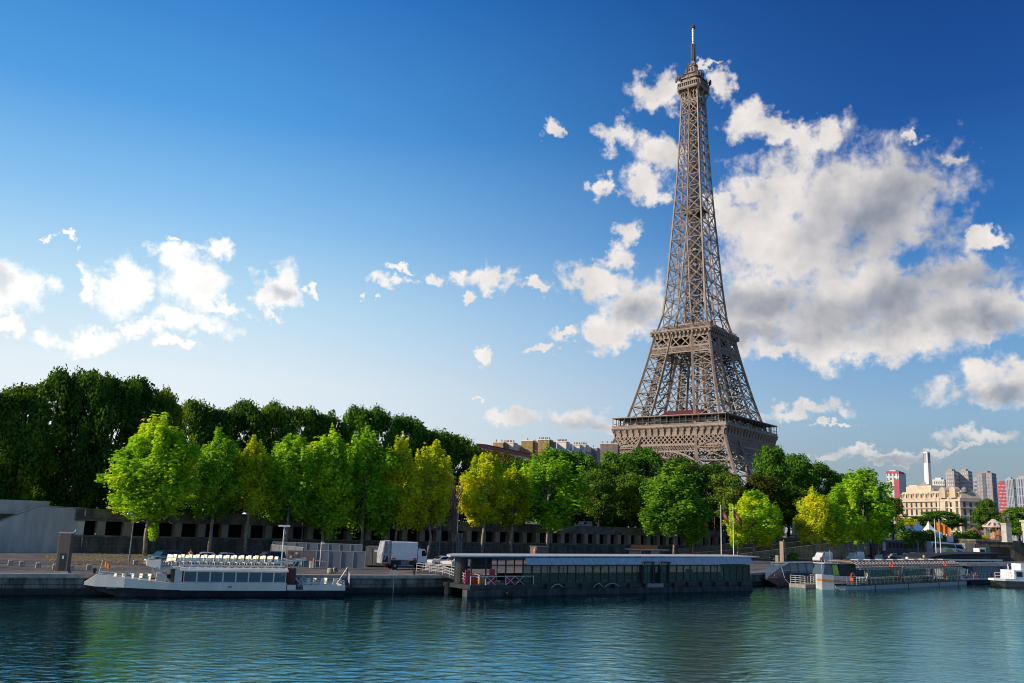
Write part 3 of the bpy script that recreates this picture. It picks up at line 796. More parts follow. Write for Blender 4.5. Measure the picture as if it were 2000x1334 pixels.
TR_Y = [trunk_mesh('young_trunk', s, 12.0, 0.2, 16, 1.7, 0.42) for s in (1, 2, 3)]
TR_P = [trunk_mesh('plane_trunk', s, 17.0, 0.38, 14, 3.4, 0.35) for s in (4, 5, 6)]
TREE_N = [0]
LEAFED = {}
def with_mat(me, m):
    k = (me.name, m.name)
    if k not in LEAFED:
        c = me.copy(); c.materials.clear(); c.materials.append(m); LEAFED[k] = c
    return LEAFED[k]
def tree(kind, name, label, loc, height, width, foot, m, group, bark=None, seed=None, cat='tree', squash=1.0, lean=0.0):
    "height: total; width: crown width; foot: height where the crown begins"
    i = TREE_N[0]; TREE_N[0] += 1; g = random.Random(i * 13 + 5)
    crowns, trunks, cH, cR, tH = (YOUNG, TR_Y, 9.0, 3.2, 12.0) if kind == 'young' else (PLANE, TR_P, 15.0, 6.6, 17.0)
    o = thing(name, label, cat, loc, g.uniform(0, 6.28), group)
    c = bpy.data.objects.new('crown', with_mat(BIG if seed == 99 else crowns[(seed if seed is not None else i) % len(crowns)], m)); COL.objects.link(c); c.parent = o
    c.location = (0, 0, foot); hh = (height - foot) / (cH + (0.6 if kind == 'young' else 1.0))
    c.scale = (width / 2 / cR, width / 2 / cR, hh)
    tr = bpy.data.objects.new('trunk', with_mat(trunks[i % len(trunks)], bark or m_bark)); COL.objects.link(tr); tr.parent = o
    tr.scale = (max(1.0 if kind == 'young' else 0.6, min(1.5, width / 2 / cR)),) * 2 + ((foot + (height - foot) * 0.72) / tH,)
    return o
def tree_px(kind, name, label, px, base_z, Y, top_y, half_px, foot_y, m, group, **k):
    "tree from its measured place: trunk column px at distance Y, top and crown foot rows, half width"
    g0 = D(px, 1040, Y)
    zt = D(px, top_y, Y).z; zf = D(px, foot_y, Y).z
    wpx = half_px * 2 * Y / FPX
    return tree(kind, name, label, (g0.x, Y, base_z), zt - base_z, wpx, max(0.8, zf - base_z), m, group, **k)
GQ = 'young trees planted along the quay'
Q = [  # px, Y, top, half, foot, leaf, label
    (288, 136, 822, 100, 1015, L_young, 'largest round bright green tree at the left end of the quay row'),
    (412, 150, 848, 46, 1012, L_young, 'slim lime green tree just right of the largest round quay tree'),
    (482, 156, 862, 40, 1010, L_gold, 'narrow yellow tipped tree before the dark trees, behind the boat with cream seats'),
    (560, 160, 852, 56, 1020, L_young, 'leafy mid green quay tree behind the white sign post'),
    (634, 164, 846, 50, 1035, L_young, 'tall pointed lime tree above the grey hoarding'),
    (708, 168, 846, 54, 1035, L_young, 'broad pointed lime tree above the dark container'),
    (775, 171, 866, 44, 1030, L_gold, 'golden topped tree rising above the white lorry body'),
    (838, 175, 872, 44, 1032, L_gold, 'golden topped tree just left of the leafless one'),
    (943, 184, 888, 44, 1030, L_gold, 'lime tree with open branches just right of the leafless one'),
    (1000, 189, 915, 38, 1030, L_gold, 'small yellow green tree over the dark floating pavilion'),
    (1070, 194, 882, 62, 1030, L_young, 'wide green and yellow tree before the dark wood, over the pavilion'),
    (1316, 213, 918, 68, 1035, L_fresh, 'spreading fresh green tree in front of the tower foot'),
    (1354, 216, 985, 28, 1058, L_fresh, 'small fresh green tree close right of the spreading one'),
    (1474, 226, 960, 50, 1058, L_young, 'yellow green oval tree right of the two flag poles'),
    (1505, 232, 985, 28, 1050, L_young, 'slender yellow green tree at the foot of the ramp'),
    (1440, 229, 990, 20, 1060, L_young, 'thin pale sapling between the flag poles'),
    (1592, 232, 960, 38, 1052, L_gold, 'yellow lime tree at the left of the clump above the white vans'),
    (1642, 238, 952, 46, 1055, L_young, 'lime green tree in the middle of the clump above the white vans'),
    (1688, 246, 918, 60, 1052, L_young, 'tallest rounded tree of the clump above the white vans'),
    (1716, 250, 950, 26, 1050, L_young, 'lime tree at the right of the clump above the white vans'),
]
for (px, Y, ty, hp, fy, lm, lb) in Q:
    if px < 1150:                                   # the row stands a few metres in front of the wall
        for _ in range(12): Y = min(Y, interp(D(px, 1040, Y).x, WALL) - (4.5 if px > 300 else 7))
    tree_px('young', 'quay_tree', lb, px, QZ, Y, ty, hp * (1.36 if px < 1150 and hp < 90 else 1.15 if hp < 90 else 1.0), fy - (10 if px < 1200 else -2), lm, GQ, seed=(99 if hp > 90 else None))
    if px in (288, 634, 1354):                # tufts of foliage hanging low on the trunk
        o = [x for x in COL.objects if x.get('label') == lb][0]; zt_, zb_ = (D(px, 1012, Y).z - QZ, D(px, 1056, Y).z - QZ) if px < 1000 else (D(px, 1050, Y).z - QZ, D(px, 1068, Y).z - QZ)
        k_ = 1.0 if px == 288 else 0.55; hz = (zt_ - zb_) / 2
        tm = leaves_mesh('low_tuft', [(1.2 * k_, -.5, zb_ + hz * 1.5, .55 * k_, .55 * k_, hz * .6, 1), (1.1 * k_, -.5, zb_ + hz * .8, .75 * k_, .75 * k_, hz * .7, 1)], int(900 * k_), .24, 5, .4, lm)
        to = bpy.data.objects.new('low_tuft', tm); COL.objects.link(to); to.parent = o; to.rotation_euler = (0, 0, -o.rotation_euler.z)
# leafless tree
b = MB(); g = random.Random(3); limbs(b, (0, 0, 0), (0.3, 0, 11.5), 0.16, 10, 1.6, g, 3, 0.3)
for k in range(70):
    f = g.uniform(0.3, 1.0); p = Vector((0.3 * f, 0, 11.5 * f)); a = g.uniform(0, 6.28); L = g.uniform(2.0, 4.6) * (1.15 - 0.3 * f)
    e = p + Vector((math.cos(a) * L * 0.34, math.sin(a) * L * 0.34, L)); b.tube([p, p.lerp(e, .5) + Vector((math.cos(a), math.sin(a), 0)) * .35, e], [0.06, 0.05, 0.022], 4)
bt = thing('bare_tree', 'leafless brown tree standing among the lime green quay trees', 'tree', (*D(886, 1040, 166).xy, QZ))
b.build('trunk', m_bare, bt)
# tufts hanging low on trunks
# rows of grown trees on the street behind the wall
GD = 'grown trees lining the street behind the wall'
B = [ # px, Y, top, half, foot, leaf
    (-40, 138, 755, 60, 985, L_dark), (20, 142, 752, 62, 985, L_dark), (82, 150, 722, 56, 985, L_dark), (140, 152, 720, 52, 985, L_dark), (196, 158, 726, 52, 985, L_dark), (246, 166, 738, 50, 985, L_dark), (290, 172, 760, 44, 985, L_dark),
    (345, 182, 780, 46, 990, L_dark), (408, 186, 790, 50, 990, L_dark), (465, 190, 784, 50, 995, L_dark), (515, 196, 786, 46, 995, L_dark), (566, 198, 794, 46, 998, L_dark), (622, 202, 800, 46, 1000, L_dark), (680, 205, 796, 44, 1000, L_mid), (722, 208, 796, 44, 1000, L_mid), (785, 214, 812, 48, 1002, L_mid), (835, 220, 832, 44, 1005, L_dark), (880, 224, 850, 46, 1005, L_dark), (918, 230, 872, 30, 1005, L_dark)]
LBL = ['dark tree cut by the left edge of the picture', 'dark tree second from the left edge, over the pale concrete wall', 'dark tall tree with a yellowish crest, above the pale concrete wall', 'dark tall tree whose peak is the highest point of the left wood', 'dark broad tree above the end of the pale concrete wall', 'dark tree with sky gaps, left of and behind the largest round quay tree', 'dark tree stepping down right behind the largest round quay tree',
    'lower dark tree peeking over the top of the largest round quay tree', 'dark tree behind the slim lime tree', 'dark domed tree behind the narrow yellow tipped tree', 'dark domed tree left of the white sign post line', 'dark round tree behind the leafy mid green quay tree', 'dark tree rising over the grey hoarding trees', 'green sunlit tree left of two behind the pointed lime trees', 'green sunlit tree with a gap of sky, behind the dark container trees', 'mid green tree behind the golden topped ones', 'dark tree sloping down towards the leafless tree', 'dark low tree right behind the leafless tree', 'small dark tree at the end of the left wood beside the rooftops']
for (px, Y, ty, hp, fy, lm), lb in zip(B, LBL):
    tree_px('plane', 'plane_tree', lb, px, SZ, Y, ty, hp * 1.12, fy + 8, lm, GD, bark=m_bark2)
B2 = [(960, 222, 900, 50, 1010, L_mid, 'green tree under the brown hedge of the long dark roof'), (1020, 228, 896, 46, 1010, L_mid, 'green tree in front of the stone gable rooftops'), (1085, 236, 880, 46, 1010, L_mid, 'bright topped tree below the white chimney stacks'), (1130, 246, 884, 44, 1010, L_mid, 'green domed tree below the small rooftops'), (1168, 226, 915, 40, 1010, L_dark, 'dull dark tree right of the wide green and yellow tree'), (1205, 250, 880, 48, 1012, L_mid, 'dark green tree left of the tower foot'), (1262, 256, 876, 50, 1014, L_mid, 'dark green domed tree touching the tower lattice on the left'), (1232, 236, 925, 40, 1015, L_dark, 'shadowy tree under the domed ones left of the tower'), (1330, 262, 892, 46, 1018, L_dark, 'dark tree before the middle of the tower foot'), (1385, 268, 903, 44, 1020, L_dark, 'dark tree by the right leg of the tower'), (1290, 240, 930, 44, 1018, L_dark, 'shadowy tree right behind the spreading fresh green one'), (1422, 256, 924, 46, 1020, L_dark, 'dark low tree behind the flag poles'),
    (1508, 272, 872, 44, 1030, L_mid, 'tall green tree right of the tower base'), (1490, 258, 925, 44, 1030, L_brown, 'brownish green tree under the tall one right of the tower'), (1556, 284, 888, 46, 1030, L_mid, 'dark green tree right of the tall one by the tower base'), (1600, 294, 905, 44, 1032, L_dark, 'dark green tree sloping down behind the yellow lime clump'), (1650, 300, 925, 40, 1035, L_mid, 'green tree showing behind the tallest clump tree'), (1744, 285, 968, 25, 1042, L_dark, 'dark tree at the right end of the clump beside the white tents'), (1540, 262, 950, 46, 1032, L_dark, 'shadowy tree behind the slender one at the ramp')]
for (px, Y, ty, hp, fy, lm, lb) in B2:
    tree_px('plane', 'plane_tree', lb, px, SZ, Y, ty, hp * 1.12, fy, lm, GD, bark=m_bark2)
B3 = [(1838, 385, 998, 42, 1035, L_mid, 'rounded green tree in front of the long pale stone building'), (1800, 385, 1008, 26, 1035, L_dark, 'dark tree just left of the rounded one before the pale building'), (1778, 380, 1012, 22, 1035, L_gold, 'small yellow leaved tree above the white tents'), (1928, 430, 975, 22, 1035, L_dark, 'dark pointed tree at the right end of the pale stone building'), (1948, 430, 1000, 20, 1040, L_dark, 'low dark tree behind the merry-go-round'), (1992, 350, 990, 30, 1045, L_mid, 'green tree cut by the right edge behind the statue'), (1975, 380, 1010, 20, 1045, L_dark, 'dark low tree behind the statue plinth')]
for (px, Y, ty, hp, fy, lm, lb) in B3:
    tree_px('plane', 'park_tree', lb, px, SZ, Y, ty, hp * 1.1, fy, lm, 'trees around the park beyond the ramp', bark=m_bark2)

for i, (x, y, h) in enumerate(((-82, 88, 15), (-92, 84, 16), (-101, 80, 16), (-110, 92, 17))):  # added trees out of view, placed to throw shade on the quay
    tree('young', 'quay_tree', 'unseen tree added beyond the left edge to shade the quay', (x, y, QZ), h, 10, 3, L_young, GQ)
ug = random.Random(31)
line = [(p[0], p[1]) for p in arc(offset(WALL, 34), 400) if -150 < p[0] < 75]
cl_ = [(p[0] + ug.uniform(-4, 4), p[1] + ug.uniform(-4, 4), SZ + ug.uniform(0, 9), 3.2, 3.2, 2.6, 1) for p in line for _ in range(3)]
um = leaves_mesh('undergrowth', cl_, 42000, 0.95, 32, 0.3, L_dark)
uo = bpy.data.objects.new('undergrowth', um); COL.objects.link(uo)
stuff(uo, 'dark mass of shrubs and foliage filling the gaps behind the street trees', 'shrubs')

sp_ = P(1552, 1094, QZ); sh = thing('round_shrub', 'low round dark green shrub on the quay right of the tan service column', 'shrub', sp_)
sm_ = leaves_mesh('foliage', [(rnd.uniform(-1, 1), rnd.uniform(-.6, .6), .7 + rnd.uniform(-.3, .5), .8, .7, .6, 1) for _ in range(8)], 1500, .3, 91, .4, L_fresh); so_ = bpy.data.objects.new('foliage', sm_); COL.objects.link(so_); so_.parent = sh

# ------------------------------------------------------------------ walls, ramp
def wbuild(b, name, m, par, **k):
    "mesh given in world coordinates, put under an unrotated thing"
    o = b.build(name, m, par, **k); o.location = -Vector(par.location); return o
m_dark = mat('recess_shade', (0.012, 0.011, 0.010), 0.95)  # near-black: the shade inside the wall openings is put into the colour
m_pier = mat('pier_stone', (0.27, 0.24, 0.19), 0.9, var=0.3, scale=0.9, streak=True, bump=0.2)
m_lint = mat('lintel_stone', (0.17, 0.155, 0.125), 0.9, var=0.5, scale=0.5, bump=0.3)
def seg_pts(line, step, x0, x1):
    out = []; pts = arc(line, 3000); last = None
    for p in pts:
        if p[0] < x0 or p[0] > x1: continue
        if last is None or (Vector(p) - Vector(last)).length >= step: out.append(p); last = p
    return out
wp = seg_pts(WALL, 3.7, -64, 72)
rw = thing('retaining_wall', 'long dark stone retaining wall with a row of square openings behind the quay', 'wall', (*wp[0], QZ))
def ext(line, f, z0, d0, z1, d1, b):
    A, B_ = offset(line, d0), offset(line, d1)
    for i in range(len(line) - 1): b.quad((*A[i], z0), (*A[i + 1], z0), (*B_[i + 1], z1), (*B_[i], z1))
lower = MB(); ext(wp, 0, QZ - .2, 0, 4.35, 0.05, lower); ext(wp, 0, 4.35, 0.05, 4.35, 3.0, lower)
wbuild(lower, 'lower_wall', m_wallst, rw, uv=1.0)
sill = MB()
for (z0, d0, z1, d1) in ((4.35, -0.12, 4.62, -0.12), (4.62, -0.12, 4.62, 0.6)): ext(wp, 0, z0, d0, z1, d1, sill)
wbuild(sill, 'sill', m_lint, rw)
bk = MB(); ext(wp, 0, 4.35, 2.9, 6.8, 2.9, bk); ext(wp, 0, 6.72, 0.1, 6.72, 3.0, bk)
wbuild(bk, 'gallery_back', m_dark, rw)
lin = MB()
for (z0, d0, z1, d1) in ((6.7, 0.02, 7.15, 0.0), (7.15, -0.22, 7.42, -0.22), (7.15, 0.0, 7.15, -0.22), (7.42, -0.22, 7.42, 0.1), (7.42, 0.05, 8.3, 0.05), (8.3, -0.08, 8.5, -0.08), (8.3, 0.05, 8.3, -0.08), (8.5, -0.08, 8.5, 0.5), (8.5, 0.5, 7.3, 0.5)): ext(wp, 0, z0, d0, z1, d1, lin)
wbuild(lin, 'parapet', m_lint, rw)
for i, p in enumerate(wp[1:-1]):
    a, c = Vector(wp[i]), Vector(wp[i + 2]); dd = (c - a).normalized(); nn = Vector((-dd.y, dd.x))
    P0 = Vector(p); b = MB()
    q = lambda u, v, z: (*(P0 + dd * u + nn * v), z)
    b.loft([[q(-.6, -.03, 4.62), q(.6, -.03, 4.62), q(.6, 1.2, 4.62), q(-.6, 1.2, 4.62)], [q(-.6, -.03, 6.7), q(.6, -.03, 6.7), q(.6, 1.2, 6.7), q(-.6, 1.2, 6.7)]])
    wbuild(b, 'pier', m_pier, rw)
# pale ramp wall at the left
a0, a1 = P(-60, 1077, QZ), P(158, 1080, QZ)
d = (a1 - a0).normalized(); n = Vector((-d.y, d.x, 0))
L = (a1 - a0).length
pw_ = thing('concrete_wall', 'pale grey plain concrete ramp wall with a sloping top at the left edge', 'wall', a0, math.atan2(d.y, d.x))
zt = D(167, 994, a1.y).z - QZ; z2 = D(60, 989, lerp(a0.y, a1.y, .55)).z - QZ
MB().prism([(-30, -.1), (L, -.1), (L, zt), (L * 0.56, zt + 0.1), (L * 0.22, zt - 2.2), (-2, zt - 4.0), (-30, zt - 4.6)], 0, 1.0).build('wall_face', m_conc, pw_)
MB().prism([(L * 0.22 + .02, zt - 2.17), (L * 0.56, zt + .13), (L + .05, zt + .03), (L + .05, zt + .16), (L * 0.555, zt + .27), (L * 0.22, zt - 2.0)], -.06, 1.06).build('wall_coping', m_coping, pw_)
p2 = thing('concrete_parapet', 'weathered pale concrete parapet above and behind the sloping ramp wall', 'wall', a0 + n * 5, math.atan2(d.y, d.x))
MB().box(-30, L * 0.66, 0, .6, zt - 2.2, zt + .95).build('wall_face', m_conc, p2)
MB().box(-30, L * 0.7, .8, 4, 0, zt - 1.2).build('base', m_lint, p2)
# ramp from the quay up to the street
ra, rb = Vector((56.1, 229.1, QZ)), Vector((104, 261.5, QZ))
d = (rb - ra).normalized(); L = (rb - ra).length; RZ = math.atan2(d.y, d.x)
rp = thing('ramp', 'stone walled ramp climbing from the quay to the street at the right', 'ramp', ra, RZ)
m_rampst = stone_mat('ramp_stone', (0.50, 0.45, 0.37), (0.2, 0.18, 0.15), 1.4, 0.5, stain=0.45)
MB().prism([(-14, -.1), (L, -.1), (L, 5.5), (L * .6, 3.75), (0, 0.55), (-14, .05)], 0, .8).build('side_wall', m_rampst, rp, uv=1.0)
MB().prism([(-24, 0.2), (0, 1.75), (L * .6, 5.0), (L, 6.5), (L, 5.5), (L * .6, 3.75), (0, 0.55), (-24, -.1)], .82, 1.2).build('parapet', m_lint, rp)
MB().loft([[(-14, 1.2, .0), (-14, 7, .0)], [(0, 1.2, .55), (0, 7, .55)], [(L * .6, 1.2, 3.75), (L * .6, 7, 3.75)], [(L, 1.2, 5.5), (L, 7, 5.5)]], closed=False).build('roadway', m_asph, rp)
MB().prism([(-24, .8), (0, 2.6), (L * .6, 5.7), (L, 6.7), (L, 0), (-24, 0)], 7, 7.4).build('back_wall', m_lint, rp)
# lift tower hut and further walls
hut = thing('stair_tower', 'brown stair tower with a small red and white door at the top of the ramp', 'building', rb + d * 0.1, RZ)
m_brown = mat('brown_plaster', (0.085, 0.06, 0.05), 0.85, var=0.3)
MB().box(0.1, 7, -.5, 4, -.1, 5.6).build('wall', m_brown, hut)
MB().box(5.2, 6.6, -.7, -.52, 2.4, 5.0).build('panel', mat('pale_panel', (0.5, 0.46, 0.45), 0.7), hut)
MB().box(5.4, 6.8, -.75, -.52, 0.4, 2.1).build('door', mat('red_door', (0.3, 0.05, 0.06), 0.6), hut)
w0 = rb + d * 7.4; w1 = Vector((236, 400, QZ)); dd = (w1 - w0).normalized(); WZ = math.atan2(dd.y, dd.x); WLn = (w1 - w0).length
hw = thing('embankment_wall', 'dark stone embankment wall under the clipped hedge behind the white coach', 'wall', w0, WZ)
MB().box(0, WLn, 0, 1.2, -.2, 5.2).build('wall_face', m_wallst, hw, uv=1.0)
MB().box(0, WLn, -.1, 1.3, 5.21, 5.6).build('coping', m_lint, hw)
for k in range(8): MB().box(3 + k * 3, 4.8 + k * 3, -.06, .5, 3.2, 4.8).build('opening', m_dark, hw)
for k in range(9): MB().box(26 + k * 7, 26.8 + k * 7, -.35, -.02, -.2, 5.1).build('buttress', m_pier, hw)
# hedge of clipped bushes along the wall
m_hedge = L_dark
g = random.Random(9)
HB = [leaves_mesh('hedge_leaves', [(g.uniform(-2, 2), g.uniform(-1, 1), 1.6 + g.uniform(-.8, 1.2), 1.6, 1.2, 1.3, 1) for _ in range(12)], 3200, 0.42, s, 0.5) for s in (41, 42)]
hp = [(1758, 1036, L_dark), (1778, 1033, L_dark), (1800, 1035, L_dark), (1822, 1040, L_dark), (1846, 1040, L_dark), (1868, 1036, L_dark), (1888, 1035, L_mid), (1904, 1042, L_gold)]
hl = ['first dark clipped bush at the left end of the hedge under the white tents', 'second clipped bush, under the left tent row', 'clipped bush below the tallest white tent', 'clipped bush left of the paired flag masts', 'clipped bush just right of the paired flag masts', 'dark clipped bush above the middle of the coach', 'greener clipped bush above the front of the coach', 'yellowish clipped bush at the right end of the hedge']
for i, ((px, ty, lm), lb) in enumerate(zip(hp, hl)):
    fr = (i + 0.4) / 8; pos = w0 + dd * (18 + fr * 95) + Vector((-dd.y, dd.x, 0)) * 1.4
    Y = pos.y; q = D(px, 1060, Y)
    o = thing('clipped_bush', lb, 'bush', (q.x, Y - 3, QZ + 3.4), WZ, 'clipped bushes of the hedge on the embankment wall')
    c = bpy.data.objects.new('foliage', with_mat(HB[i % 2], lm)); COL.objects.link(c); c.parent = o
    zt_ = D(px, ty, Y - 3).z - QZ - 3.4; c.scale = (1.6 * Y / 300, 1.15, zt_ / 3.7)
# raised coach lane and bridge end
ln = MB()
la = P(1716, 1096, QZ); 
ln_o = MB().box(0, 150, -16, -0.5, -.5, 1.5)
lane = ln_o.build('coach_lane', m_asph); lane.location = w0 + dd * 6; lane.rotation_euler = (0, 0, WZ); structure(lane)
ab0 = D(1908, 1090, 300)
ab = thing('bridge_abutment', 'dark stone bridge abutment below the statue at the right edge', 'bridge', (ab0.x, 300, QZ), R_(10))
MB().box(0, 60, 0, 14, -3, 6.0).build('wall_face', m_wallst, ab, uv=1.0)
MB().box(-.3, 60, -.3, 14, 6.01, 6.6).build('coping', m_lint, ab)
MB().box(5, 12, -.1, 1, -1, 4.4).build('opening', m_dark, ab)
for k in range(3): MB().box(-4 - k * 1.6, -.31 - k * 1.6 if k == 0 else -2.42 - k * 1.6, 0, 4, -2, 5.2 - k * 1.7).build('stair_block', m_pier, ab)
# weed band on quay face and mooring bits
m_weed = mat('river_slime', (0.018, 0.022, 0.014), 0.8, var=0.5, scale=1.5)
wd = MB(); ext(qf, 0, -1, -.05, 0.62, -.05, wd); structure(wd.build('quay_weed_band', m_weed))
# fallen leaves on the quay
lf = MB(); g = random.Random(21)
for k in range(2600):
    if k % 3:
        p0 = P(g.uniform(90, 330), 1090 + g.gauss(0, 9), QZ)
    else:
        i = g.randrange(len(wp) - 1); w = Vector(wp[i]).lerp(Vector(wp[i + 1]), g.random()); p0 = Vector((w.x + g.uniform(0, 6), w.y - g.uniform(0.3, 6), QZ))
    if p0.y < 95: continue
    a = g.uniform(0, 3.14); s = g.uniform(.08, .2); c_, s_ = math.cos(a) * s, math.sin(a) * s
    z = QZ + g.uniform(0.02, 0.05)
    lf.quad((p0.x - c_, p0.y - s_, z), (p0.x + s_, p0.y - c_, z), (p0.x + c_, p0.y + s_, z + .02), (p0.x - s_, p0.y + c_, z))
stuff(lf.build('fallen_leaves', mat('dry_leaf', (0.36, 0.25, 0.05), 0.8, var=0.5)), 'scattered yellow fallen leaves on the quay paving', 'leaves')
# ---------------------------------------------------------------- quay furniture
m_col = mat('column_paint', (0.12, 0.085, 0.07), 0.7, var=0.15, streak=True)
m_colt = mat('column_tan', (0.36, 0.26, 0.17), 0.7, var=0.15, streak=True)
m_steel = mat('galvanised_steel', (0.42, 0.43, 0.44), 0.45, 0.6, var=0.15)
m_gpole = mat('grey_pole', (0.20, 0.20, 0.20), 0.5, 0.3, var=0.2)
m_black = mat('black_paint', (0.018, 0.018, 0.02), 0.45)
m_paper = mat('notice_paper', (0.7, 0.7, 0.68), 0.8)
def service_column(loc, h, w, label, m, rz, lamp=True, dark_door=True):
    o = thing('service_column', label, 'column', loc, rz, 'service columns on the quay')
    MB().box(-w / 2, w / 2, -w * .4, w * .4, 0, h).build('shaft', m, o, bevel=.05)
    MB().box(-w / 2 - .12, w / 2 + .12, -w * .4 - .12, w * .4 + .12, -.02, .18).build('base', m_coping, o)
    dr = MB().box(-w * .22, w * .22, -w * .4 - .03, -w * .4 + .1, .3, h * .5).build('door', m_black, o)
    if dark_door: MB().box(-.02, .14, -w * .4 - .05, -w * .4 - .035, h * .36, h * .44).build('notice', m_paper, dr)
    MB().beam((-w / 2 - .15, 0, h + .06), (w / 2 + .1, 0, h + .06), .1).build('top_rail', m_steel, o)
    if lamp:
        MB().beam((w / 2 - .1, 0, h + .05), (w / 2 + .2, 0, h + .25), .07).lathe([(.05, 0), (.12, .1), (.14, .3), (.05, .36)], (w / 2 + .22, 0, h + .05), 8).build('lamp', m_steel, o)
    return o
service_column(P(121, 1119, QZ), 3.95, 1.2, 'dark brown service column with a black door at the left end of the quay', m_col, R_(10))
service_column(P(1529, 1099, QZ), 4.6, 1.1, 'tan service column beside the glass nosed boat', m_colt, R_(50), dark_door=False)
tb = thing('service_post', 'short tan post standing left of the tan service column', 'post', P(1519, 1106, QZ), R_(50))
MB().box(-.35, .35, -.3, .3, 0, 2.0).box(-.4, .4, -.35, .35, 2.01, 2.12).build('shaft', m_colt, tb)
m_blk = mat('bollard_stone', (0.42, 0.36, 0.29), 0.9, var=0.25, scale=4)
BL = [((20, 1104), 'first from the left, in shadow'), ((42, 1106), 'second from the left, in shadow'), ((74, 1109), 'third, in shadow left of the brown column'), ((107, 1112), 'half hidden behind the brown column'), ((139, 1114), 'just right of the brown column'), ((173, 1113), 'between the brown column and the orange flag'), ((264, 1103), 'beside the dark green car')]
for i, (pp_, w_) in enumerate(BL):
    o = thing('stone_bollard', 'squat pale stone block on the quay, ' + w_, 'bollard', P(*pp_, QZ), R_(25), 'stone blocks on the quay')
    MB().loft([octo(.27, .06, 0), octo(.25, .06, .5), octo(.2, .06, .58)]).build('block', m_blk, o)
def bollard(px, py, lb):
    o = thing('mooring_bollard', lb, 'bollard', P(px, py, QZ), 0, 'mooring bollards on the quay edge')
    MB().lathe([(.16, 0), (.13, .1), (.12, .3), (.2, .36), (.2, .46), (.1, .52)], n=10).build('post', m_black, o)
bollard(184, 1120, 'black mooring bollard by the bow of the boat with cream seats'); bollard(808, 1123, 'black mooring bollard near the gangway')
for k, (px, lb) in enumerate(((644, 'pale round concrete drum behind the stern of the cream seated boat'), (653, 'dark mouthed concrete drum right of the pale one'))):
    o = thing('concrete_drum', lb, 'drum', P(px, 1120, QZ), 0)
    MB().lathe([(.3, 0), (.32, .1), (.32, .55), (.28, .6)] if k == 0 else [(.3, 0), (.32, .1), (.32, .6), (.22, .6), (.2, .35)], n=12).build('drum', m_blk, o)
    if k: o.rotation_euler = (R_(80), 0, R_(30)); o.location.z += .35
# lamp posts
def lamp_post(px, py, top_y, lb, arm=1.0, m=m_gpole, lean=0.0, base=QZ, Y=None, style='hood'):
    p = P(px, py, base) if Y is None else D(px, py, Y); p.z = base; h = D(px, top_y, p.y).z - base
    o = thing('street_lamp', lb, 'street lamp', p, R_(20), 'street lamps')
    MB().tube([(0, 0, 0), (0, 0, .8), (0, 0, .85), (0, 0, h)], [.14, .14, .1, .06], 8).build('pole', m, o)
    MB().tube([(0, 0, h - .05), (-arm * .5, 0, h + .12), (-arm, 0, h)], .04, 6).build('arm', m, o)
    MB().lathe([(.04, .2), (.2, .08), (.24, 0), (.16, -.08), (.02, -.1)], (-arm, 0, h - .08), 10).build('lamp_head', m_steel, o)
    return o
lamp_post(252, 1096, 1003, 'grey lamp post leaning before the largest round quay tree', .7)
lamp_post(587, 1083, 985, 'grey lamp post behind the white T shaped sign', .8)
lamp_post(857, 1088, 1015, 'grey lamp post just left of the leafless tree', .5)
lamp_post(1058, 1084, 1030, 'thin lamp post behind the brown hut on the pavilion roof line', .5)
lamp_post(1273, 1084, 1035, 'grey lamp post behind the orange topped kiosk', .6)
lamp_post(1518, 1086, 1040, 'grey lamp post against the ramp wall', .6)
lamp_post(1756, 1082, 1048, 'thin lamp post before the left end of the hedge wall', .5)
lamp_post(1795, 1083, 1040, 'thin lamp post under the tallest white tent', .5)
m_redp = mat('rusty_red_pole', (0.22, 0.07, 0.05), 0.6)
lamp_post(1396, 1066, 998, 'rusty red street lamp with a bent arm left of the flag poles', 1.9, m_redp, base=4.2, Y=224)
# white T sign, camera pole, barrier
ts = thing('sign_post', 'white T shaped post behind the boat with cream seats', 'sign', P(549, 1108, QZ), R_(15))
hT = D(550, 1028, ts.location.y).z - QZ
MB().tube([(0, 0, 0), (0, 0, hT)], .07, 8).build('pole', m_white, ts); MB().box(-.72, .72, -.12, .12, hT - .06, hT + .16).build('cross_bar', m_white, ts, bevel=.03)
cp_ = thing('camera_pole', 'thin white pole with a small camera before the grey hoarding', 'pole', P(624, 1111, QZ), R_(15))
hC = D(628, 1058, cp_.location.y).z - QZ
MB().tube([(0, 0, 0), (0, 0, hC)], .05, 8).build('pole', m_white, cp_); MB().box(.05, .4, -.08, .08, hC - .3, hC - .1).build('camera', m_white, cp_)
br = thing('barrier_gate', 'white box barrier with a red and white striped arm before the grey hoarding', 'barrier', P(608, 1110, QZ), R_(12))
MB().box(-.27, .27, -.2, .2, 0, 1.25).build('cabinet', m_white, br, bevel=.04)
m_red = mat('signal_red', (0.55, 0.05, 0.04), 0.5, var=0.1)
arm = MB().beam((.1, -.26, 1.02), (1.9, -.26, .88), .07, .1).build('arm', m_white, br)
rs = MB()
for k in range(6): rs.beam((.25 + k * .29, -.26, 1.009 - k * .0226), (.4 + k * .29, -.26, .9975 - k * .0226), .075, .105)
rs.build('stripe_band', m_red, arm)
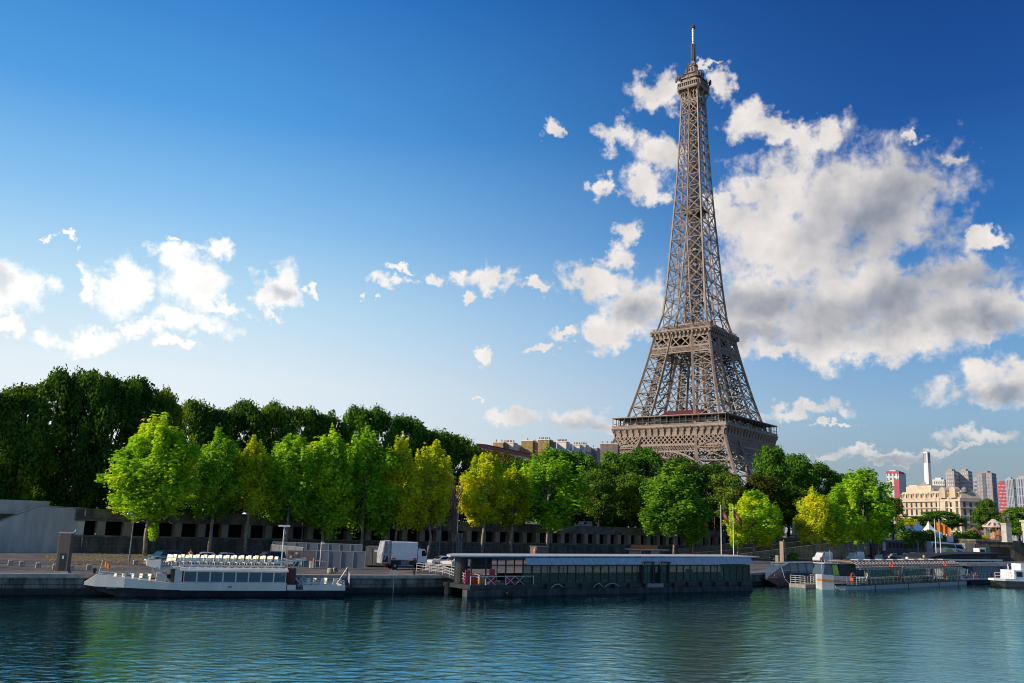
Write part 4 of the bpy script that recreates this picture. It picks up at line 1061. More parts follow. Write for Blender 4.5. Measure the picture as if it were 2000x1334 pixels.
# hoarding
m_board = mat('grey_hoarding', (0.155, 0.185, 0.205), 0.5, 0.2, var=0.2, scale=0.5, streak=True)
m_notice = mat('brown_board', (0.23, 0.17, 0.12), 0.7, var=0.3)
def hoarding(p0, p1, h, lb, np_):
    o = thing('site_hoarding', lb, 'fence'); Ln = frame(o, p0, p1, QZ)
    for k in range(np_):
        MB().box(Ln * k / np_ + .03, Ln * (k + 1) / np_ - .03, 0, .08, .1, h).build('panel', m_board, o)
    b = MB()
    for k in range(np_ + 1): b.beam((Ln * k / np_, -.05, 0), (Ln * k / np_, -.05, h + .05), .08)
    b.beam((0, .04, h + .06), (Ln, .04, h + .06), .12, .08); b.build('frame', m_steel, o)
    return o
hoarding(P(592, 1109, QZ), P(712, 1112, QZ), 2.15, 'long grey panelled hoarding in front of the dark container', 5)
hoarding(P(528, 1098, QZ), P(590, 1106, QZ), 2.35, 'short grey hoarding wing behind the white T shaped post', 4)
hoarding(P(530, 1095, QZ), P(705, 1100, QZ), 2.6, 'taller grey hoarding at the back of the site enclosure', 8)
nb = thing('notice_board', 'brown notice board with small papers behind the upper deck of the boat', 'sign', P(559, 1110, QZ), R_(14))
MB().box(0, 3.2, 0, .06, 1.0, 2.2).build('board', m_notice, nb); 
for (x, z, m_) in ((.3, 1.3, m_paper), (1.0, 1.75, m_paper), (1.0, 1.45, m_red), (.25, 1.8, m_red)): MB().box(x, x + .28, -.03, -.005, z, z + .25).build('notice', m_, nb)
for x in (.1, 3.1): MB().beam((x, .1, 0), (x, .1, 2.2), .08).build('post', m_steel, nb)
ct = thing('container', 'dark grey container standing behind the rear of the white lorry', 'container'); frame(ct, P(712, 1107, QZ), P(744, 1108, QZ), QZ)
MB().box(0, 2.9, 0, 5, .12, 2.7).build('body', mat('container_grey', (0.10, 0.10, 0.10), 0.6, var=0.4, scale=1, streak=True), ct, bevel=.03)
for k in range(3): MB().box(.15 + k * .92, .95 + k * .92, -.05, -.005, .25, 2.55).build('door', mat('container_door', (0.13, 0.125, 0.12), 0.6, var=0.4, streak=True), ct)
MB().box(1.2, 1.7, -.08, -.055, 2.0, 2.3).build('label_plate', m_paper, ct)
# quay ladder, mooring lines
ld_ = thing('quay_ladder', 'steel ladder fixed to the quay face right of the boat stern', 'ladder'); frame(ld_, P(764, 1123, QZ), P(772, 1123.5, QZ), 0)
b = MB()
for x in (0, .55): b.tube([(x, -.25, -.3), (x, -.25, QZ + .1), (x, -.05, QZ + .55), (x, .6, QZ + .5), (x, .7, QZ)], .035, 6)
for k in range(8): b.beam((0, -.25, .1 + k * .27), (.55, -.25, .1 + k * .27), .04)
b.build('frame', m_steel, ld_)
mast = thing('lattice_mast', 'dark lattice mast standing behind the left end of the pavilion roof', 'mast', P(897, 1093, QZ), R_(20))
hm = D(897, 1041, mast.location.y).z - QZ; b = MB()
for (x, y) in ((-.3, -.2), (.3, -.2), (.3, .2), (-.3, .2)): b.beam((x, y, 0), (x, y, hm), .08)
for k in range(7):
    z = hm * k / 7; s = 1 if k % 2 else -1; b.beam((-.3 * s, -.2, z), (.3 * s, -.2, z + hm / 7), .07); b.beam((-.3 * s, .2, z), (.3 * s, .2, z + hm / 7), .07); b.beam((-.3, -.2, z), (.3, -.2, z), .06)
b.build('frame', m_gpole, mast)
tp_ = thing('thin_pole', 'tall thin pole beside the lattice mast', 'pole', P(891, 1093, QZ)); MB().tube([(0, 0, 0), (0, 0, D(893, 990, tp_.location.y).z - QZ)], [.07, .04], 6).build('pole', m_gpole, tp_)
# things on the quay behind the pavilion
m_orange = mat('orange_paint', (0.65, 0.16, 0.03), 0.6, var=0.15)
kk = thing('kiosk', 'small white kiosk with an orange top and flat canopy behind the pavilion roof', 'kiosk', P(1250, 1092, QZ), R_(42))
MB().box(0, 6.5, 0, 3, 0, 1.9).build('wall', mat('kiosk_white', (0.5, 0.48, 0.46), 0.6), kk); MB().box(.3, 6.2, .2, 2.8, 2.06, 2.85).build('sign_band', m_orange, kk)
MB().box(-1.2, 8.2, -1.4, 3.2, 1.91, 2.05).build('canopy', m_white, kk)
for k in range(3): MB().box(.5 + k * 1.1, 1.4 + k * 1.1, -.04, .1, .9, 1.75).build('window', m_black, kk)
hu = thing('site_hut', 'brown grey hut rising over the pavilion roof beside an orange lit post', 'hut', P(1047, 1096, QZ), R_(30))
MB().box(0, 2.6, 0, 2.2, 0, 2.5).build('body', mat('hut_brown', (0.14, 0.11, 0.10), 0.7), hu); MB().box(-.1, 2.7, -.1, 2.3, 2.51, 2.62).build('roof', m_gpole, hu)
oc = thing('orange_post', 'orange based ribbed post left of the brown grey hut', 'post', P(1044, 1097, QZ)); MB().lathe([(.3, 0), (.3, .5), (.24, .6), (.3, .9), (.22, 1.0), (.3, 1.3), (.22, 1.45), (.3, 1.8), (.1, 2.3)], n=10).build('post', mat('orange_post', (0.5, 0.22, 0.06), 0.6, col2=(0.35, 0.3, 0.2), scale=1.2), oc)
for i, (px, lb) in enumerate(((1118, 'left'), (1142, 'middle left'), (1168, 'middle right'), (1186, 'right'))):
    o = thing('road_barrier', f'red and white plastic road barrier behind the pavilion roof, {lb} of its row', 'barrier', P(px, 1094, QZ), R_(40), 'road barriers behind the pavilion')
    MB().prism([(0, 0), (2.2, 0), (2.1, .9), (.1, .9)], -.15, .15).build('body', m_white, o)
    for k in range(2): MB().box(.3 + k, .8 + k, -.17, .17, .45, .85).build('stripe', m_red, o)

# ------------------------------------------------------------------ boats
m_hullw = mat('white_hull_paint', (0.53, 0.515, 0.48), 0.4, var=0.12, scale=0.5, streak=True)
m_hulld = mat('navy_hull_paint', (0.011, 0.014, 0.022), 0.5, var=0.4, scale=0.6, spec=0.15)
m_deck = mat('boat_deck', (0.33, 0.27, 0.21), 0.8, var=0.3, scale=2)
m_cream = mat('cream_seat', (0.80, 0.76, 0.58), 0.5, var=0.08)
m_rail = mat('rail_metal', (0.62, 0.60, 0.56), 0.35, 0.4, var=0.1)
m_bglass = glass_mat('cabin_glass', (0.10, 0.14, 0.18), 0.62, 0.06)
m_dglass = glass_mat('pavilion_glass', (0.05, 0.09, 0.06), 0.36, 0.03)
m_blueg = glass_mat('blue_glass', (0.07, 0.12, 0.16), 0.7, 0.05)
m_inter = mat('cabin_interior', (0.10, 0.08, 0.065), 0.8, var=0.4)
m_char = mat('charcoal_metal', (0.030, 0.032, 0.034), 0.5, 0.2, var=0.3)
m_slate = mat('slate_blue_panel', (0.40, 0.46, 0.48), 0.45, 0.0, var=0.12)
m_rust = mat('grimy_hull', (0.055, 0.055, 0.055), 0.8, var=0.6, scale=0.9, col2=(0.02, 0.02, 0.02), streak=True)
m_flago = mat('orange_flag', (0.75, 0.22, 0.03), 0.8)
m_blue = mat('flag_blue', (0.02, 0.035, 0.16), 0.8); m_fwhite = mat('flag_white', (0.75, 0.75, 0.75), 0.8); m_fred = mat('flag_red', (0.6, 0.03, 0.04), 0.8)
m_buoy = mat('lifebuoy_orange', (0.7, 0.10, 0.03), 0.5)
m_rope = mat('rope', (0.5, 0.46, 0.38), 0.9)
m_tyre = mat('black_rubber', (0.015, 0.015, 0.015), 0.8)

def rails(b, pts, h, n=2, step=1.2, r=0.025):
    pts = [Vector(p) for p in pts]
    for k in range(1, n + 1):
        for a, c in zip(pts, pts[1:]): b.beam(a + Vector((0, 0, h * k / n)), c + Vector((0, 0, h * k / n)), r * 2)
    for a, c in zip(pts, pts[1:]):
        m_ = max(1, int((c - a).length / step))
        for k in range(m_ + 1):
            p = a.lerp(c, k / m_); b.beam(p, p + Vector((0, 0, h)), r * 2)
    return b
def hull(prof, y0, y1, z_of, name, m, par, taper=0.6):
    "prof: list of (x, near y, far y, z bottom, z top)"
    return MB().loft([[(x, ya, zb), (x, yb, zb), (x, yb, zt), (x, ya, zt)] for (x, ya, yb, zb, zt) in prof]).build(name, m, par)
def flag(par, base, tip, w, h, cols, droop=0.35, name='flagpole', side=(1, 0)):
    base, tip = Vector(base), Vector(tip)
    po = MB().tube([base, tip], .03, 6).build(name, m_rail, par)
    for i, m in enumerate(cols):
        rows = []
        for k in range(5):
            u = (i + k / 4) / len(cols) * w
            dz = -droop * u + 0.05 * math.sin(u * 5); yy = 0.10 * math.sin(u * 6 + 1)
            top_ = tip + Vector((side[0] * u, side[1] * u + yy, dz - .03)); rows.append([top_, top_ + Vector((0.04 * math.sin(u * 4), .05 * math.cos(u * 5), -h))])
        b = MB()
        for r0, r1 in zip(rows, rows[1:]):
            b.loft([[r0[0], r0[1], r0[1] + Vector((0, .02, 0)), r0[0] + Vector((0, .02, 0))], [r1[0], r1[1], r1[1] + Vector((0, .02, 0)), r1[0] + Vector((0, .02, 0))]])
        b.build('flag' if len(cols) == 1 else 'flag_band', m, po)
    return po
def lifebuoy(par, c, ax='y', r=.34):
    b = MB(); ring = []
    for k in range(14):
        a = 2 * math.pi * k / 14
        p = Vector((math.cos(a) * r, 0, math.sin(a) * r)) if ax == 'y' else Vector((0, math.cos(a) * r, math.sin(a) * r)); ring.append(Vector(c) + p)
    b.tube(ring + [ring[0]], .1, 6, False); return b.build('lifebuoy', m_buoy, par)
def seat_mesh():
    b = MB(); b.cbox((0, 0, .45), (.5, .5, .06)); b.loft([[(.2, -.26, .40), (.2, .26, .40), (.26, .26, .40), (.26, -.26, .40)], [(.33, -.25, 1.12), (.33, .25, 1.12), (.39, .25, 1.12), (.39, -.25, 1.12)]])
    for x in (-.2, .2):
        for y in (-.2, .2): b.beam((x, y, 0), (x * .9, y * .9, .45), .04)
    return b
SEAT = None
def seats(par, lst, rz):
    global SEAT
    for (x, y, z) in lst:
        if SEAT is None: SEAT = seat_mesh().build('seat', m_cream, None).data; COL.objects.unlink([o for o in COL.objects if o.name == 'seat'][0])
        o = bpy.data.objects.new('seat', SEAT); COL.objects.link(o); o.parent = par; o.location = (x, y, z); o.rotation_euler = (0, 0, rz + rnd.uniform(-.08, .08))

# --- white two deck boat with cream seats
b1 = thing('tour_boat', 'long white passenger boat with dark lower hull and cream seats on its open top deck', 'boat')
L = frame(b1, (-40.0, 92.2), (-17.3, 101.6), 0.0); BW = 4.0
hull([(-1.0, 1.35, 2.65, .86, 1.06), (.6, .8, 3.2, .3, .92), (2.4, .42, 3.55, -.3, .86), (6, .0, BW, -.6, .68), (12, 0, BW, -.6, .6), (20, 0, BW, -.6, .62), (L, 0.05, BW - .05, -.5, .68)], 0, 0, 0, 'hull', m_hulld, b1)
bw_ = hull([(-1.5, 1.2, 2.8, 1.05, 1.3), (-.5, .9, 3.1, .92, 2.02), (2.2, .25, 3.75, .86, 1.8), (6.4, -.03, BW + .03, .69, 1.36), (7.6, -.03, BW + .03, .66, 1.30)], 0, 0, 0, 'bow_bulwark', m_hullw, b1)
MB().quad((-1.46, 1.95, 1.32), (-1.46, 2.3, 1.32), (-.56, 2.3, 2.0), (-.56, 1.95, 2.0)).build('bow_stripe', m_flago, bw_).location = (-.03, 0, .02)
MB().box(7.6, 18.2, -.04, BW + .04, .63, 1.42).build('side_panel', m_hullw, b1)
sb_ = MB().box(18.2, L, -.03, .1, .68, .72).box(20.0, L, -.04, .06, .73, 1.22).box(L - .08, L, .07, BW, .73, 1.22).box(20.0, L - .09, BW - .06, BW + .04, .73, 1.22).build('stern_bulwark', m_hullw, b1)
MB().box(18.3, 19.2, -.04, .1, .73, 1.25).build('step_box', m_hullw, b1)
MB().box(18.4, L - .1, .1, BW - .1, .60, .7).build('stern_deck', m_deck, b1)
MB().box(0.6, 7.5, .6, BW - .6, .75, .92).build('bow_deck', m_deck, b1)
# cabin with eight windows
MB().box(7.7, 18.1, 3.55, 3.9, 1.43, 2.6).build('cabin_wall', m_hullw, b1)
MB().box(8.2, 17.6, 1.9, 2.6, 1.0, 1.9).build('table_row', m_inter, b1)
for k in range(8):
    x0 = 7.75 + k * 1.295; f = MB()
    for (a, c, z0, z1) in ((x0, x0 + .07, 1.43, 2.55), (x0 + 1.225, x0 + 1.295, 1.43, 2.55)): f.box(a, c, .02, .12, z0, z1)
    f.box(x0 + .07, x0 + 1.225, .02, .12, 1.43, 1.5).box(x0 + .07, x0 + 1.225, .02, .12, 2.47, 2.55)
    fr = f.build('window', m_hullw, b1)
    MB().box(x0 + .07, x0 + 1.225, .05, .075, 1.5, 2.47).build('pane', m_bglass, fr)
MB().box(12.2, 12.6, -.06, -.045, .9, 1.1).build('vent', m_gpole, b1)
rf_ = MB().loft([[(7.4, -.12, 2.56), (7.4, -.05, 2.72), (7.4, 1.0, 3.02), (7.4, BW - .6, 3.02), (7.4, BW + .1, 2.56)], [(18.3, -.12, 2.56), (18.3, -.05, 2.72), (18.3, 1.0, 3.02), (18.3, BW - .6, 3.02), (18.3, BW + .1, 2.56)]]).build('upper_deck', m_hullw, b1)
MB().box(5.0, 7.4, .5, BW - .4, 2.72, 2.86).build('upper_deck_floor', m_hullw, b1)
MB().loft([[(4.1, .5, 3.0), (4.1, BW - .5, 3.0), (4.1, BW - .5, 3.5), (4.1, .5, 3.5)], [(5.4, .2, 2.7), (5.4, BW - .2, 2.7), (5.4, BW - .2, 3.45), (5.4, .2, 3.45)], [(5.5, .2, 2.7), (5.5, BW - .2, 2.7), (5.5, BW - .2, 3.45), (5.5, .2, 3.45)]]).build('upper_deck_bow', m_hullw, b1)
rl = MB(); rails(rl, [(5.4, .25, 2.9), (18.2, .25, 2.9)], .95, 3, .95, .02); rails(rl, [(4.1, .5, 3.5), (5.4, .25, 3.4)], .5, 2, .5, .02); rails(rl, [(5.4, BW - .3, 2.9), (18.2, BW - .3, 2.9)], .95, 3, 1.9, .02); rails(rl, [(18.2, .25, 2.9), (18.2, BW - .3, 2.9)], .95, 2, 1, .02)
rl.build('upper_railing', m_rail, b1)
st = [(6.2 + k * .76, .95, 3.0) for k in range(15)] + [(6.6 + k * .76, 2.4, 3.0) for k in range(14)] + [(6.0, 1.7, 3.0)]
seats(b1, st, R_(38))
seats(b1, [(1.0 + k * .82, 1.5 + .2 * (k % 2), 1.02) for k in range(6)] + [(1.5 + k * .8, 2.7, 1.02) for k in range(4)], R_(35))
seats(b1, [(19.9, 2.3, .72), (20.5, 1.2, .72), (21.3, 1.9, .72), (22.0, 1.0, .72), (22.6, 2.4, .72), (23.4, 1.2, .72)], R_(30))
br_ = MB(); rails(br_, [(-.3, 1.0, 1.95), (2.2, .35, 1.75), (6.4, .1, 1.3)], .45, 2, .9, .02); rails(br_, [(-.3, 2.9, 1.95), (2.2, 3.6, 1.75), (6.4, BW - .1, 1.3)], .45, 2, .9, .02); br_.build('bow_railing', m_rail, b1)
sr = MB(); rails(sr, [(20.0, .05, 1.2), (L - .1, .05, 1.2), (L - .1, BW - .1, 1.2), (20.0, BW - .1, 1.2)], .5, 3, 1.0, .02); sr.build('stern_railing', m_rail, b1)
wh = MB(); wh.beam((5.4, .3, 1.3), (4.6, .4, 2.9), .1); wh.beam((5.0, .3, 2.9), (6.6, .2, 1.3), .12); wh.box(5.2, 6.2, 1.4, 3.2, .95, 2.2); wh.box(6.9, 7.6, .3, .5, .9, 2.7)
wh.build('wheelhouse_frame', m_hullw, b1)
MB().box(6.6, 7.65, .7, BW - .3, .9, 2.68).build('wheelhouse_interior', m_inter, b1)
sg = MB()
for k in range(7): sg.box(18.5 + k * .3, 18.8 + k * .3, 2.3, 3.1, 2.6 - k * .28, 2.66 - k * .28)
sg.beam((18.4, 2.25, 3.5), (20.7, 2.25, 1.7), .05); sg.beam((18.4, 2.25, 2.7), (20.6, 2.25, .8), .1); sg.build('stairs', m_rail, b1)
MB().box(18.25, 19.3, 1.0, 2.2, .72, 2.9).build('engine_casing', mat('casing_red', (0.17, 0.035, 0.03), 0.7), b1)
gw = MB(); gw.loft([[(17.0, 1.0, 3.35), (17.0, 1.7, 3.35), (17.0, 1.7, 3.5), (17.0, 1.0, 3.5)], [(20.3, 1.0, 3.75), (20.3, 1.7, 3.75), (20.3, 1.7, 3.95), (20.3, 1.0, 3.95)]]); rails(gw, [(17.0, 1.0, 3.5), (20.2, 1.0, 3.9)], .18, 1, .6, .03); gw.beam((19.3, 1.2, 3.7), (18.7, 1.2, 2.7), .1); gw.beam((19.7, 1.2, 3.7), (19.2, 1.2, 2.0), .1)
gw.build('stowed_gangway', m_rail, b1)
flag(b1, (-.3, 1.9, 2.0), (-.05, 1.9, 3.45), .8, .5, [m_flago], .7)
flag(b1, (L - .9, .5, 1.3), (L + .2, .5, 3.1), 1.0, 1.1, [m_blue, m_fwhite, m_fred], 1.1, side=(.45, 0))
lp = MB(); lp.lathe([(.16, 0), (.16, .3), (.05, .35)], (4.6, 1.0, 3.55), 8); lp.lathe([(.14, 0), (.14, .25), (.05, .3)], (4.3, .8, 3.55), 8); lp.build('searchlight', m_steel, b1)
an_ = MB().beam((0.1, 1.7, .3), (-.9, 1.7, 1.0), .12).beam((-.6, 1.4, .45), (-.5, 2.0, .45), .1).build('anchor', m_black, b1)

# --- dark glazed floating pavilion
b2 = thing('floating_pavilion', 'long dark glass walled floating restaurant pavilion with a flat white edged roof', 'boat')
L = frame(b2, (-1.96, 108.6), (36.96, 137.0), 0.0); BW = 6.2
hull([(-2.6, .2, 1.2, -.5, .75), (1.2, 0, BW, -.5, .8), (10, 0, BW, -.5, .75), (L, .1, BW, -.5, .7)], 0, 0, 0, 'hull', m_rust, b2)
MB().box(5.5, L, .25, BW - .2, .76, 1.42).build('plinth', m_char, b2)
MB().box(-2.2, 5.5, .2, BW - .2, .81, 1.3).build('terrace_deck', m_char, b2)
rp_ = []
for k in range(9):
    a = math.pi / 2 + math.pi * k / 8; yy_ = BW / 2 + (BW / 2 + .5) * math.sin(a); rp_.append((-4.3 + yy_ * .62 + 1.4 * math.cos(a), yy_))
outl = [(x, max(y, .42)) for x, y in rp_] + [(L + 2.2, .42), (L + 2.2, BW + .5)]
rfo = MB().loft([[(x, y, lerp(4.48, 4.72, max(0, x) / L)) for x, y in outl], [(x, y, lerp(4.64, 4.88, max(0, x) / L)) for x, y in outl]]).build('roof', mat('roof_pale_grey', (0.5, 0.49, 0.47), 0.6), b2)
MB().loft([[(x * .995 + .1, y * .97 + .1, lerp(4.38, 4.62, max(0, x) / L)) for x, y in outl], [(x * .995 + .1, y * .97 + .1, lerp(4.47, 4.71, max(0, x) / L)) for x, y in outl]]).build('roof_soffit', m_char, b2)
for k in range(23):
    x0 = 5.9 + k * 1.842; zt = lerp(4.3, 4.62, x0 / L); zb = lerp(3.62, 3.8, x0 / L)
    MB().loft([[(x0 + .03, .40, zt + .08), (x0 + 1.81, .40, zt + .08), (x0 + 1.81, .48, zt + .08), (x0 + .03, .48, zt + .08)], [(x0 + .03, -.12, zb), (x0 + 1.81, -.12, zb), (x0 + 1.81, -.04, zb), (x0 + .03, -.04, zb)]]).build('fascia_panel', m_slate, b2)
fm = MB()
fm.box(5.5, L - .3, .3, .5, 3.5, 3.66).box(5.5, L - .3, .22, .42, 1.421, 1.5)
nwin = 30
for k in range(nwin + 1):
    x = 5.55 + (L - 6) * k / nwin; fm.box(x - .05, x + .05, .28, .45, 1.5, 3.5)
fm.box(L - .45, L - .3, .3, BW - .3, 1.421, 3.7)
fmo = fm.build('window_frame', m_char, b2)
for k in range(nwin):
    x0 = 5.6 + (L - 6) * k / nwin; x1 = 5.5 + (L - 6) * (k + 1) / nwin
    MB().box(x0, x1, .36, .38, 1.5, 3.5).build('pane', m_dglass, fmo)
MB().box(L - .38, L - .36, .5, BW - .3, 1.5, 3.6).build('pane', m_dglass, fmo)
MB().box(5.6, L - .5, BW - .35, BW - .25, 1.43, 2.3).build('back_wall', m_char, b2)
for k in range(16):
    x = 5.6 + k * 2.72; MB().box(x, x + .12, BW - .3, BW - .2, 2.3, 4.2).build('rear_post', m_char, b2)
it = MB(); g = random.Random(4)
for k in range(26):
    x = 6.5 + k * 1.6; it.cbox((x, 2.0 + g.uniform(-.4, 2.2), 1.9), (.9, .9, .1)); it.cbox((x, 2.0, 1.65), (.2, .2, .45)); it.cbox((x + .7, 1.6 + g.uniform(0, 2), 1.9), (.45, .45, .9))
it.build('tables_and_chairs', mat('wood_brown', (0.20, 0.12, 0.06), 0.6), b2)
for (x, w_) in ((25.3, 2.0), (28.5, 1.8)):
    pt_ = MB().box(x, x + .18, -.3, .28, 1.2, 3.95).box(x + w_ - .18, x + w_, -.3, .28, 1.2, 3.95).box(x - .1, x + w_ + .1, -.4, .28, 3.96, 4.1).build('door_portal', m_char, b2)
    MB().box(x + .2, x + w_ / 2 - .02, .0, .04, 1.3, 3.9).box(x + w_ / 2 + .02, x + w_ - .2, .0, .04, 1.3, 3.9).build('door', m_dglass, pt_)
MB().box(35.2, 36.5, 1.2, 1.4, 1.5, 3.0).build('orange_panel', mat('amber_panel', (0.6, 0.25, 0.03), 0.6), b2)
for (x, y, w_, h_) in ((-2.0, 1.6, .9, 1.6), (-.6, 2.4, 1.7, 1.0), (1.2, 1.2, .8, 1.7), (4.0, 1.8, 1.3, .9)):
    MB().box(x, x + w_, y, y + .1, 1.35, 1.35 + h_).build('red_panel', mat('crimson_panel', (0.55, 0.04, 0.09), 0.6, var=0.4, scale=2.5), b2)
MB().box(.1, .9, 1.8, 2.0, 1.35, 2.3).build('wooden_chair', mat('ochre_wood', (0.5, 0.3, 0.09), 0.6), b2)
tc_ = MB()
for x in (-2.2, -.1, 2.8, 5.4):
    tc_.box(x, x + .14, .2, .34, 1.3, 4.3)
tc_.box(-2.2, 5.5, .2, .34, 3.5, 3.62); tc_.build('terrace_frame', m_char, b2)
MB().lathe([(.8, 1.3), (.8, 4.25)], (-1.2, 3.8, 0), 14).build('column', m_black, b2)
MB().box(0.5, 3.6, 4.2, 4.4, 2.9, 4.2).build('dark_screen', m_char, b2)
tr_ = MB(); rails(tr_, [(-2.2, .15, 1.3), (-.05, .15, 1.3), (2.85, .15, 1.3), (7.0, .1, 1.3)], 1.0, 1, 2.9, .03)
for x in (-.05, 2.85, 4.2): tr_.beam((x, .15, 1.3), (x + 1.4, .15, 2.3), .045); tr_.beam((x + 1.4, .15, 1.3), (x, .15, 2.3), .04)
tr_.build('terrace_railing', m_rail, b2)
for k in range(14):
    x = 9 + k * 2.8; MB().box(x, x + .3, -.12, .24, .5, 1.3).build('fender_post', m_char, b2)
hb = MB()
for (x0, w_) in ((9.5, 2.0), (16.5, 1.6), (18.4, 2.6)):
    hb.tube([(x0, -.2, .85), (x0 + w_ * .25, -.25, 1.25), (x0 + w_ * .6, -.25, 1.35), (x0 + w_, -.2, .95)], .06, 6)
hb.build('hose', mat('pale_hose', (0.35, 0.33, 0.28), 0.7), b2)
MB().box(26.2, 29.2, -.16, .2, .72, 1.25).build('hull_plate', m_gpole, b2)
MB().lathe([(.55, 0), (.6, .15), (.55, .3)], (3.2, -.1, .2), 14).build('tyre_fender', m_tyre, b2)
# gangway from the quay
gy = thing('gangway', 'steel footbridge with white rails sloping from the quay to the floating pavilion', 'gangway'); gp0, gp1 = P(822, 1118, QZ), Vector((-3.4, 109.6, 0)); Lg = frame(gy, gp0, gp1, 0)
MB().loft([[(0, -.7, QZ), (0, .7, QZ), (0, .7, QZ + .15), (0, -.7, QZ + .15)], [(Lg * .5, -.7, 1.95), (Lg * .5, .7, 1.95), (Lg * .5, .7, 2.1), (Lg * .5, -.7, 2.1)], [(Lg, -.7, 1.15), (Lg, .7, 1.15), (Lg, .7, 1.3), (Lg, -.7, 1.3)]]).build('deck', m_char, gy)
for y in (-.7, .7):
    b = MB(); zz = lambda u: interp(u, [(0, QZ + .15), (.5, 2.1), (1, 1.3)])
    for k in range(9):
        u = k / 8; b.beam((Lg * u, y, zz(u)), (Lg * u, y, zz(u) + 1.0), .05)
        if k < 8:
            v = (k + 1) / 8
            for hh in (.35, .7, 1.0): b.beam((Lg * u, y, zz(u) + hh), (Lg * v, y, zz(v) + hh), .05)
    b.build('railing', m_rail, gy)
pile = thing('mooring_pile', 'thick dark mooring pile beside the foot of the gangway', 'pile', (-6.6, 111.5, 0)); MB().lathe([(.5, -1), (.5, 1.2), (.45, 1.3)], n=12).build('pile', m_hulld, pile)

# --- glass nosed boat, part hidden
b3 = thing('glass_boat', 'dark hulled boat with a rounded glass nose, moored behind the orange striped launch', 'boat')
L = frame(b3, (44.6, 150.2), (57.5, 163.5), 0); BW = 4.2
hull([(-.6, 1.6, 2.4, .9, 1.2), (1.5, .5, BW - .6, -.2, 1.25), (5, 0, BW, -.4, 1.2), (L, 0, BW, -.4, 1.15)], 0, 0, 0, 'hull', mat('aubergine_hull', (0.045, 0.03, 0.04), 0.35), b3)
MB().loft([[(-.3, 1.6, 1.2), (-.3, 2.3, 1.2), (-.1, 2.2, 1.4), (-.1, 1.7, 1.4)], [(2.4, .4, 1.25), (2.4, BW - .5, 1.25), (2.4, BW - .9, 2.9), (2.4, .8, 2.9)], [(5, .1, 1.2), (5, BW - .1, 1.2), (5, BW - .6, 3.5), (5, .6, 3.5)], [(L, .1, 1.2), (L, BW - .1, 1.2), (L, BW - .6, 3.5), (L, .6, 3.5)]]).build('glass_canopy', m_bglass, b3)
fr3 = MB()
for x in (2.4, 5, 8, 11, 14, 17):
    if x < L: fr3.beam((x, .06, 1.2), (x, .56, 3.5 if x > 3 else 2.9), .1)
fr3.beam((-.2, 1.9, 1.3), (5, .55, 3.5), .12); fr3.box(4.6, L, .5, BW - .5, 3.51, 3.62); fr3.build('canopy_frame', m_gpole, b3)
MB().box(.6, 1.4, .9, 1.0, 1.5, 1.75).build('red_mark', m_red, b3)
MB().box(3, L - 1, 1.4, 2.8, 1.25, 1.9).build('seat_bank', m_inter, b3)
rp1 = MB(); rp1.tube([(2.3, -.1, 1.0), (3.2, -.6, .2), (4.6, -1.0, -.02), (6.4, -1.2, .1), (7.6, -1.0, 1.0)], .05, 6); rp1.build('mooring_line', m_rope, b3)
# --- small railed pontoon
b4 = thing('boarding_pontoon', 'small grey pontoon with white railings between the glass nosed boat and the orange striped launch', 'pontoon')
L = frame(b4, (48.4, 147.6), (52.6, 151.0), 0)
MB().box(-.4, L + 1, 0, 3, -.3, .55).build('float', m_pier, b4); r4 = MB(); rails(r4, [(-.3, .1, .55), (L, .1, .55), (L, 2.8, .55)], 1.3, 4, .8, .025); rails(r4, [(-.3, .1, .55), (-.3, 2.8, .55)], 1.3, 4, .8, .025); r4.build('railing', m_rail, b4)
# --- orange striped launch
b5 = thing('motor_launch', 'small white launch with an orange stripe and green tinted windscreen, bow facing the viewer', 'boat')
o5 = P(1606, 1152, 0); L = frame(b5, (o5.x, o5.y), (o5.x + 6.4, o5.y + 3.1), 0); BW = 9
m_hullw2 = mat('launch_white', (0.50, 0.48, 0.45), 0.4, var=0.1)
hull([(0, 1.0, 1.3, .2, 2.3), (.45, .45, 1.8, -.4, 2.33), (2.5, 0, 2.6, -.4, 2.2), (L - .3, .0, 2.9, -.4, 1.9)], 0, 0, 0, 'hull', m_hullw2, b5)
MB().loft([[(-.01, .97, 1.3), (-.01, 1.05, 1.3), (-.01, 1.05, 1.65), (-.01, .97, 1.65)], [(.44, .42, 1.28), (.44, .5, 1.28), (.44, .5, 1.62), (.44, .42, 1.62)], [(2.5, -.04, 1.2), (2.5, .04, 1.2), (2.5, .04, 1.5), (2.5, -.04, 1.5)], [(L - .35, -.03, 1.0), (L - .35, .05, 1.0), (L - .35, .05, 1.35), (L - .35, -.03, 1.35)]]).build('orange_stripe', m_flago, b5)
MB().box(2.6, 5.2, -.02, .5, .3, .9).build('dark_boot', m_hulld, b5)
cb = MB().loft([[(.9, .5, 2.3), (4.4, .6, 2.1), (4.4, 3, 2.1), (.9, 3, 2.3)], [(1.5, .8, 3.9), (4.2, .8, 3.9), (4.2, 2.8, 3.9), (1.5, 2.8, 3.9)]]).build('cabin', m_bglass, b5)
MB().box(1.2, 4.6, .6, 3, 3.92, 4.06).build('cabin_roof', m_hullw2, b5)
MB().quad((3.0, .5, 2.3), (4.2, .52, 2.25), (4.05, .7, 3.8), (2.95, .68, 3.8)).build('lime_panel', mat('lime_panel', (0.4, 0.5, 0.03), 0.5), b5)
r5 = MB(); r5.beam((2.9, 1, 4.05), (2.9, 1, 6.0), .06); rails(r5, [(1.6, .9, 4.05), (4.4, .9, 4.05)], .5, 2, .6, .03); r5.beam((.7, .6, 2.3), (.6, .6, 5.0), .05); r5.build('mast_rail', m_rail, b5)
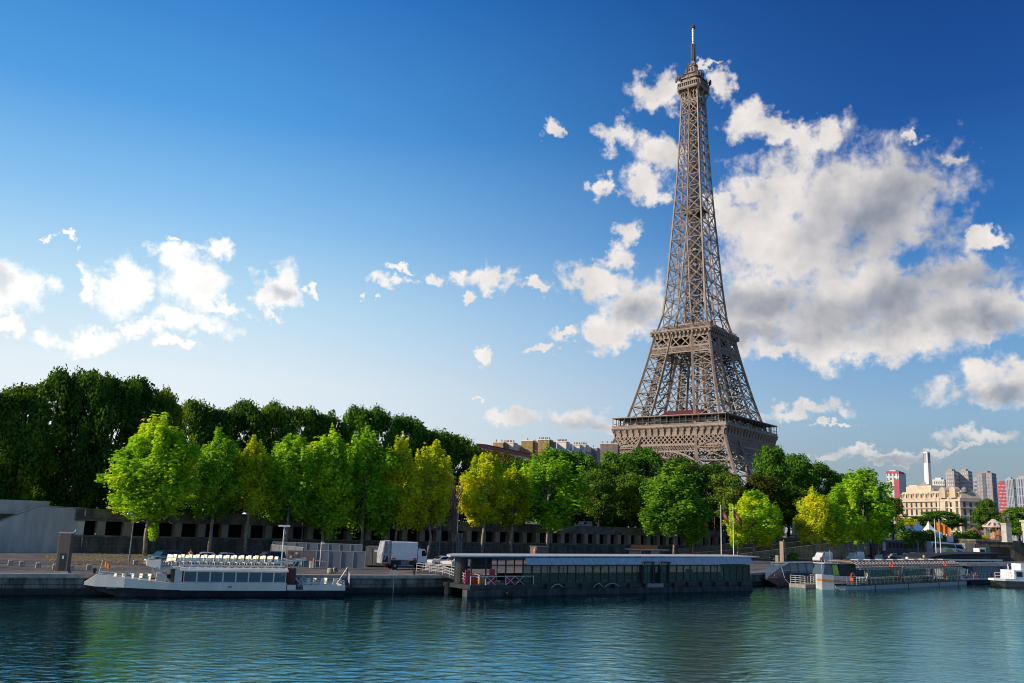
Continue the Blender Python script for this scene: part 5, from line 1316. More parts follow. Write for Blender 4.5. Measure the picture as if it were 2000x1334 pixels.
lifebuoy(b5, (L - .4, .1, 2.2)); MB().cbox((.65, .5, 4.7), (.4, .1, .4)).build('orange_flag', m_buoy, b5)
MB().box(L - 2.2, L + 1.5, 1.2, 3.4, 1.6, 3.9).build('rear_cabin', m_char, b5)

# --- long glazed tour boat
b6 = thing('glazed_tour_boat', 'long pale tour boat with glass sides, arched roof bars and orange lifebuoys', 'boat')
L = frame(b6, (54.5, 145.2), (89.7, 178.1), 0); BW = 5.6
hull([(-1.4, 1.8, 3.6, .3, .55), (0, .9, BW - .9, -.3, .62), (3, .1, BW - .1, -.4, .62), (8, 0, BW, -.4, .62), (L - 1, 0, BW, -.4, .62), (L + .5, .6, BW - .6, -.2, .66)], 0, 0, 0, 'hull', mat('grey_white_hull', (0.36, 0.35, 0.33), 0.45, var=0.2, streak=True), b6)
MB().loft([[(-1.5, 1.7, .56), (-1.5, 3.7, .56), (-1.5, 3.7, .72), (-1.5, 1.7, .72)], [(0, .8, .63), (0, BW - .8, .63), (0, BW - .8, .78), (0, .8, .78)], [(3, -.02, .63), (3, BW, .63), (3, BW, .78), (3, -.02, .78)], [(L + .5, -.02, .67), (L + .5, BW, .67), (L + .5, BW, .8), (L + .5, -.02, .8)]]).build('gunwale', m_char, b6)
for x in (8.5, 21, 34, 43): MB().box(x, x + .18, -.06, .1, 0, .64).build('fender_strip', m_char, b6)
fb = MB()
for k in range(41):
    x = 5.6 + k * .98; fb.box(x - .03, x + .03, .22, .3, .78, 3.1)
fb.box(5.5, 45, .2, .32, 3.1, 3.24).box(5.5, 45, .2, .3, 1.62, 1.68)
for x in (5.5, 18, 31.5, 42.5): fb.beam((x, .1, .78), (x + .9, .2, 3.2), .28); fb.beam((x + 1.9, .12, .9), (x + 1.0, .2, 3.1), .2)
f6 = fb.build('window_frame', mat('aged_rail', (0.30, 0.285, 0.26), 0.4, 0.3), b6)
for (x0, x1) in ((5.7, 17.9), (19, 31.3), (33, 42.3)): MB().box(x0, x1, .25, .27, .8, 3.1).build('pane', m_dglass, f6)
MB().box(5.7, 44, BW - .5, BW - .4, .8, 1.6).build('far_side', m_inter, b6)
MB().box(6, 44, 1.0, BW - 1, .79, .84).build('floor', m_inter, b6)
tb6 = MB()
for k in range(24): tb6.cbox((7.5 + k * 1.5, 1.6, 1.5), (1.0, .8, .08)); tb6.cbox((7.5 + k * 1.5, 3.8, 1.5), (1.0, .8, .08))
tb6.build('table_row', mat('pale_table', (0.75, 0.66, 0.36), 0.5), b6)
rb_ = MB()
for k in range(34):
    x = 3.4 + k * 1.26; rb_.beam((x, -.1, 3.15), (x - .25, .25, 3.9), .1); rb_.beam((x - .25, .25, 3.9), (x - .3, 1.5, 4.35), .1); rb_.beam((x - .3, 1.5, 4.35), (x - .3, BW - .3, 4.35), .08)
for (y, z) in ((-.1, 3.15), (.05, 3.5), (.25, 3.9), (.9, 4.13), (1.5, 4.35)): rb_.beam((3.0, y, z), (45.4, y, z), .07)
rb_.build('roof_bars', mat('bronze_rail', (0.36, 0.31, 0.28), 0.4, 0.4), b6)
MB().loft([[(3.6, .3, 3.75), (3.6, 1.5, 4.25), (3.6, BW - .4, 4.25), (3.6, BW - .4, 4.15), (3.6, 1.5, 4.15), (3.6, .3, 3.65)], [(45, .3, 3.75), (45, 1.5, 4.25), (45, BW - .4, 4.25), (45, BW - .4, 4.15), (45, 1.5, 4.15), (45, .3, 3.65)]]).build('roof_shade', mat('roof_shade_brown', (0.14, 0.09, 0.075), 0.7), b6)
MB().box(4, 44, 1.6, BW - 1, 4.4, 4.46).build('roof_panel', MATS['roof_shade_brown'], b6)
for k in range(9): MB().loft([[(6 + k * 4.3, 1.5, 4.5), (8.4 + k * 4.3, 1.5, 4.5), (8.4 + k * 4.3, 3, 4.5), (6 + k * 4.3, 3, 4.5)], [(6.3 + k * 4.3, 1.7, 4.66), (8.1 + k * 4.3, 1.7, 4.66), (8.1 + k * 4.3, 2.8, 4.66), (6.3 + k * 4.3, 2.8, 4.66)]]).build('roof_hatch', m_hullw2, b6)
r6 = MB(); rails(r6, [(5.4, .2, .78), (2.5, .2, .78), (-.8, 1.8, .75), (-.8, 3.6, .75)], 1.3, 4, .9, .03); rails(r6, [(5.5, .05, .78), (45, .05, .78)], .9, 1, 1.6, .02); r6.build('railing', m_rail, b6)
for x in (.3, 17.8, 37): lifebuoy(b6, (x, -.05, 1.7), r=.4)
for x in (14.5, 37.0): lifebuoy(b6, (x, -.12, 3.75), r=.45)
MB().loft([[(45.2, .3, .8), (47.6, .3, .8), (47.6, BW - .3, .8), (45.2, BW - .3, .8)], [(45.2, .3, 2.6), (46, .3, 1.5), (46, BW - .3, 1.5), (45.2, BW - .3, 2.6)]]).build('stern_ramp', m_hullw2, b6)
MB().lathe([(.03, 0), (.03, .4), (.2, .45), (.2, .8), (.05, .9)], (33, 2, 4.5), 8).build('beacon', mat('yellow_lamp', (0.7, 0.5, 0.05), 0.5), b6)

# --- blue glass boat
b7 = thing('blue_glass_boat', 'boat with a big blue tinted glass front behind the stern of the long glazed boat', 'boat')
L = frame(b7, (89.6, 178.8), (103.5, 187.5), 0); BW = 6
hull([(-.6, 1, BW - 1, .3, .75), (1.5, .1, BW, -.3, .8), (L, 0, BW, -.3, .85)], 0, 0, 0, 'hull', m_hulld, b7)
MB().loft([[(-.7, .9, .76), (-.7, BW - .9, .76), (-.7, BW - .9, 1.0), (-.7, .9, 1.0)], [(1.5, 0, .81), (1.5, BW, .81), (1.5, BW, 1.1), (1.5, 0, 1.1)], [(L, -.05, .86), (L, BW, .86), (L, BW, 1.15), (L, -.05, 1.15)]]).build('gunwale', m_hullw, b7)
MB().loft([[(.4, .8, 1.1), (.4, BW - .8, 1.1), (2.4, BW - 1.2, 3.1), (2.4, 1.2, 3.1)], [(3.0, .2, 1.1), (3.0, BW - .2, 1.1), (3.6, BW - .6, 3.25), (3.6, .6, 3.25)], [(L - 2, .2, 1.1), (L - 2, BW - .2, 1.1), (L - 2, BW - .6, 3.25), (L - 2, .6, 3.25)]]).build('glass_hull_side', m_blueg, b7)
f7 = MB()
for k in range(6): f7.beam((1.2 + k * 2.1, .25 if k else .6, 1.1), (2.6 + k * 2.0, .6 if k else 1.0, 3.25), .1)
f7.box(1.5, L, .3, BW - .3, 3.26, 3.42); f7.build('canopy_frame', m_gpole, b7)
MB().loft([[(1, .2, 3.44), (L + 6, .2, 3.44), (L + 6, BW, 3.44), (1, BW, 3.44)], [(3, 1.5, 3.95), (L + 6, 1.5, 3.95), (L + 6, BW - 1, 3.95), (3, BW - 1, 3.95)]]).build('roof', mat('grey_roof_net', (0.16, 0.15, 0.15), 0.5, var=0.7, scale=2.5), b7)
MB().box(2.5, L - 3, 1.5, 3.5, 1.1, 2.0).build('seat_bank', m_inter, b7)
for x in (3.6, 10.2): lifebuoy(b7, (x, .02, 1.75), r=.42)
r7 = MB(); rails(r7, [(-.5, 1, 1.0), (1.2, .05, 1.1), (L, 0, 1.15)], .8, 2, 1.3, .025); r7.build('railing', m_rail, b7)
# --- sloping blue glass roofed boat farther right
b8 = thing('glass_roof_boat', 'boat with a long sloping pale blue glass side, behind the white cruiser', 'boat')
L = frame(b8, (103.2, 186.3), (128, 203), 0); BW = 6
hull([(0, 1, BW, -.3, .8), (2, 0, BW, -.3, .85), (L, 0, BW, -.3, .9)], 0, 0, 0, 'hull', m_hulld, b8)
MB().loft([[(0, 0, 1.0), (L, 0, 1.0), (L, 3, 1.0), (0, 3, 1.0)], [(-1.8, 1.2, 3.3), (L, 1.2, 3.3), (L, 3, 3.3), (-1.8, 3, 3.3)]]).build('glass_side', mat('sky_blue_glass', (0.16, 0.26, 0.33), 0.15, var=0.1), b8)
f8 = MB()
for k in range(12): f8.beam((k * 2.2, -.04, 1.0), (k * 2.2 - 1.6, 1.15, 3.3), .1)
f8.box(-2, L, 1.1, 4, 3.31, 3.45); f8.build('glazing_bar', m_gpole, b8)
# --- white cruiser at right edge
b9 = thing('white_cruiser', 'white cabin cruiser with a dark lower bow cut by the right edge', 'boat')
o9 = P(1966, 1147, 0); L = frame(b9, (o9.x, o9.y), (o9.x + 12, o9.y + 3.5), 0); BW = 4
hull([(-1.6, 1.2, 2.2, .9, 1.15), (.2, .4, BW - .4, -.3, 1.1), (4, 0, BW, -.4, 1.05), (L, 0, BW, -.4, 1.05)], 0, 0, 0, 'hull', mat('beige_black_hull', (0.045, 0.04, 0.035), 0.5), b9)
MB().loft([[(-1.8, 1, 1.16), (-1.8, 2.4, 1.16), (-1.8, 2.4, 1.5), (-1.8, 1, 1.5)], [(.2, .3, 1.11), (.2, BW - .3, 1.11), (.2, BW - .3, 1.5), (.2, .3, 1.5)], [(L, -.05, 1.06), (L, BW, 1.06), (L, BW, 1.5), (L, -.05, 1.5)]]).build('gunwale', m_white, b9)
cw = MB().box(2.4, L, .4, BW - .4, 1.51, 3.1).build('cabin', m_white, b9)
MB().box(4.6, L, .9, BW - .9, 3.11, 4.3).build('upper_cabin', m_white, b9)
for k in range(5): MB().box(2.9 + k * 1.9, 4.3 + k * 1.9, .34, .39, 1.9, 2.8).build('window', m_black, cw)
r9 = MB(); rails(r9, [(-1.4, 1.1, 1.5), (.4, .3, 1.5), (2.4, .2, 1.5)], 1.1, 2, .7, .03); r9.beam((1.6, 1, 1.5), (1.6, 1, 4.2), .07); r9.beam((2.0, 1.2, 1.5), (2.0, 1.2, 3.8), .07); r9.build('railing', m_white, b9)
# --- terminal pontoon with black upswept canopy
b10 = thing('boat_terminal', 'boat landing stage with a long black upswept canopy roof over pale beams', 'landing stage')
p10 = D(1772, 1100, 200); L = frame(b10, (p10.x, p10.y), (p10.x + 30, p10.y + 21), 0)
MB().box(-2, L + 8, 0, 8, -.3, 1.4).build('float', m_rust, b10)
z10 = lambda px, py, Y: D(px, py, Y).z
MB().loft([[(8, 0, 4.0), (8, 8, 4.0), (8, 8, 4.1), (8, 0, 4.1)], [(13, 0, 4.3), (13, 8, 4.3), (13, 8, 4.8), (13, 0, 4.8)], [(18, 0, 4.4), (18, 8, 4.4), (18, 8, 5.05), (18, 0, 5.05)], [(L + 6, 0, 4.8), (L + 6, 8, 4.8), (L + 6, 8, 5.5), (L + 6, 0, 5.5)]]).build('canopy', m_tyre, b10)
MB().loft([[(-1, 0, 3.2), (-1, 3, 3.2), (-1, 3, 3.3), (-1, 0, 3.3)], [(3, 0, 3.5), (3, 3, 3.5), (3, 3, 3.62), (3, 0, 3.62)], [(6.9, .2, 3.3), (6.9, 3, 3.3), (6.9, 3, 3.4), (6.9, .2, 3.4)]]).build('side_canopy', mat('tan_canopy', (0.32, 0.24, 0.19), 0.6), b10)
MB().box(5, L + 4, -.2, .1, 3.6, 3.98).build('pale_beam', m_cream, b10)
for k in range(7): MB().box(6 + k * 5.2, 6.3 + k * 5.2, .4, .7, 1.4, 4.3).build('post', m_char, b10)
MB().sphere((2.5, 1.5, 3.95), .35).build('white_globe', m_white, b10)
r10 = MB(); rails(r10, [(-2, -.1, 1.4), (L, -.1, 1.4)], 1.1, 3, 1.5, .03); r10.build('railing', m_rail, b10)
m_glassd = MB().box(8, L, 2, 6, 1.4, 4.0).build('waiting_room', m_char, b10)

# ------------------------------------------------------------------ vehicles
m_carglass = mat('car_glass', (0.014, 0.018, 0.022), 0.08, var=0.1)
m_tail = mat('tail_lamp_red', (0.45, 0.02, 0.02), 0.3); m_head = mat('head_lamp', (0.75, 0.75, 0.72), 0.15)
CARC = {'white': (0.70, 0.70, 0.69), 'silver': (0.40, 0.41, 0.42), 'grey': (0.17, 0.175, 0.18), 'black': (0.018, 0.018, 0.02), 'green': (0.01, 0.055, 0.05), 'dark': (0.04, 0.045, 0.055)}
def paint(c): return mat('car_paint_' + c, CARC[c], 0.32, 0.1, var=0.06, coat=0.6)
PROTO = {}
def car_proto(kind):
    prof = {'hatch': (4.0, 1.68, [(0, .32), (0, .78), (.12, .92), (1.05, 1.02), (1.75, 1.44), (2.3, 1.5), (3.3, 1.44), (3.85, 1.0), (4.0, .8), (4.0, .32)]),
            'saloon': (4.5, 1.74, [(0, .3), (0, .72), (.12, .84), (1.2, .95), (1.95, 1.38), (2.5, 1.43), (3.2, 1.38), (3.9, .98), (4.45, .9), (4.5, .3)]),
            'mini_van': (4.1, 1.75, [(0, .33), (0, .8), (.15, 1.0), (.85, 1.12), (1.5, 1.7), (1.9, 1.82), (3.9, 1.8), (4.08, 1.2), (4.1, .33)]),
            'van': (5.3, 2.0, [(0, .35), (0, .9), (.15, 1.15), (.8, 1.3), (1.55, 2.2), (2.0, 2.42), (5.2, 2.42), (5.3, 1.6), (5.3, .35)])}[kind]
    L, Wd, pts = prof
    body_pts = pts; top = max(z for _, z in pts); belt = {'hatch': .98, 'saloon': .93, 'mini_van': 1.12, 'van': 1.35}[kind]
    return L, Wd, pts, top, belt
def car(kind, colour, loc, rz, label, group, name=None):
    L, Wd, pts, top, belt = car_proto(kind); key = kind
    o = thing(name or ('parked_van' if kind == 'van' else 'parked_car'), label, 'van' if kind in ('van', 'mini_van') else 'car', loc, rz, group)
    if key not in PROTO:
        b = MB(); n = len(pts)
        def w(z): return Wd / 2 * (1 - max(0, z - belt) / (top - belt) * (.10 if kind == 'van' else .20))
        rings = []
        for s in (-1, -.94, .94, 1):
            k = 1 if abs(s) < .97 else .0
            rings.append([(x + (0 if k else (.05 if x < L / 2 else -.05)), s * w(z), z - (0 if k else .04 * (z > 1))) for x, z in pts])
        b.loft(rings); me = b.build('body', paint('white'), None); PROTO[key] = {'body': me.data}; COL.objects.unlink(me)
        gl = MB()
        wz = [(x, z) for x, z in pts if z >= belt - .02]
        fx0 = [x for x, z in pts if z >= belt - .05][0]
        # side windows, windscreen, rear screen, all 1 cm proud
        roof = [(x, z) for x, z in pts if z > top - .12]; xr0, xr1 = roof[0][0], roof[-1][0]
        fr = [(x, z) for x, z in pts if belt - .1 < z < top - .1 and x < L / 2][-1] if [(x, z) for x, z in pts if belt - .1 < z < top - .1 and x < L / 2] else (xr0 - .6, belt)
        x_lo0 = fr[0] + .12; x_hi = xr0 + .12
        x_end = {'van': 1.75, 'mini_van': 3.75, 'hatch': 3.45, 'saloon': 3.55}[kind]
        for s in (-1, 1):
            y0, y1 = s * (w(belt + .04) + .012), s * (w(top - .14) + .012)
            gl.quad((x_lo0 + .1, y0, belt + .04), (x_end, y0, belt + .04), (min(x_end, xr1) - .15, y1, top - .14), (x_hi, y1, top - .14))
        (xa, za), (xb, zb) = fr, (xr0, roof[0][1])
        nx, nz = -(zb - za), (xb - xa); ln = math.hypot(nx, nz); nx, nz = nx / ln * .015, nz / ln * .015
        A = lambda f, sy: (lerp(xa, xb, f) + nx, sy * (w(lerp(za, zb, f)) * .88), lerp(za, zb, f) + nz)
        gl.quad(A(.08, -1), A(.08, 1), A(.93, 1), A(.93, -1))
        if kind != 'van':
            rear = [(x, z) for x, z in pts if x > L / 2 and z < top - .1 and z > belt - .2]
            if rear:
                (xa2, za2), (xb2, zb2) = roof[-1], rear[0]
                B_ = lambda f, sy: (lerp(xa2, xb2, f) + .015, sy * (w(lerp(za2, zb2, f)) * .82), lerp(za2, zb2, f) + .012)
                gl.quad(B_(.12, -1), B_(.12, 1), B_(.85, 1), B_(.85, -1))
        me = gl.build('window', m_carglass, None); PROTO[key]['window'] = me.data; COL.objects.unlink(me)
        r = .36 if kind == 'van' else .31
        wm = MB(); st0 = len(wm.v); wm.lathe([(r * .55, -.11), (r, -.1), (r, .1), (r * .55, .11)], n=14); wm.xform(Matrix.Rotation(R_(90), 4, 'X'), st0)
        me = wm.build('wheel', m_tyre, None); PROTO[key]['wheel'] = me.data; COL.objects.unlink(me)
        hm_ = MB(); hm_.lathe([(r * .5, -.125), (r * .5, .125)], n=10); hm_.xform(Matrix.Rotation(R_(90), 4, 'X'))
        me = hm_.build('rim', m_steel, None); PROTO[key]['rim'] = me.data; COL.objects.unlink(me)
        hl = MB().box(-.03, .16, -.2, .2, -.09, .09); me = hl.build('headlight', m_head, None); PROTO[key]['headlight'] = me.data; COL.objects.unlink(me)
        tl = MB().box(-.05, .025, -.1, .1, -.17, .17); me = tl.build('tail_light', m_tail, None); PROTO[key]['tail_light'] = me.data; COL.objects.unlink(me)
        bp_ = MB().box(-.05, .1, -Wd * .46, Wd * .46, .30, .52).box(L - .1, L + .05, -Wd * .46, Wd * .46, .32, .56); me = bp_.build('bumper', m_gpole, None); PROTO[key]['bumper'] = me.data; COL.objects.unlink(me)
    pr = PROTO[key]
    def put(n, par, me, l=(0, 0, 0)):
        c = bpy.data.objects.new(n, me); COL.objects.link(c); c.parent = par; c.location = l; return c
    bd = put('body', o, with_mat(pr['body'], paint(colour))); put('window', o, pr['window']); put('bumper', o, pr['bumper'])
    r = .36 if kind == 'van' else .31
    for x in (.78, L - .82):
        for s in (-1, 1):
            wh_ = put('wheel', o, pr['wheel'], (x, s * (Wd / 2 - .1), r)); put('rim', wh_, pr['rim'])
    for s in (-1, 1):
        put('headlight', o, pr['headlight'], (.0, s * (Wd / 2 - .32), .74)); put('tail_light', o, pr['tail_light'], (L, s * (Wd / 2 - .2), .95))
    return o
GC = 'cars parked along the quay'
def cpx(kind, col, px, py, rz, lb, z=QZ): return car(kind, col, P(px, py, z), R_(rz), lb, GC)
cpx('mini_van', 'green', 288, 1106, 55, 'dark green small van facing the viewer beside the bow of the cream seated boat')
cpx('hatch', 'white', 362, 1101, 30, 'white car behind the first upper deck seats of the boat')
cpx('hatch', 'silver', 402, 1102, 30, 'silver car behind the upper deck seats, between the white and the black car')
cpx('saloon', 'black', 446, 1102, 30, 'black car behind the middle upper deck seats of the boat')
cpx('mini_van', 'dark', 494, 1104, 35, 'dark grey small van left of the site enclosure')
cpx('hatch', 'white', 838, 1106, 30, 'white hatchback just right of the lorry cab')
cpx('saloon', 'silver', 860, 1107, 30, 'silver saloon second right of the lorry cab')
cpx('hatch', 'white', 872, 1109, 60, 'white car behind the red panel at the gangway')
cpx('hatch', 'white', 930, 1110, 200, 'white car seen through the open terrace of the pavilion')
cpx('saloon', 'black', 1508, 1096, 40, 'black car alone at the foot of the ramp wall')
cpx('van', 'white', 1594, 1098, 36, 'larger white van parked under the yellow lime clump')
cpx('van', 'white', 1659, 1096, 36, 'white van in front of the brown stair tower')
cpx('saloon', 'black', 1672, 1096, 36, 'black car just right of the white van by the stair tower')
cpx('hatch', 'dark', 1694, 1095, 36, 'dark car left of the white people carrier')
cpx('mini_van', 'white', 1716, 1096.5, 62, 'white people carrier facing the viewer among the parked cars')
cpx('mini_van', 'silver', 1732, 1093, 36, 'silver small van behind the white people carrier')
cpx('hatch', 'grey', 1745, 1095.5, 36, 'grey car right of the white people carrier')
cpx('van', 'white', 1766, 1096.5, 40, 'white van with dark markings behind the roof of the long glazed boat')
cpx('hatch', 'black', 1739, 1098, 36, 'black car close behind the roof bars of the long glazed boat')
# refuse lorry
lo = thing('refuse_lorry', 'white refuse lorry with a loading hoist at its rear parked on the quay', 'lorry'); Lt = frame(lo, P(744, 1112, QZ), P(834, 1113, QZ), QZ)
k_ = Lt / 6.6
def S(*a): return [v * k_ for v in a]
HT = 3.75
MB().box(1.35 * k_, 5.1 * k_, 0, 2.3, 1.25, 3.55).build('body', m_white, lo, bevel=.05)
cab_ = MB().prism([(5.2 * k_, .8), (5.2 * k_, 2.6), (5.35 * k_, 2.75), (6.2 * k_, 2.7), (6.55 * k_, 1.9), (6.6 * k_, .8)], .05, 2.2).build('cab', m_white, lo, bevel=.05)
MB().prism([(5.75 * k_, 1.75), (5.75 * k_, 2.5), (6.15 * k_, 2.5), (6.42 * k_, 1.8)], .03, .049).build('side_window', m_carglass, cab_)
MB().quad((6.24 * k_, .2, 2.62), (6.24 * k_, 2.05, 2.62), (6.57 * k_, 2.05, 1.9), (6.57 * k_, .2, 1.9)).build('windscreen', m_carglass, cab_)
MB().box(6.3 * k_, 6.4 * k_, -.15, .0, 1.9, 2.4).build('mirror', m_black, cab_)
MB().lathe([(.12, 0), (.12, .15), (.02, .22)], (5.5 * k_, .5, 2.76), 8).build('beacon', m_orange, cab_)
MB().box(.5, 6.5 * k_, .25, 2.05, .55, 1.0).build('chassis', m_black, lo)
MB().box(2.8 * k_, 4.0 * k_, .02, .24, .6, 1.1).build('tank', m_gpole, lo)
hop = MB().prism([(.05, .75), (.0, 1.9), (.35, 3.6), (1.2, 3.7), (1.32, 3.5), (1.32, .75)], 0.05, 2.25).build('hopper', mat('hopper_grey', (0.36, 0.37, 0.38), 0.6, var=0.4), lo)
hp_ = MB()
for (a, c) in (((.1, -.02, 1.0), (.35, -.02, 3.5)), ((.9, -.02, .9), (.9, -.02, 3.6)), ((.3, -.02, 1.2), (1.2, -.02, 2.8)), ((.35, -.02, 3.0), (1.3, -.02, 3.0)), ((.2, -.02, 1.9), (1.3, -.02, 1.9))): hp_.beam(a, c, .12)
hp_.box(.1, 1.25, -.05, .02, 2.0, 2.1); hp_.build('hoist_frame', m_steel, hop)
MB().box(.15, .85, -.04, .04, .95, 1.7).build('bin_mouth', m_black, hop)
ch = MB()
for k in range(4): ch.box(.1 + k * .3, .24 + k * .3, -.03, .04, .62, .74)
ch.box(1.5 * k_, 2.0 * k_, -.012, -.002, 1.3, 1.5); ch.box(4.5 * k_, 5.0 * k_, -.012, -.002, 1.3, 1.5); ch.build('warning_stripe', m_red, lo)
for (x, r) in ((1.95, .48), (5.85, .48)):
    for y in (.12, 2.1):
        w_ = MB(); w_.lathe([(r * .6, -.14), (r, -.13), (r, .13), (r * .6, .14)], n=16); w_.xform(Matrix.Translation((x * k_, y, .48)) @ Matrix.Rotation(R_(90), 4, 'X')); wo_ = w_.build('wheel', m_tyre, lo)
        q_ = MB(); q_.lathe([(r * .5, -.16), (r * .35, .16)], n=12); q_.xform(Matrix.Translation((x * k_, y, .48)) @ Matrix.Rotation(R_(90), 4, 'X')); q_.build('rim', m_steel, wo_)
# coach
cpos = D(1822, 1088, 288); cz = cpos.z
co = thing('coach', 'white coach with dark windows and a lime green disc parked below the hedge', 'coach', (cpos.x, cpos.y, QZ + 1.5), R_(20))
z0 = QZ + 1.5
Lc, Hc = 13.6, 3.9
body = MB().prism([(0, .4), (-.1, 2.0), (.1, 3.8), (.5, 3.95), (9.5, 3.7), (12.2, 3.5), (13.1, 2.6), (13.6, 1.2), (13.5, .4)], 0, 2.5).build('body', m_white, co, bevel=.08)
wn = MB().prism([(.3, 2.1), (.4, 3.45), (9.0, 3.25), (9.6, 2.1)], -.03, -.004).build('side_window', m_carglass, co)
MB().prism([(9.9, 2.05), (9.4, 3.2), (12.0, 3.1), (12.7, 1.9)], -.03, -.004).build('front_side_window', m_carglass, co)
MB().prism([(10.9, .5), (9.6, 1.6), (9.9, 1.75), (12.8, .9), (13.2, .5)], -.025, -.004).build('grey_swoosh', m_gpole, co)
disc = MB(); disc.prism([(6.9 + 1.9 * math.cos(R_(a)), .42 + 1.5 * math.sin(R_(a))) for a in range(0, 181, 15)], -.028, -.004); disc.build('green_disc', mat('lime_green_paint', (0.36, 0.52, 0.03), 0.4), co)
MB().prism([(.1, .6), (0, 2.4), (.5, 3.3), (1.1, 2.0), (1.9, .8)], -.02, -.004).build('plum_swirl', mat('plum_paint', (0.18, 0.05, 0.06), 0.5), co)
MB().prism([(.75, .9), (.7, 2.2), (1.2, 2.0), (1.6, 1.2)], -.035, -.022).build('yellow_swirl', mat('yellow_paint', (0.5, 0.36, 0.05), 0.5), co)
MB().tube([(13.0, -.1, 3.0), (13.6, -.3, 3.1), (13.9, -.3, 2.5)], .1, 6).build('mirror', m_white, co)
MB().quad((12.3, .2, 3.45), (12.3, 2.3, 3.45), (13.35, 2.3, 1.9), (13.35, .2, 1.9)).build('windscreen', m_carglass, co).location = (.06, 0, .03)
for x in (3.0, 11.0):
    w_ = MB(); w_.lathe([(.3, -.14), (.5, -.13), (.5, .13), (.3, .14)], n=16); w_.xform(Matrix.Translation((x, .1, .5)) @ Matrix.Rotation(R_(90), 4, 'X')); w_.build('wheel', m_tyre, co)
    w_ = MB(); w_.lathe([(.3, -.14), (.5, -.13), (.5, .13), (.3, .14)], n=16); w_.xform(Matrix.Translation((x, 2.4, .5)) @ Matrix.Rotation(R_(90), 4, 'X')); w_.build('wheel', m_tyre, co)
# green and white box lorry
bl = thing('box_lorry', 'white box lorry with a green front parked right of the coach', 'lorry', D(1914, 1090, 285), R_(20)); bl.location.z = QZ + 1.0
MB().box(0, 2.6, 0, 2.3, .6, 2.9).build('cab', m_white, bl); MB().box(2.65, 4.6, 0, 2.3, .6, 3.1).build('green_body', mat('green_tarp', (0.09, 0.24, 0.13), 0.6), bl); MB().box(4.65, 8, 0, 2.3, .6, 3.0).build('brown_body', m_brown, bl)
MB().box(.3, 2.2, -.03, -.004, 1.6, 2.5).build('side_window', m_carglass, bl)
for x in (1.0, 6.5):
    w_ = MB(); w_.lathe([(.3, -.14), (.45, -.13), (.45, .13), (.3, .14)], n=14); w_.xform(Matrix.Translation((x, .1, .45)) @ Matrix.Rotation(R_(90), 4, 'X')); w_.build('wheel', m_tyre, bl)

# ------------------------------------------------------------------ flag poles, park, city
def flag_pole(px, py_base, top, Y, lb, cols, base_z, side, w=1.8, h=1.2, droop=.8, group='flag poles'):
    p = D(px, py_base, Y); zt = D(px, top, Y).z
    o = thing('flag_pole', lb, 'flag pole', (p.x, Y, base_z), 0, group)
    MB().tube([(0, 0, 0), (0, 0, zt - base_z)], [.11, .06], 8).build('pole', m_white, o)
    rows = []; nC = len(cols)
    for i, m in enumerate(cols):
        b = MB(); pr = None
        for k in range(7):
            u = k / 6 * w
            z0_ = zt - base_z - .5 - h * i / nC - droop * u; q0 = Vector((side * u, .15 * math.sin(u * 4), z0_)); q1 = q0 + Vector((.02, .05, -h / nC))
            cur = [q0, q1, q1 + Vector((0, .03, 0)), q0 + Vector((0, .03, 0))]
            if pr: b.loft([pr, cur])
            pr = cur
        b.build('flag', m, o)
    return o
m_flagd = mat('dark_flag_cloth', (0.05, 0.045, 0.06), 0.8); m_flagdo = mat('burnt_orange_cloth', (0.5, 0.13, 0.03), 0.8)
flag_pole(1409, 1088, 986, 190, 'left flag pole with a grey and orange flag behind the end of the pavilion', [m_flagd, m_flagdo, m_flagd], QZ, 1, 1.6, 1.6, 1.3)
flag_pole(1433, 1088, 988, 192, 'right flag pole with a black and orange flag behind the end of the pavilion', [m_flagd, m_flagdo, m_flagd], QZ, 1, 1.9, 1.6, 1.3)
flag_pole(1829, 1088, 1013, 215, 'left mast of the pair with orange flags before the coach', [m_flago], 1.4, 1, 2.4, 2.0, .5)
flag_pole(1838, 1086, 1014, 218, 'right mast of the pair with orange flags before the coach', [m_flago], 1.4, 1, 2.6, 2.0, .6)
# tents
m_tent = mat('white_canvas', (0.78, 0.78, 0.77), 0.7, var=0.08)
tents = [(1752, 1033, 1020, 12, 'at the left end, its peak against the dark tree'), (1772, 1036, 1026, 7, 'small, second from the left'), (1781, 1036, 1026, 7, 'small, third from the left'), (1792, 1036, 1025, 8, 'small, left of the tallest tent'), (1804, 1036, 1018, 15, 'tallest and nearest, in the middle of the row'), (1813, 1034, 1018, 11, 'tall, half behind the tallest tent'), (1828, 1036, 1026, 9, 'left of the orange flags'), (1857, 1036, 1026, 8, 'right of the orange flags'), (1764, 1037, 1027, 6, 'small, first of the little peaks')]
for (px, py, tp_y, hw_, lb) in tents:
    Y = 305.0; c = D(px, py, Y); zt = D(px, tp_y, Y).z - SZ; w = hw_ * Y / FPX
    o = thing('marquee_tent', 'white pointed marquee tent, ' + lb, 'tent', (c.x, Y + rnd.uniform(-3, 6), SZ), R_(20), 'white tents beyond the hedge')
    e = max(2.2, zt * .5); b = MB()
    sq = lambda r, z: [(-r, -r, z), (r, -r, z), (r, r, z), (-r, r, z)]
    b.loft([sq(w, e), sq(w * .55, lerp(e, zt, .28)), sq(w * .25, lerp(e, zt, .6)), sq(w * .03, zt)]).build('canvas_roof', m_tent, o)
    MB().loft([sq(w * .98, 0), sq(w * .98, e)]).build('side_wall', m_tent, o)
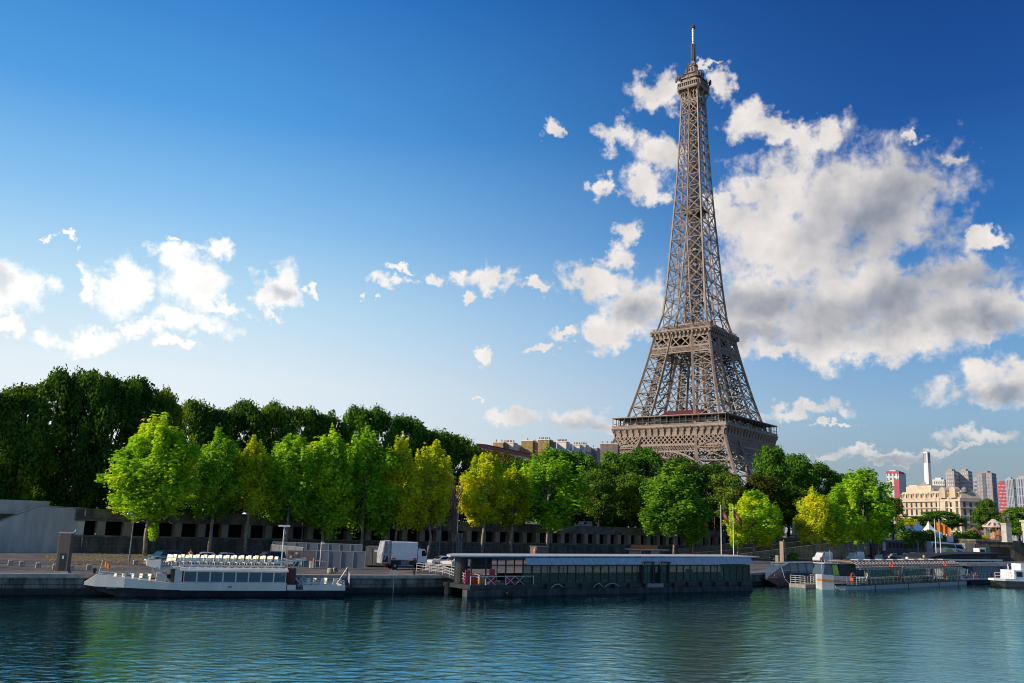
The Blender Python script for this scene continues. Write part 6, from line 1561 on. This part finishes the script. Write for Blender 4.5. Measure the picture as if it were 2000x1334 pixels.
# kiosks and merry-go-round
def umbrella(px, Y, top, hw_, lb):
    c = D(px, 1045, Y); zt = D(px, top, Y).z - SZ; w = hw_ * Y / FPX
    o = thing('stall', lb, 'stall', (c.x, Y, SZ), R_(10), 'brown roofed stalls')
    MB().lathe([(w, zt * .55), (w * .2, zt * .95), (.2, zt)], n=8).build('roof', mat('stall_roof', (0.24, 0.09, 0.05), 0.7, var=0.3), o)
    MB().lathe([(w * .75, 0), (w * .75, zt * .5)], n=8).build('counter', mat('stall_wood', (0.15, 0.08, 0.05), 0.7, var=0.4), o)
umbrella(1903, 335, 1029, 17, 'brown roofed refreshment stall left of the merry-go-round'); umbrella(1952, 340, 1033, 10, 'small red brown stall under the merry-go-round canopy')
mc = D(1943, 1050, 345); 
mg = thing('merry_go_round', 'merry-go-round with a striped cream canopy right of the pale stone building', 'carousel', (mc.x, 345, SZ))
zt = D(1943, 1014, 345).z - SZ; ze = D(1943, 1027, 345).z - SZ; w = 20.5 * 345 / FPX
cn = MB().lathe([(w * .98, ze - .6), (w, ze), (w * .62, lerp(ze, zt, .42)), (w * .3, lerp(ze, zt, .78)), (w * .18, zt - .1), (.1, zt)], n=24).build('canopy', mat('carousel_cream', (0.62, 0.53, 0.42), 0.6), mg)
sr_ = MB()
for k in range(12):
    a = 2 * math.pi * k / 12; a2 = a + .2; q = lambda r, z, t_: (r * math.cos(t_), r * math.sin(t_), z)
    sr_.quad(q(w * 1.0, ze + .06, a), q(w * 1.0, ze + .06, a2), q(w * .63, lerp(ze, zt, .42) + .1, a2), q(w * .63, lerp(ze, zt, .42) + .1, a))
sr_.build('stripe', mat('carousel_brown', (0.12, 0.06, 0.05), 0.6), cn)
MB().lathe([(.9, 0), (.7, ze)], n=12).build('centre_column', mat('gilded', (0.45, 0.28, 0.09), 0.5), mg)
MB().lathe([(w * .9, 0), (w * .9, .5)], n=24).build('platform', m_brown, mg)
pl_ = MB()
for k in range(10):
    a = 2 * math.pi * k / 10; pl_.beam((w * .85 * math.cos(a), w * .85 * math.sin(a), .5), (w * .85 * math.cos(a), w * .85 * math.sin(a), ze - .3), .14); 
for k in range(10):
    a = 2 * math.pi * (k + .5) / 10; pl_.cbox((w * .7 * math.cos(a), w * .7 * math.sin(a), 1.4), (1.2, .5, 1.0))
pl_.build('ride_figures', mat('ride_red', (0.42, 0.12, 0.06), 0.5, var=0.6, scale=1.5, col2=(0.6, 0.5, 0.4)), mg)
# statue on plinth
sp = D(1967, 1053, 300)
stt = thing('statue', 'dark stone horse and handler on a pale plinth at the bridge end', 'statue', (sp.x, 300, QZ + 6.0), R_(15))
zp = D(1967, 1022, 300).z - QZ - 6.0; w = 6.2 * 300 / FPX
MB().loft([octo(w * 1.15, .1, 0), octo(w * 1.15, .1, .5)]).box(-w, w, -w, w, .51, zp - .5).loft([octo(w * 1.12, .1, zp - .49), octo(w * 1.18, .1, zp)]).build('plinth', mat('plinth_stone', (0.52, 0.47, 0.39), 0.85, var=0.2), stt)
m_stat = mat('weathered_stone', (0.16, 0.135, 0.11), 0.9, var=0.4, scale=2, bump=.4)
hs_ = MB(); z = zp
hs_.tube([(-1.0, 0, z + 1.75), (-.4, 0, z + 1.9), (.5, 0, z + 1.85), (1.0, 0, z + 1.95)], [.35, .52, .5, .42], 8); hs_.tube([(.9, 0, z + 2.0), (1.2, 0, z + 2.7), (1.35, 0, z + 3.1)], [.4, .27, .2], 8); hs_.tube([(1.25, 0, z + 3.1), (1.8, 0, z + 2.75)], [.2, .11], 8)
for (x, y) in ((-.85, .2), (-.85, -.2), (.8, .2), (.8, -.2)): hs_.tube([(x, y, z + 1.7), (x + .06, y, z + .9), (x, y, z)], [.2, .12, .1], 6)
hs_.tube([(-1.1, 0, z + 2.0), (-1.4, 0, z + 1.4), (-1.4, 0, z + .8)], [.1, .14, .05], 6); hs_.build('horse', m_stat, stt, smooth=True)
mn = MB(); mn.tube([(.3, -.7, z), (.35, -.7, z + .9), (.35, -.7, z + 1.0), (.35, -.7, z + 1.6), (.35, -.7, z + 1.75)], [.16, .2, .22, .3, .14], 8); mn.sphere((.35, -.7, z + 1.98), .17); mn.tube([(.35, -.6, z + 1.6), (.8, -.4, z + 1.9), (1.3, -.2, z + 2.4)], [.11, .09, .07], 6); mn.build('handler', m_stat, stt, smooth=True)
s2 = D(2012, 1053, 300); st2 = thing('statue_plinth', 'pale stone plinth cut by the right edge', 'plinth', (s2.x, 300, QZ + 6.0), R_(15)); MB().box(-1.6, 1.6, -1.6, 1.6, 0, zp * 1.1).build('shaft', MATS['plinth_stone'], st2); MB().box(-1.9, 1.9, -1.9, 1.9, zp * 1.1 + .01, zp * 1.1 + .6).build('cap', MATS['plinth_stone'], st2)
# white upright panels on the street
for i, (px, lb) in enumerate(((1551, 'left'), (1559, 'middle'), (1566, 'right'))):
    p = D(px, 1045, 268); o = thing('memorial_slab', f'tall white upright slab on the street, {lb} of three behind the ramp', 'panel', (p.x, 268, SZ), R_(20), 'white slabs behind the ramp'); MB().box(-.55, .55, 0, .2, 0, D(px, 1007 + i * 4, 268).z - SZ).build('board', m_white, o); MB().box(-.7, .7, -.1, .3, -.02, .12).build('foot', m_gpole, o)
p = D(1548, 1042, 262); o = thing('green_bin', 'small bright green box on the street behind the ramp', 'box', (p.x, 262, SZ), 0); MB().box(-1.2, 1.2, -.3, .3, 0, .7).build('body', mat('bright_green', (0.05, 0.35, 0.10), 0.6), o, bevel=.05)
p = D(1136, 1022, 236); o = thing('white_van', 'white van roof showing above the wall under the dark trees', 'van', (p.x, 238, SZ), R_(45)); MB().prism([(0, .4), (0, 1.3), (.8, 1.5), (1.4, 2.3), (4.6, 2.3), (4.6, .4)], 0, 1.9).build('body', m_white, o, bevel=.06); MB().prism([(1.0, 1.55), (1.45, 2.15), (2.2, 2.15), (2.2, 1.55)], -.02, -.004).build('side_window', m_carglass, o)
p = D(1378, 1035, 236); o = thing('red_road_sign', 'small round red road sign under the trees left of the red lamp', 'sign', (p.x, 236, SZ), 0); MB().tube([(0, 0, 0), (0, 0, 2.4)], .05, 6).build('pole', m_gpole, o)
b = MB(); b.lathe([(.45, -.03), (.45, .03)], n=14); b.xform(Matrix.Translation((0, -.08, 2.3)) @ Matrix.Rotation(R_(90), 4, 'X')); b.build('disc', m_red, o)

# ---- buildings
def window_grid(b, x0, x1, y, z0, z1, nx, nz, fx=.55, fz=.6, d=.06):
    cw, chh = (x1 - x0) / nx, (z1 - z0) / nz
    for i in range(nx):
        for k in range(nz):
            cx, cz_ = x0 + (i + .5) * cw, z0 + (k + .5) * chh
            b.box(cx - cw * fx / 2, cx + cw * fx / 2, y - d, y + .2, cz_ - chh * fz / 2, cz_ + chh * fz / 2)
m_hauss = mat('cream_ashlar', (0.54, 0.45, 0.33), 0.85, var=0.18, scale=0.25, streak=True)
m_hauss2 = mat('cream_trim', (0.60, 0.51, 0.38), 0.85, var=0.15, scale=0.4)
m_win = mat('dark_window', (0.035, 0.037, 0.042), 0.2)
m_zinc = mat('zinc_roof', (0.22, 0.235, 0.26), 0.5, 0.2, var=0.25, scale=0.4)
Yb = 480.0
corner = D(1880, 1030, Yb); left = D(1758, 1000, Yb * 1.10)
def zpx(px, py, Y): return D(px, py, Y).z - SZ
dirL = (Vector((left.x, left.y)) - Vector((corner.x, corner.y))); Lb = dirL.length
hb_ = thing('stone_apartment_block', 'long pale cream stone apartment block with dormers and balconies right of the trees', 'building', (corner.x, corner.y, SZ), math.atan2(-dirL.y, -dirL.x))
H = zpx(1880, 972, Yb); Hr = zpx(1880, 957, Yb); Dp = 13
MB().box(-Lb, 0, 0, Dp, -5, H).build('wall', m_hauss, hb_)
fl = [H * f for f in (.0, .22, .40, .58, .77, .93)]
tr2 = MB()
for zf in fl[1:]: tr2.box(-Lb - .2, .5, -.9, Dp + .4, zf - .25, zf + .18)
tr2.build('balcony_band', m_hauss2, hb_)
pil = MB()
for x in (-.6, -8.4, -16.6): pil.box(x - .9, x + .6, -.6, .1, -5, H)
for x in (-4.6, -12.4): pil.box(x - 2, x + 2, -1.3, .1, -5, H * .93)
pil.build('pilaster', m_hauss2, hb_)
nx = int(Lb / 3.9)
for k in range(5):
    z0_, z1_ = fl[k] + .35, fl[k + 1] - .45
    for i in range(nx):
        cx = -Lb + (i + .5) * Lb / nx
        yy = -1.36 if (-6.6 < cx < -2.6 or -14.4 < cx < -10.4) else (-.66 if False else -.06)
        MB().box(cx - .75, cx + .75, yy, yy + .3, z0_, z1_ - .3).build('window', m_win, hb_) if k >= 1 and (i > nx * .35 or k >= 3) else None
for k in range(1, 5):
    for i in range(3): MB().box(-.1, .06, 1.2 + i * 3.9, 2.8 + i * 3.9, fl[k] + .4, fl[k + 1] - .7).build('side_window', m_win, hb_)
rf2 = MB().loft([[(-Lb, .3, H), (.0, .3, H), (.0, Dp, H), (-Lb, Dp, H)], [(-Lb, 2.2, Hr), (-2, 2.2, Hr), (-2, Dp - 2, Hr), (-Lb, Dp - 2, Hr)]]).build('roof', m_hauss, hb_)
for i in range(nx):
    cx = -Lb + (i + .5) * Lb / nx
    dm = MB().box(cx - .95, cx + .95, .2, 2.6, H + .2, H + 3.0).build('dormer', m_hauss2, hb_); MB().box(cx - .5, cx + .5, .12, .3, H + .5, H + 2.6).build('pane', m_win, dm)
for x in (-4.6, -12.4):
    MB().prism([(x - 2.2, H), (x - 2.2, Hr + .3), (x - 1.4, Hr + 1.4), (x, Hr + 1.8), (x + 1.4, Hr + 1.4), (x + 2.2, Hr + .3), (x + 2.2, H)], -1.2, 2).build('gable', m_hauss, hb_)
for x in (-1.6, -8.3): MB().lathe([(1.6, Hr - 1), (1.7, Hr + .4), (1.2, Hr + 1.3), (.2, Hr + 2.0)], (x, 4, 0), 10).build('turret', m_zinc, hb_)
for i in range(5): MB().box(-Lb + 3 + i * 9, -Lb + 4.6 + i * 9, 5, 6, Hr, Hr + 2.0).build('chimney', m_hauss2, hb_)
MB().box(-Lb + 2, -Lb * .55, 4, Dp, Hr + .01, Hr + 3.5).build('roof_storey', m_hauss2, hb_)

def tower_block(name, label, px0, px1, top_y, Y, rz, body, bands, nx, nz, fx=.6, fz=.55, depth=18, win=m_win, base_y=1000, px2=None, side=True, cat='tower block'):
    a = D(px0, base_y, Y); zt = D((px0 + px1) / 2, top_y, Y).z - SZ
    def hit(c, u, px):
        r = ray(px, 1000); k = (c[0] * r.y - c[1] * r.x) / (r.x * u[1] - r.y * u[0]); return k
    u = (math.cos(R_(rz)), math.sin(R_(rz))); w = abs(hit((a.x, a.y), u, px1))
    if px2: depth = abs(hit((a.x + u[0] * w, a.y + u[1] * w), (-u[1], u[0]), px2))
    o = thing(name, label, cat, (a.x, Y, SZ), R_(rz), 'tower blocks far behind')
    MB().box(0, w, 0, depth, -6, zt).build('wall', body, o)
    if bands:
        for k in range(nz):
            z = 3 + (zt - 4) * k / nz; z1_ = z + .9 + (zt - 4) / nz * fz
            MB().box(.6, w - .6, -.12, .1, z + .9, z1_).build('window_band', win, o)
            if side: MB().box(w - .1, w + .12, .6, depth - .6, z + .9, z1_).build('side_window_band', win, o)
        for i in range(nx):
            x = .6 + (w - 1.2) * (i + .5) / nx; MB().box(x - w / nx * .22, x + w / nx * .22, -.3, .0, 2, zt - 1.2).build('mullion', body, o)
    else:
        cw, chh = (w - .8) / nx, (zt - 3.5) / nz
        for k in range(nz):
            cz_ = 2 + (k + .5) * chh
            for i in range(nx):
                cx = .4 + (i + .5) * cw; MB().box(cx - cw * fx / 2, cx + cw * fx / 2, -.15, .2, cz_ - chh * fz / 2, cz_ + chh * fz / 2).build('window', win, o)
            if side: MB().box(w - .1, w + .15, 1.0, depth - 1.0, cz_ - chh * .22, cz_ + chh * .22).build('side_window_band', win, o)
    MB().box(w * .2, w * .7, 3, depth - 4, zt + .01, zt + 2.2).build('roof_plant', body, o)
    return o, w, zt
mcity = lambda n, c, **k: mat(n, c, 0.7, var=0.15, scale=0.08, **k)
m_cw = mcity('tower_white', (0.62, 0.62, 0.62)); m_cg = mcity('tower_grey', (0.34, 0.33, 0.31)); m_cp = mcity('tower_pink', (0.30, 0.25, 0.26)); m_cr = mcity('tower_red', (0.42, 0.07, 0.11)); m_cb = mcity('tower_blue', (0.36, 0.38, 0.42)); m_bw = mat('grey_window', (0.12, 0.14, 0.17), 0.25)
o, w, zt = tower_block('tower_block', 'white tower block with a red vertical strip and a red roof edge', 1735, 1759, 922, 1100, -38, m_cw, True, 3, 15, px2=1773, win=m_bw)
MB().box(w - 5.5, w + .2, -.5, .0, 0, zt - 9).build('red_strip', m_cr, o); MB().box(-.5, w + .5, -.6, 23, zt - 2.0, zt + .6).build('red_roof_edge', m_cr, o)
tower_block('office_slab', 'low plain white slab between the red striped tower and the white chimney', 1772, 1802, 952, 900, -30, mcity('slab_white', (0.72, 0.72, 0.71)), False, 1, 1, .9, .1, px2=1804, side=False, cat='building')
tower_block('tower_block', 'low beige tower block just left of the white chimney', 1800, 1815, 946, 950, -36, m_cg, True, 3, 9, px2=1818, win=m_bw)
tower_block('tower_block', 'white tower block with tall window columns right of the chimney', 1824, 1848, 937, 1050, -38, m_cw, True, 6, 13, px2=1855, win=m_bw)
m_lb = mat('light_band', (0.55, 0.55, 0.55), 0.5)  # pale grey for the window bands of both twin halves
tower_block('tower_block', 'left half of the twin grey tower, pale window bands', 1851, 1868, 920, 980, -40, m_cg, True, 4, 17, win=m_lb, px2=1878)
tower_block('tower_block', 'right half of the twin grey tower', 1878, 1896, 920, 990, -40, m_cg, True, 4, 17, win=m_lb, px2=1904)
tower_block('tower_block', 'narrow pale blue tower between the twin grey tower and the pinkish one', 1904, 1915, 936, 1150, -34, m_cb, False, 4, 15, px2=1917, win=m_bw)
o, w, zt = tower_block('tower_block', 'pinkish grey tower block with a dark vertical window strip', 1912, 1942, 924, 960, -40, m_cp, False, 5, 18, .5, .5, win=m_cb, px2=1951)
MB().box(w * .36, w * .6, -.4, .0, 0, zt - .4).build('dark_strip', m_bw, o)
tower_block('tower_block', 'crimson red tower block with a white dotted window grid', 1952, 1969, 943, 1100, -36, m_cr, False, 6, 16, .4, .35, win=m_cw, px2=1972)
m_blw = mat('blue_window', (0.10, 0.14, 0.20), 0.15)
tower_block('tower_block', 'steel blue glass tower block at the right edge, nearer column', 1968, 1983, 936, 900, -40, m_cb, True, 4, 7, fz=.85, win=m_blw, px2=1988)
tower_block('tower_block', 'steel blue glass tower block cut by the right edge', 1989, 2012, 934, 890, -40, m_cb, True, 4, 7, fz=.85, win=m_blw, px2=2020)
# white chimney
cz_ = D(1819, 1046, 1000); ztc = D(1819, 883, 1000).z - SZ; w = 5.0 * 1000 / FPX
ch_ = thing('tall_chimney', 'tall slender white concrete chimney with dark slots at its top', 'chimney', (cz_.x, 1000, SZ), R_(20))
MB().loft([octo(w * 1.55, w * .4, -5), octo(w * 1.08, w * .35, ztc * .62), octo(w * 1.0, w * .35, ztc)]).build('shaft', mat('chimney_white', (0.82, 0.81, 0.78), 0.7, var=0.05), ch_)
sl = MB()
for k in range(4): sl.box(-w * .62 + k * w * .36, -w * .62 + k * w * .36 + w * .18, -w * 1.06, -w * .9, ztc - 12.5, ztc - 1.5); sl.box(-w * 1.06, -w * .9, -w * .62 + k * w * .36, -w * .62 + k * w * .36 + w * .18, ztc - 12.5, ztc - 1.5); sl.box(w * .9, w * 1.06, -w * .62 + k * w * .36, -w * .62 + k * w * .36 + w * .18, ztc - 12.5, ztc - 1.5)
sl.build('slot_grille', mat('slot_maroon', (0.10, 0.05, 0.055), 0.6), ch_)
# rooftops between the trees
m_rubble = stone_mat('rubble_gable', (0.46, 0.31, 0.13), (0.30, 0.22, 0.12), 1.1, 0.6, stain=0.4)
m_plaster = mat('white_plaster', (0.78, 0.72, 0.62), 0.8, var=0.12, scale=0.3, streak=True); m_pot = mat('terracotta_pot', (0.42, 0.16, 0.09), 0.8, var=0.2)
def roof_house(label, px0, px1, top_y, Y, m, pots, mans=None, rz=-20, uv=None, dep=9, group='rooftops showing above the trees'):
    a, c = D(px0, 900, Y), D(px1, 900, Y); zt = D((px0 + px1) / 2, top_y, Y).z - SZ; w = (c.x - a.x)
    o = thing('rooftop_house', label, 'house', (a.x, Y, SZ), R_(rz), group)
    MB().box(0, w, 0, dep, 0, zt).build('gable_wall', m, o, uv=uv)
    cap = MB().box(-.15, w + .15, -.15, dep * .5, zt + .01, zt + .35).build('chimney_cap', m_plaster, o)
    b = MB()
    for k in range(pots):
        x = w * (k + .5) / pots; b.lathe([(.26, zt + .35), (.2, zt + 1.25)], (x, .6 + .5 * (k % 2), 0), 6)
    if pots: b.build('chimney_pots', m_pot, cap)
    if mans: MB().prism([(w, 0), (w, zt * .93), (w + mans * .35, zt * .88), (w + mans, zt * .74), (w + mans, 0)], .3, dep).build('mansard_roof', m_zinc, o)
    return o
roof_house('low stone gable with rough ochre masonry left of the white one', 962, 983, 865, 330, m_rubble, 2, None, uv=1.0)
roof_house('low white plastered gable with a row of pots', 982, 1003, 866, 335, m_plaster, 6, None)
roof_house('broad ochre rubble stone gable wall, left of the taller one', 1017, 1041, 862, 340, m_rubble, 1, None, uv=1.0)
roof_house('narrow grey plaster strip wall between two ochre gables', 1040, 1052, 865, 341, mat('grey_plaster', (0.42, 0.38, 0.32), 0.85), 2, None)
roof_house('tall ochre rubble gable with a pale edge and chimney pots', 1050, 1073, 860, 338, m_rubble, 6, 8, uv=1.0)
roof_house('white chimney wall with a red row of pots', 1087, 1106, 864, 345, m_plaster, 7, 7)
roof_house('white chimney wall, smaller, between slate roofs', 1119, 1132, 870, 350, m_plaster, 4, 6)
roof_house('white chimney stack with brick top, right of the smaller white one', 1133, 1144, 870, 352, m_plaster, 4, 4)
roof_house('grey slate roofed house with a small stone stack', 1150, 1166, 876, 360, m_zinc, 1, None)
roof_house('dull brown walled house touching the tower lattice', 1172, 1206, 868, 350, mat('brown_grey_wall', (0.22, 0.17, 0.14), 0.85, streak=True), 4, None, rz=-12)
mu0, mu1 = D(930, 875, 290), D(1062, 897, 250)
mu = thing('museum_roof', 'long dark sloping roof edge with brown creepers above the lime trees', 'building', (mu0.x, 290, SZ)); Lm = frame(mu, (mu0.x, 290), (mu1.x, 262), SZ)
z0m = D(930, 866, 290).z - SZ; z1m = D(1062, 893, 262).z - SZ
MB().loft([[(0, 0, z0m - .9), (0, 4, z0m - .9), (0, 4, z0m), (0, 0, z0m)], [(Lm, 0, z1m - .8), (Lm, 4, z1m - .8), (Lm, 4, z1m), (Lm, 0, z1m)]]).build('roof_edge', mat('dark_maroon', (0.035, 0.018, 0.02), 1.0, spec=0.0), mu)
MB().loft([[(0, .6, 0), (0, 3.8, 0), (0, 3.8, z0m - .95), (0, .6, z0m - .95)], [(Lm, .6, 0), (Lm, 3.8, 0), (Lm, 3.8, z1m - .85), (Lm, .6, z1m - .85)]]).build('glass_wall', mat('teal_glass', (0.05, 0.07, 0.075), 0.3), mu)
g = random.Random(77)
cr_ = leaves_mesh('creeper', [(Lm * (k + .5) / 16, -1, lerp(z0m, z1m, k / 16) - 3.0 + g.uniform(-.8, .8), 2.0, 1.2, g.uniform(1.2, 2.4), 1) for k in range(16)], 5200, .45, 78, .3, L_brown)
co_ = bpy.data.objects.new('roof_garden', cr_); COL.objects.link(co_); co_.parent = mu
# people
def person(loc, rz, label, shirt, trousers, h=1.72, walk=.15, group='people on the quay'):
    o = thing('person', label, 'person', loc, rz, group); k = h / 1.75
    J = {'pel': (0, 0, .95), 'che': (0, 0, 1.3), 'nec': (0, 0, 1.48), 'hed': (0, -.01, 1.58), 'top': (0, -.01, 1.72), 'hl': (-.1, 0, .9), 'kl': (-.11, -walk, .5), 'fl': (-.11, walk * .4, .07), 'tl': (-.11, walk * .4 - .2, .04), 'hr': (.1, 0, .9), 'kr': (.11, -.02, .5), 'fr': (.11, walk, .07), 'tr': (.11, walk - .2, .04), 'sl': (-.19, 0, 1.4), 'el': (-.25, .05, 1.12), 'wl': (-.25, -.1, .88), 'sr': (.19, 0, 1.4), 'er': (.25, .03, 1.12), 'wr': (.25, -.12, .9)}
    Rd = {'pel': .15, 'che': .16, 'nec': .06, 'hed': .10, 'top': .08, 'hl': .09, 'kl': .065, 'fl': .05, 'tl': .04, 'hr': .09, 'kr': .065, 'fr': .05, 'tr': .04, 'sl': .065, 'el': .045, 'wl': .035, 'sr': .065, 'er': .045, 'wr': .035}
    E_ = [('pel', 'che'), ('che', 'nec'), ('nec', 'hed'), ('hed', 'top'), ('pel', 'hl'), ('hl', 'kl'), ('kl', 'fl'), ('fl', 'tl'), ('pel', 'hr'), ('hr', 'kr'), ('kr', 'fr'), ('fr', 'tr'), ('che', 'sl'), ('sl', 'el'), ('el', 'wl'), ('che', 'sr'), ('sr', 'er'), ('er', 'wr')]
    ks = list(J); me = bpy.data.meshes.new('body'); me.from_pydata([Vector(J[n]) * k for n in ks], [(ks.index(a), ks.index(c)) for a, c in E_], [])
    bo = bpy.data.objects.new('body', me); COL.objects.link(bo); bo.parent = o
    md = bo.modifiers.new('skin', 'SKIN'); bo.modifiers.new('sub', 'SUBSURF').levels = 1; bo.modifiers['sub'].render_levels = 1
    for i, n in enumerate(ks): me.skin_vertices[0].data[i].radius = (Rd[n] * k,) * 2
    me.skin_vertices[0].data[0].use_root = True
    me.materials.append(mat('skin', (0.45, 0.27, 0.19), 0.6))
    MB().loft([octo(.17 * k, .05, .9 * k), octo(.19 * k, .06, 1.2 * k), octo(.2 * k, .07, 1.42 * k), octo(.08 * k, .02, 1.5 * k)]).tube([Vector(J['sl']) * k, Vector(J['el']) * k], [.09 * k, .07 * k], 8).tube([Vector(J['sr']) * k, Vector(J['er']) * k], [.09 * k, .07 * k], 8).build('shirt', shirt, o)
    MB().tube([Vector(J['hl']) * k, Vector(J['kl']) * k, Vector(J['fl']) * k], [.115 * k, .09 * k, .075 * k], 8).tube([Vector(J['hr']) * k, Vector(J['kr']) * k, Vector(J['fr']) * k], [.115 * k, .09 * k, .075 * k], 8).lathe([(.16 * k, .85 * k), (.175 * k, .95 * k)], n=8).build('trousers', trousers, o)
    MB().sphere((0, .015, 1.655 * k), .125 * k, 8, 5).build('hair', mat('brown_hair', (0.03, 0.02, 0.015), 0.8), o)
    return o
m_jean = mat('dark_denim', (0.03, 0.035, 0.06), 0.8); m_tee = mat('orange_tee', (0.6, 0.2, 0.06), 0.8); m_redt = mat('red_top', (0.5, 0.05, 0.05), 0.8); m_navy = mat('navy_top', (0.02, 0.025, 0.05), 0.8)
bf = Matrix.Rotation(b1.rotation_euler.z, 4, 'Z')
person(Vector(b1.location) + bf @ Vector((8.4, 3.1, 3.03)), R_(30), 'person in an orange top standing on the upper deck among the cream seats', m_tee, m_jean, 1.6)
cf = Matrix.Rotation(b10.rotation_euler.z, 4, 'Z')
for i, (x, sh, lb) in enumerate(((L * 0 + 34.0, m_redt, 'person in a red top at the right end of the landing stage canopy'), (36.2, m_navy, 'person in a navy top beside the one in red on the landing stage'), (38.6, m_jean, 'person in dark clothes, rightmost on the landing stage'))):
    person(Vector(b10.location) + cf @ Vector((x, -.0 + .8, 1.4)), R_(20 + 30 * i), lb, sh, m_jean, 1.75)
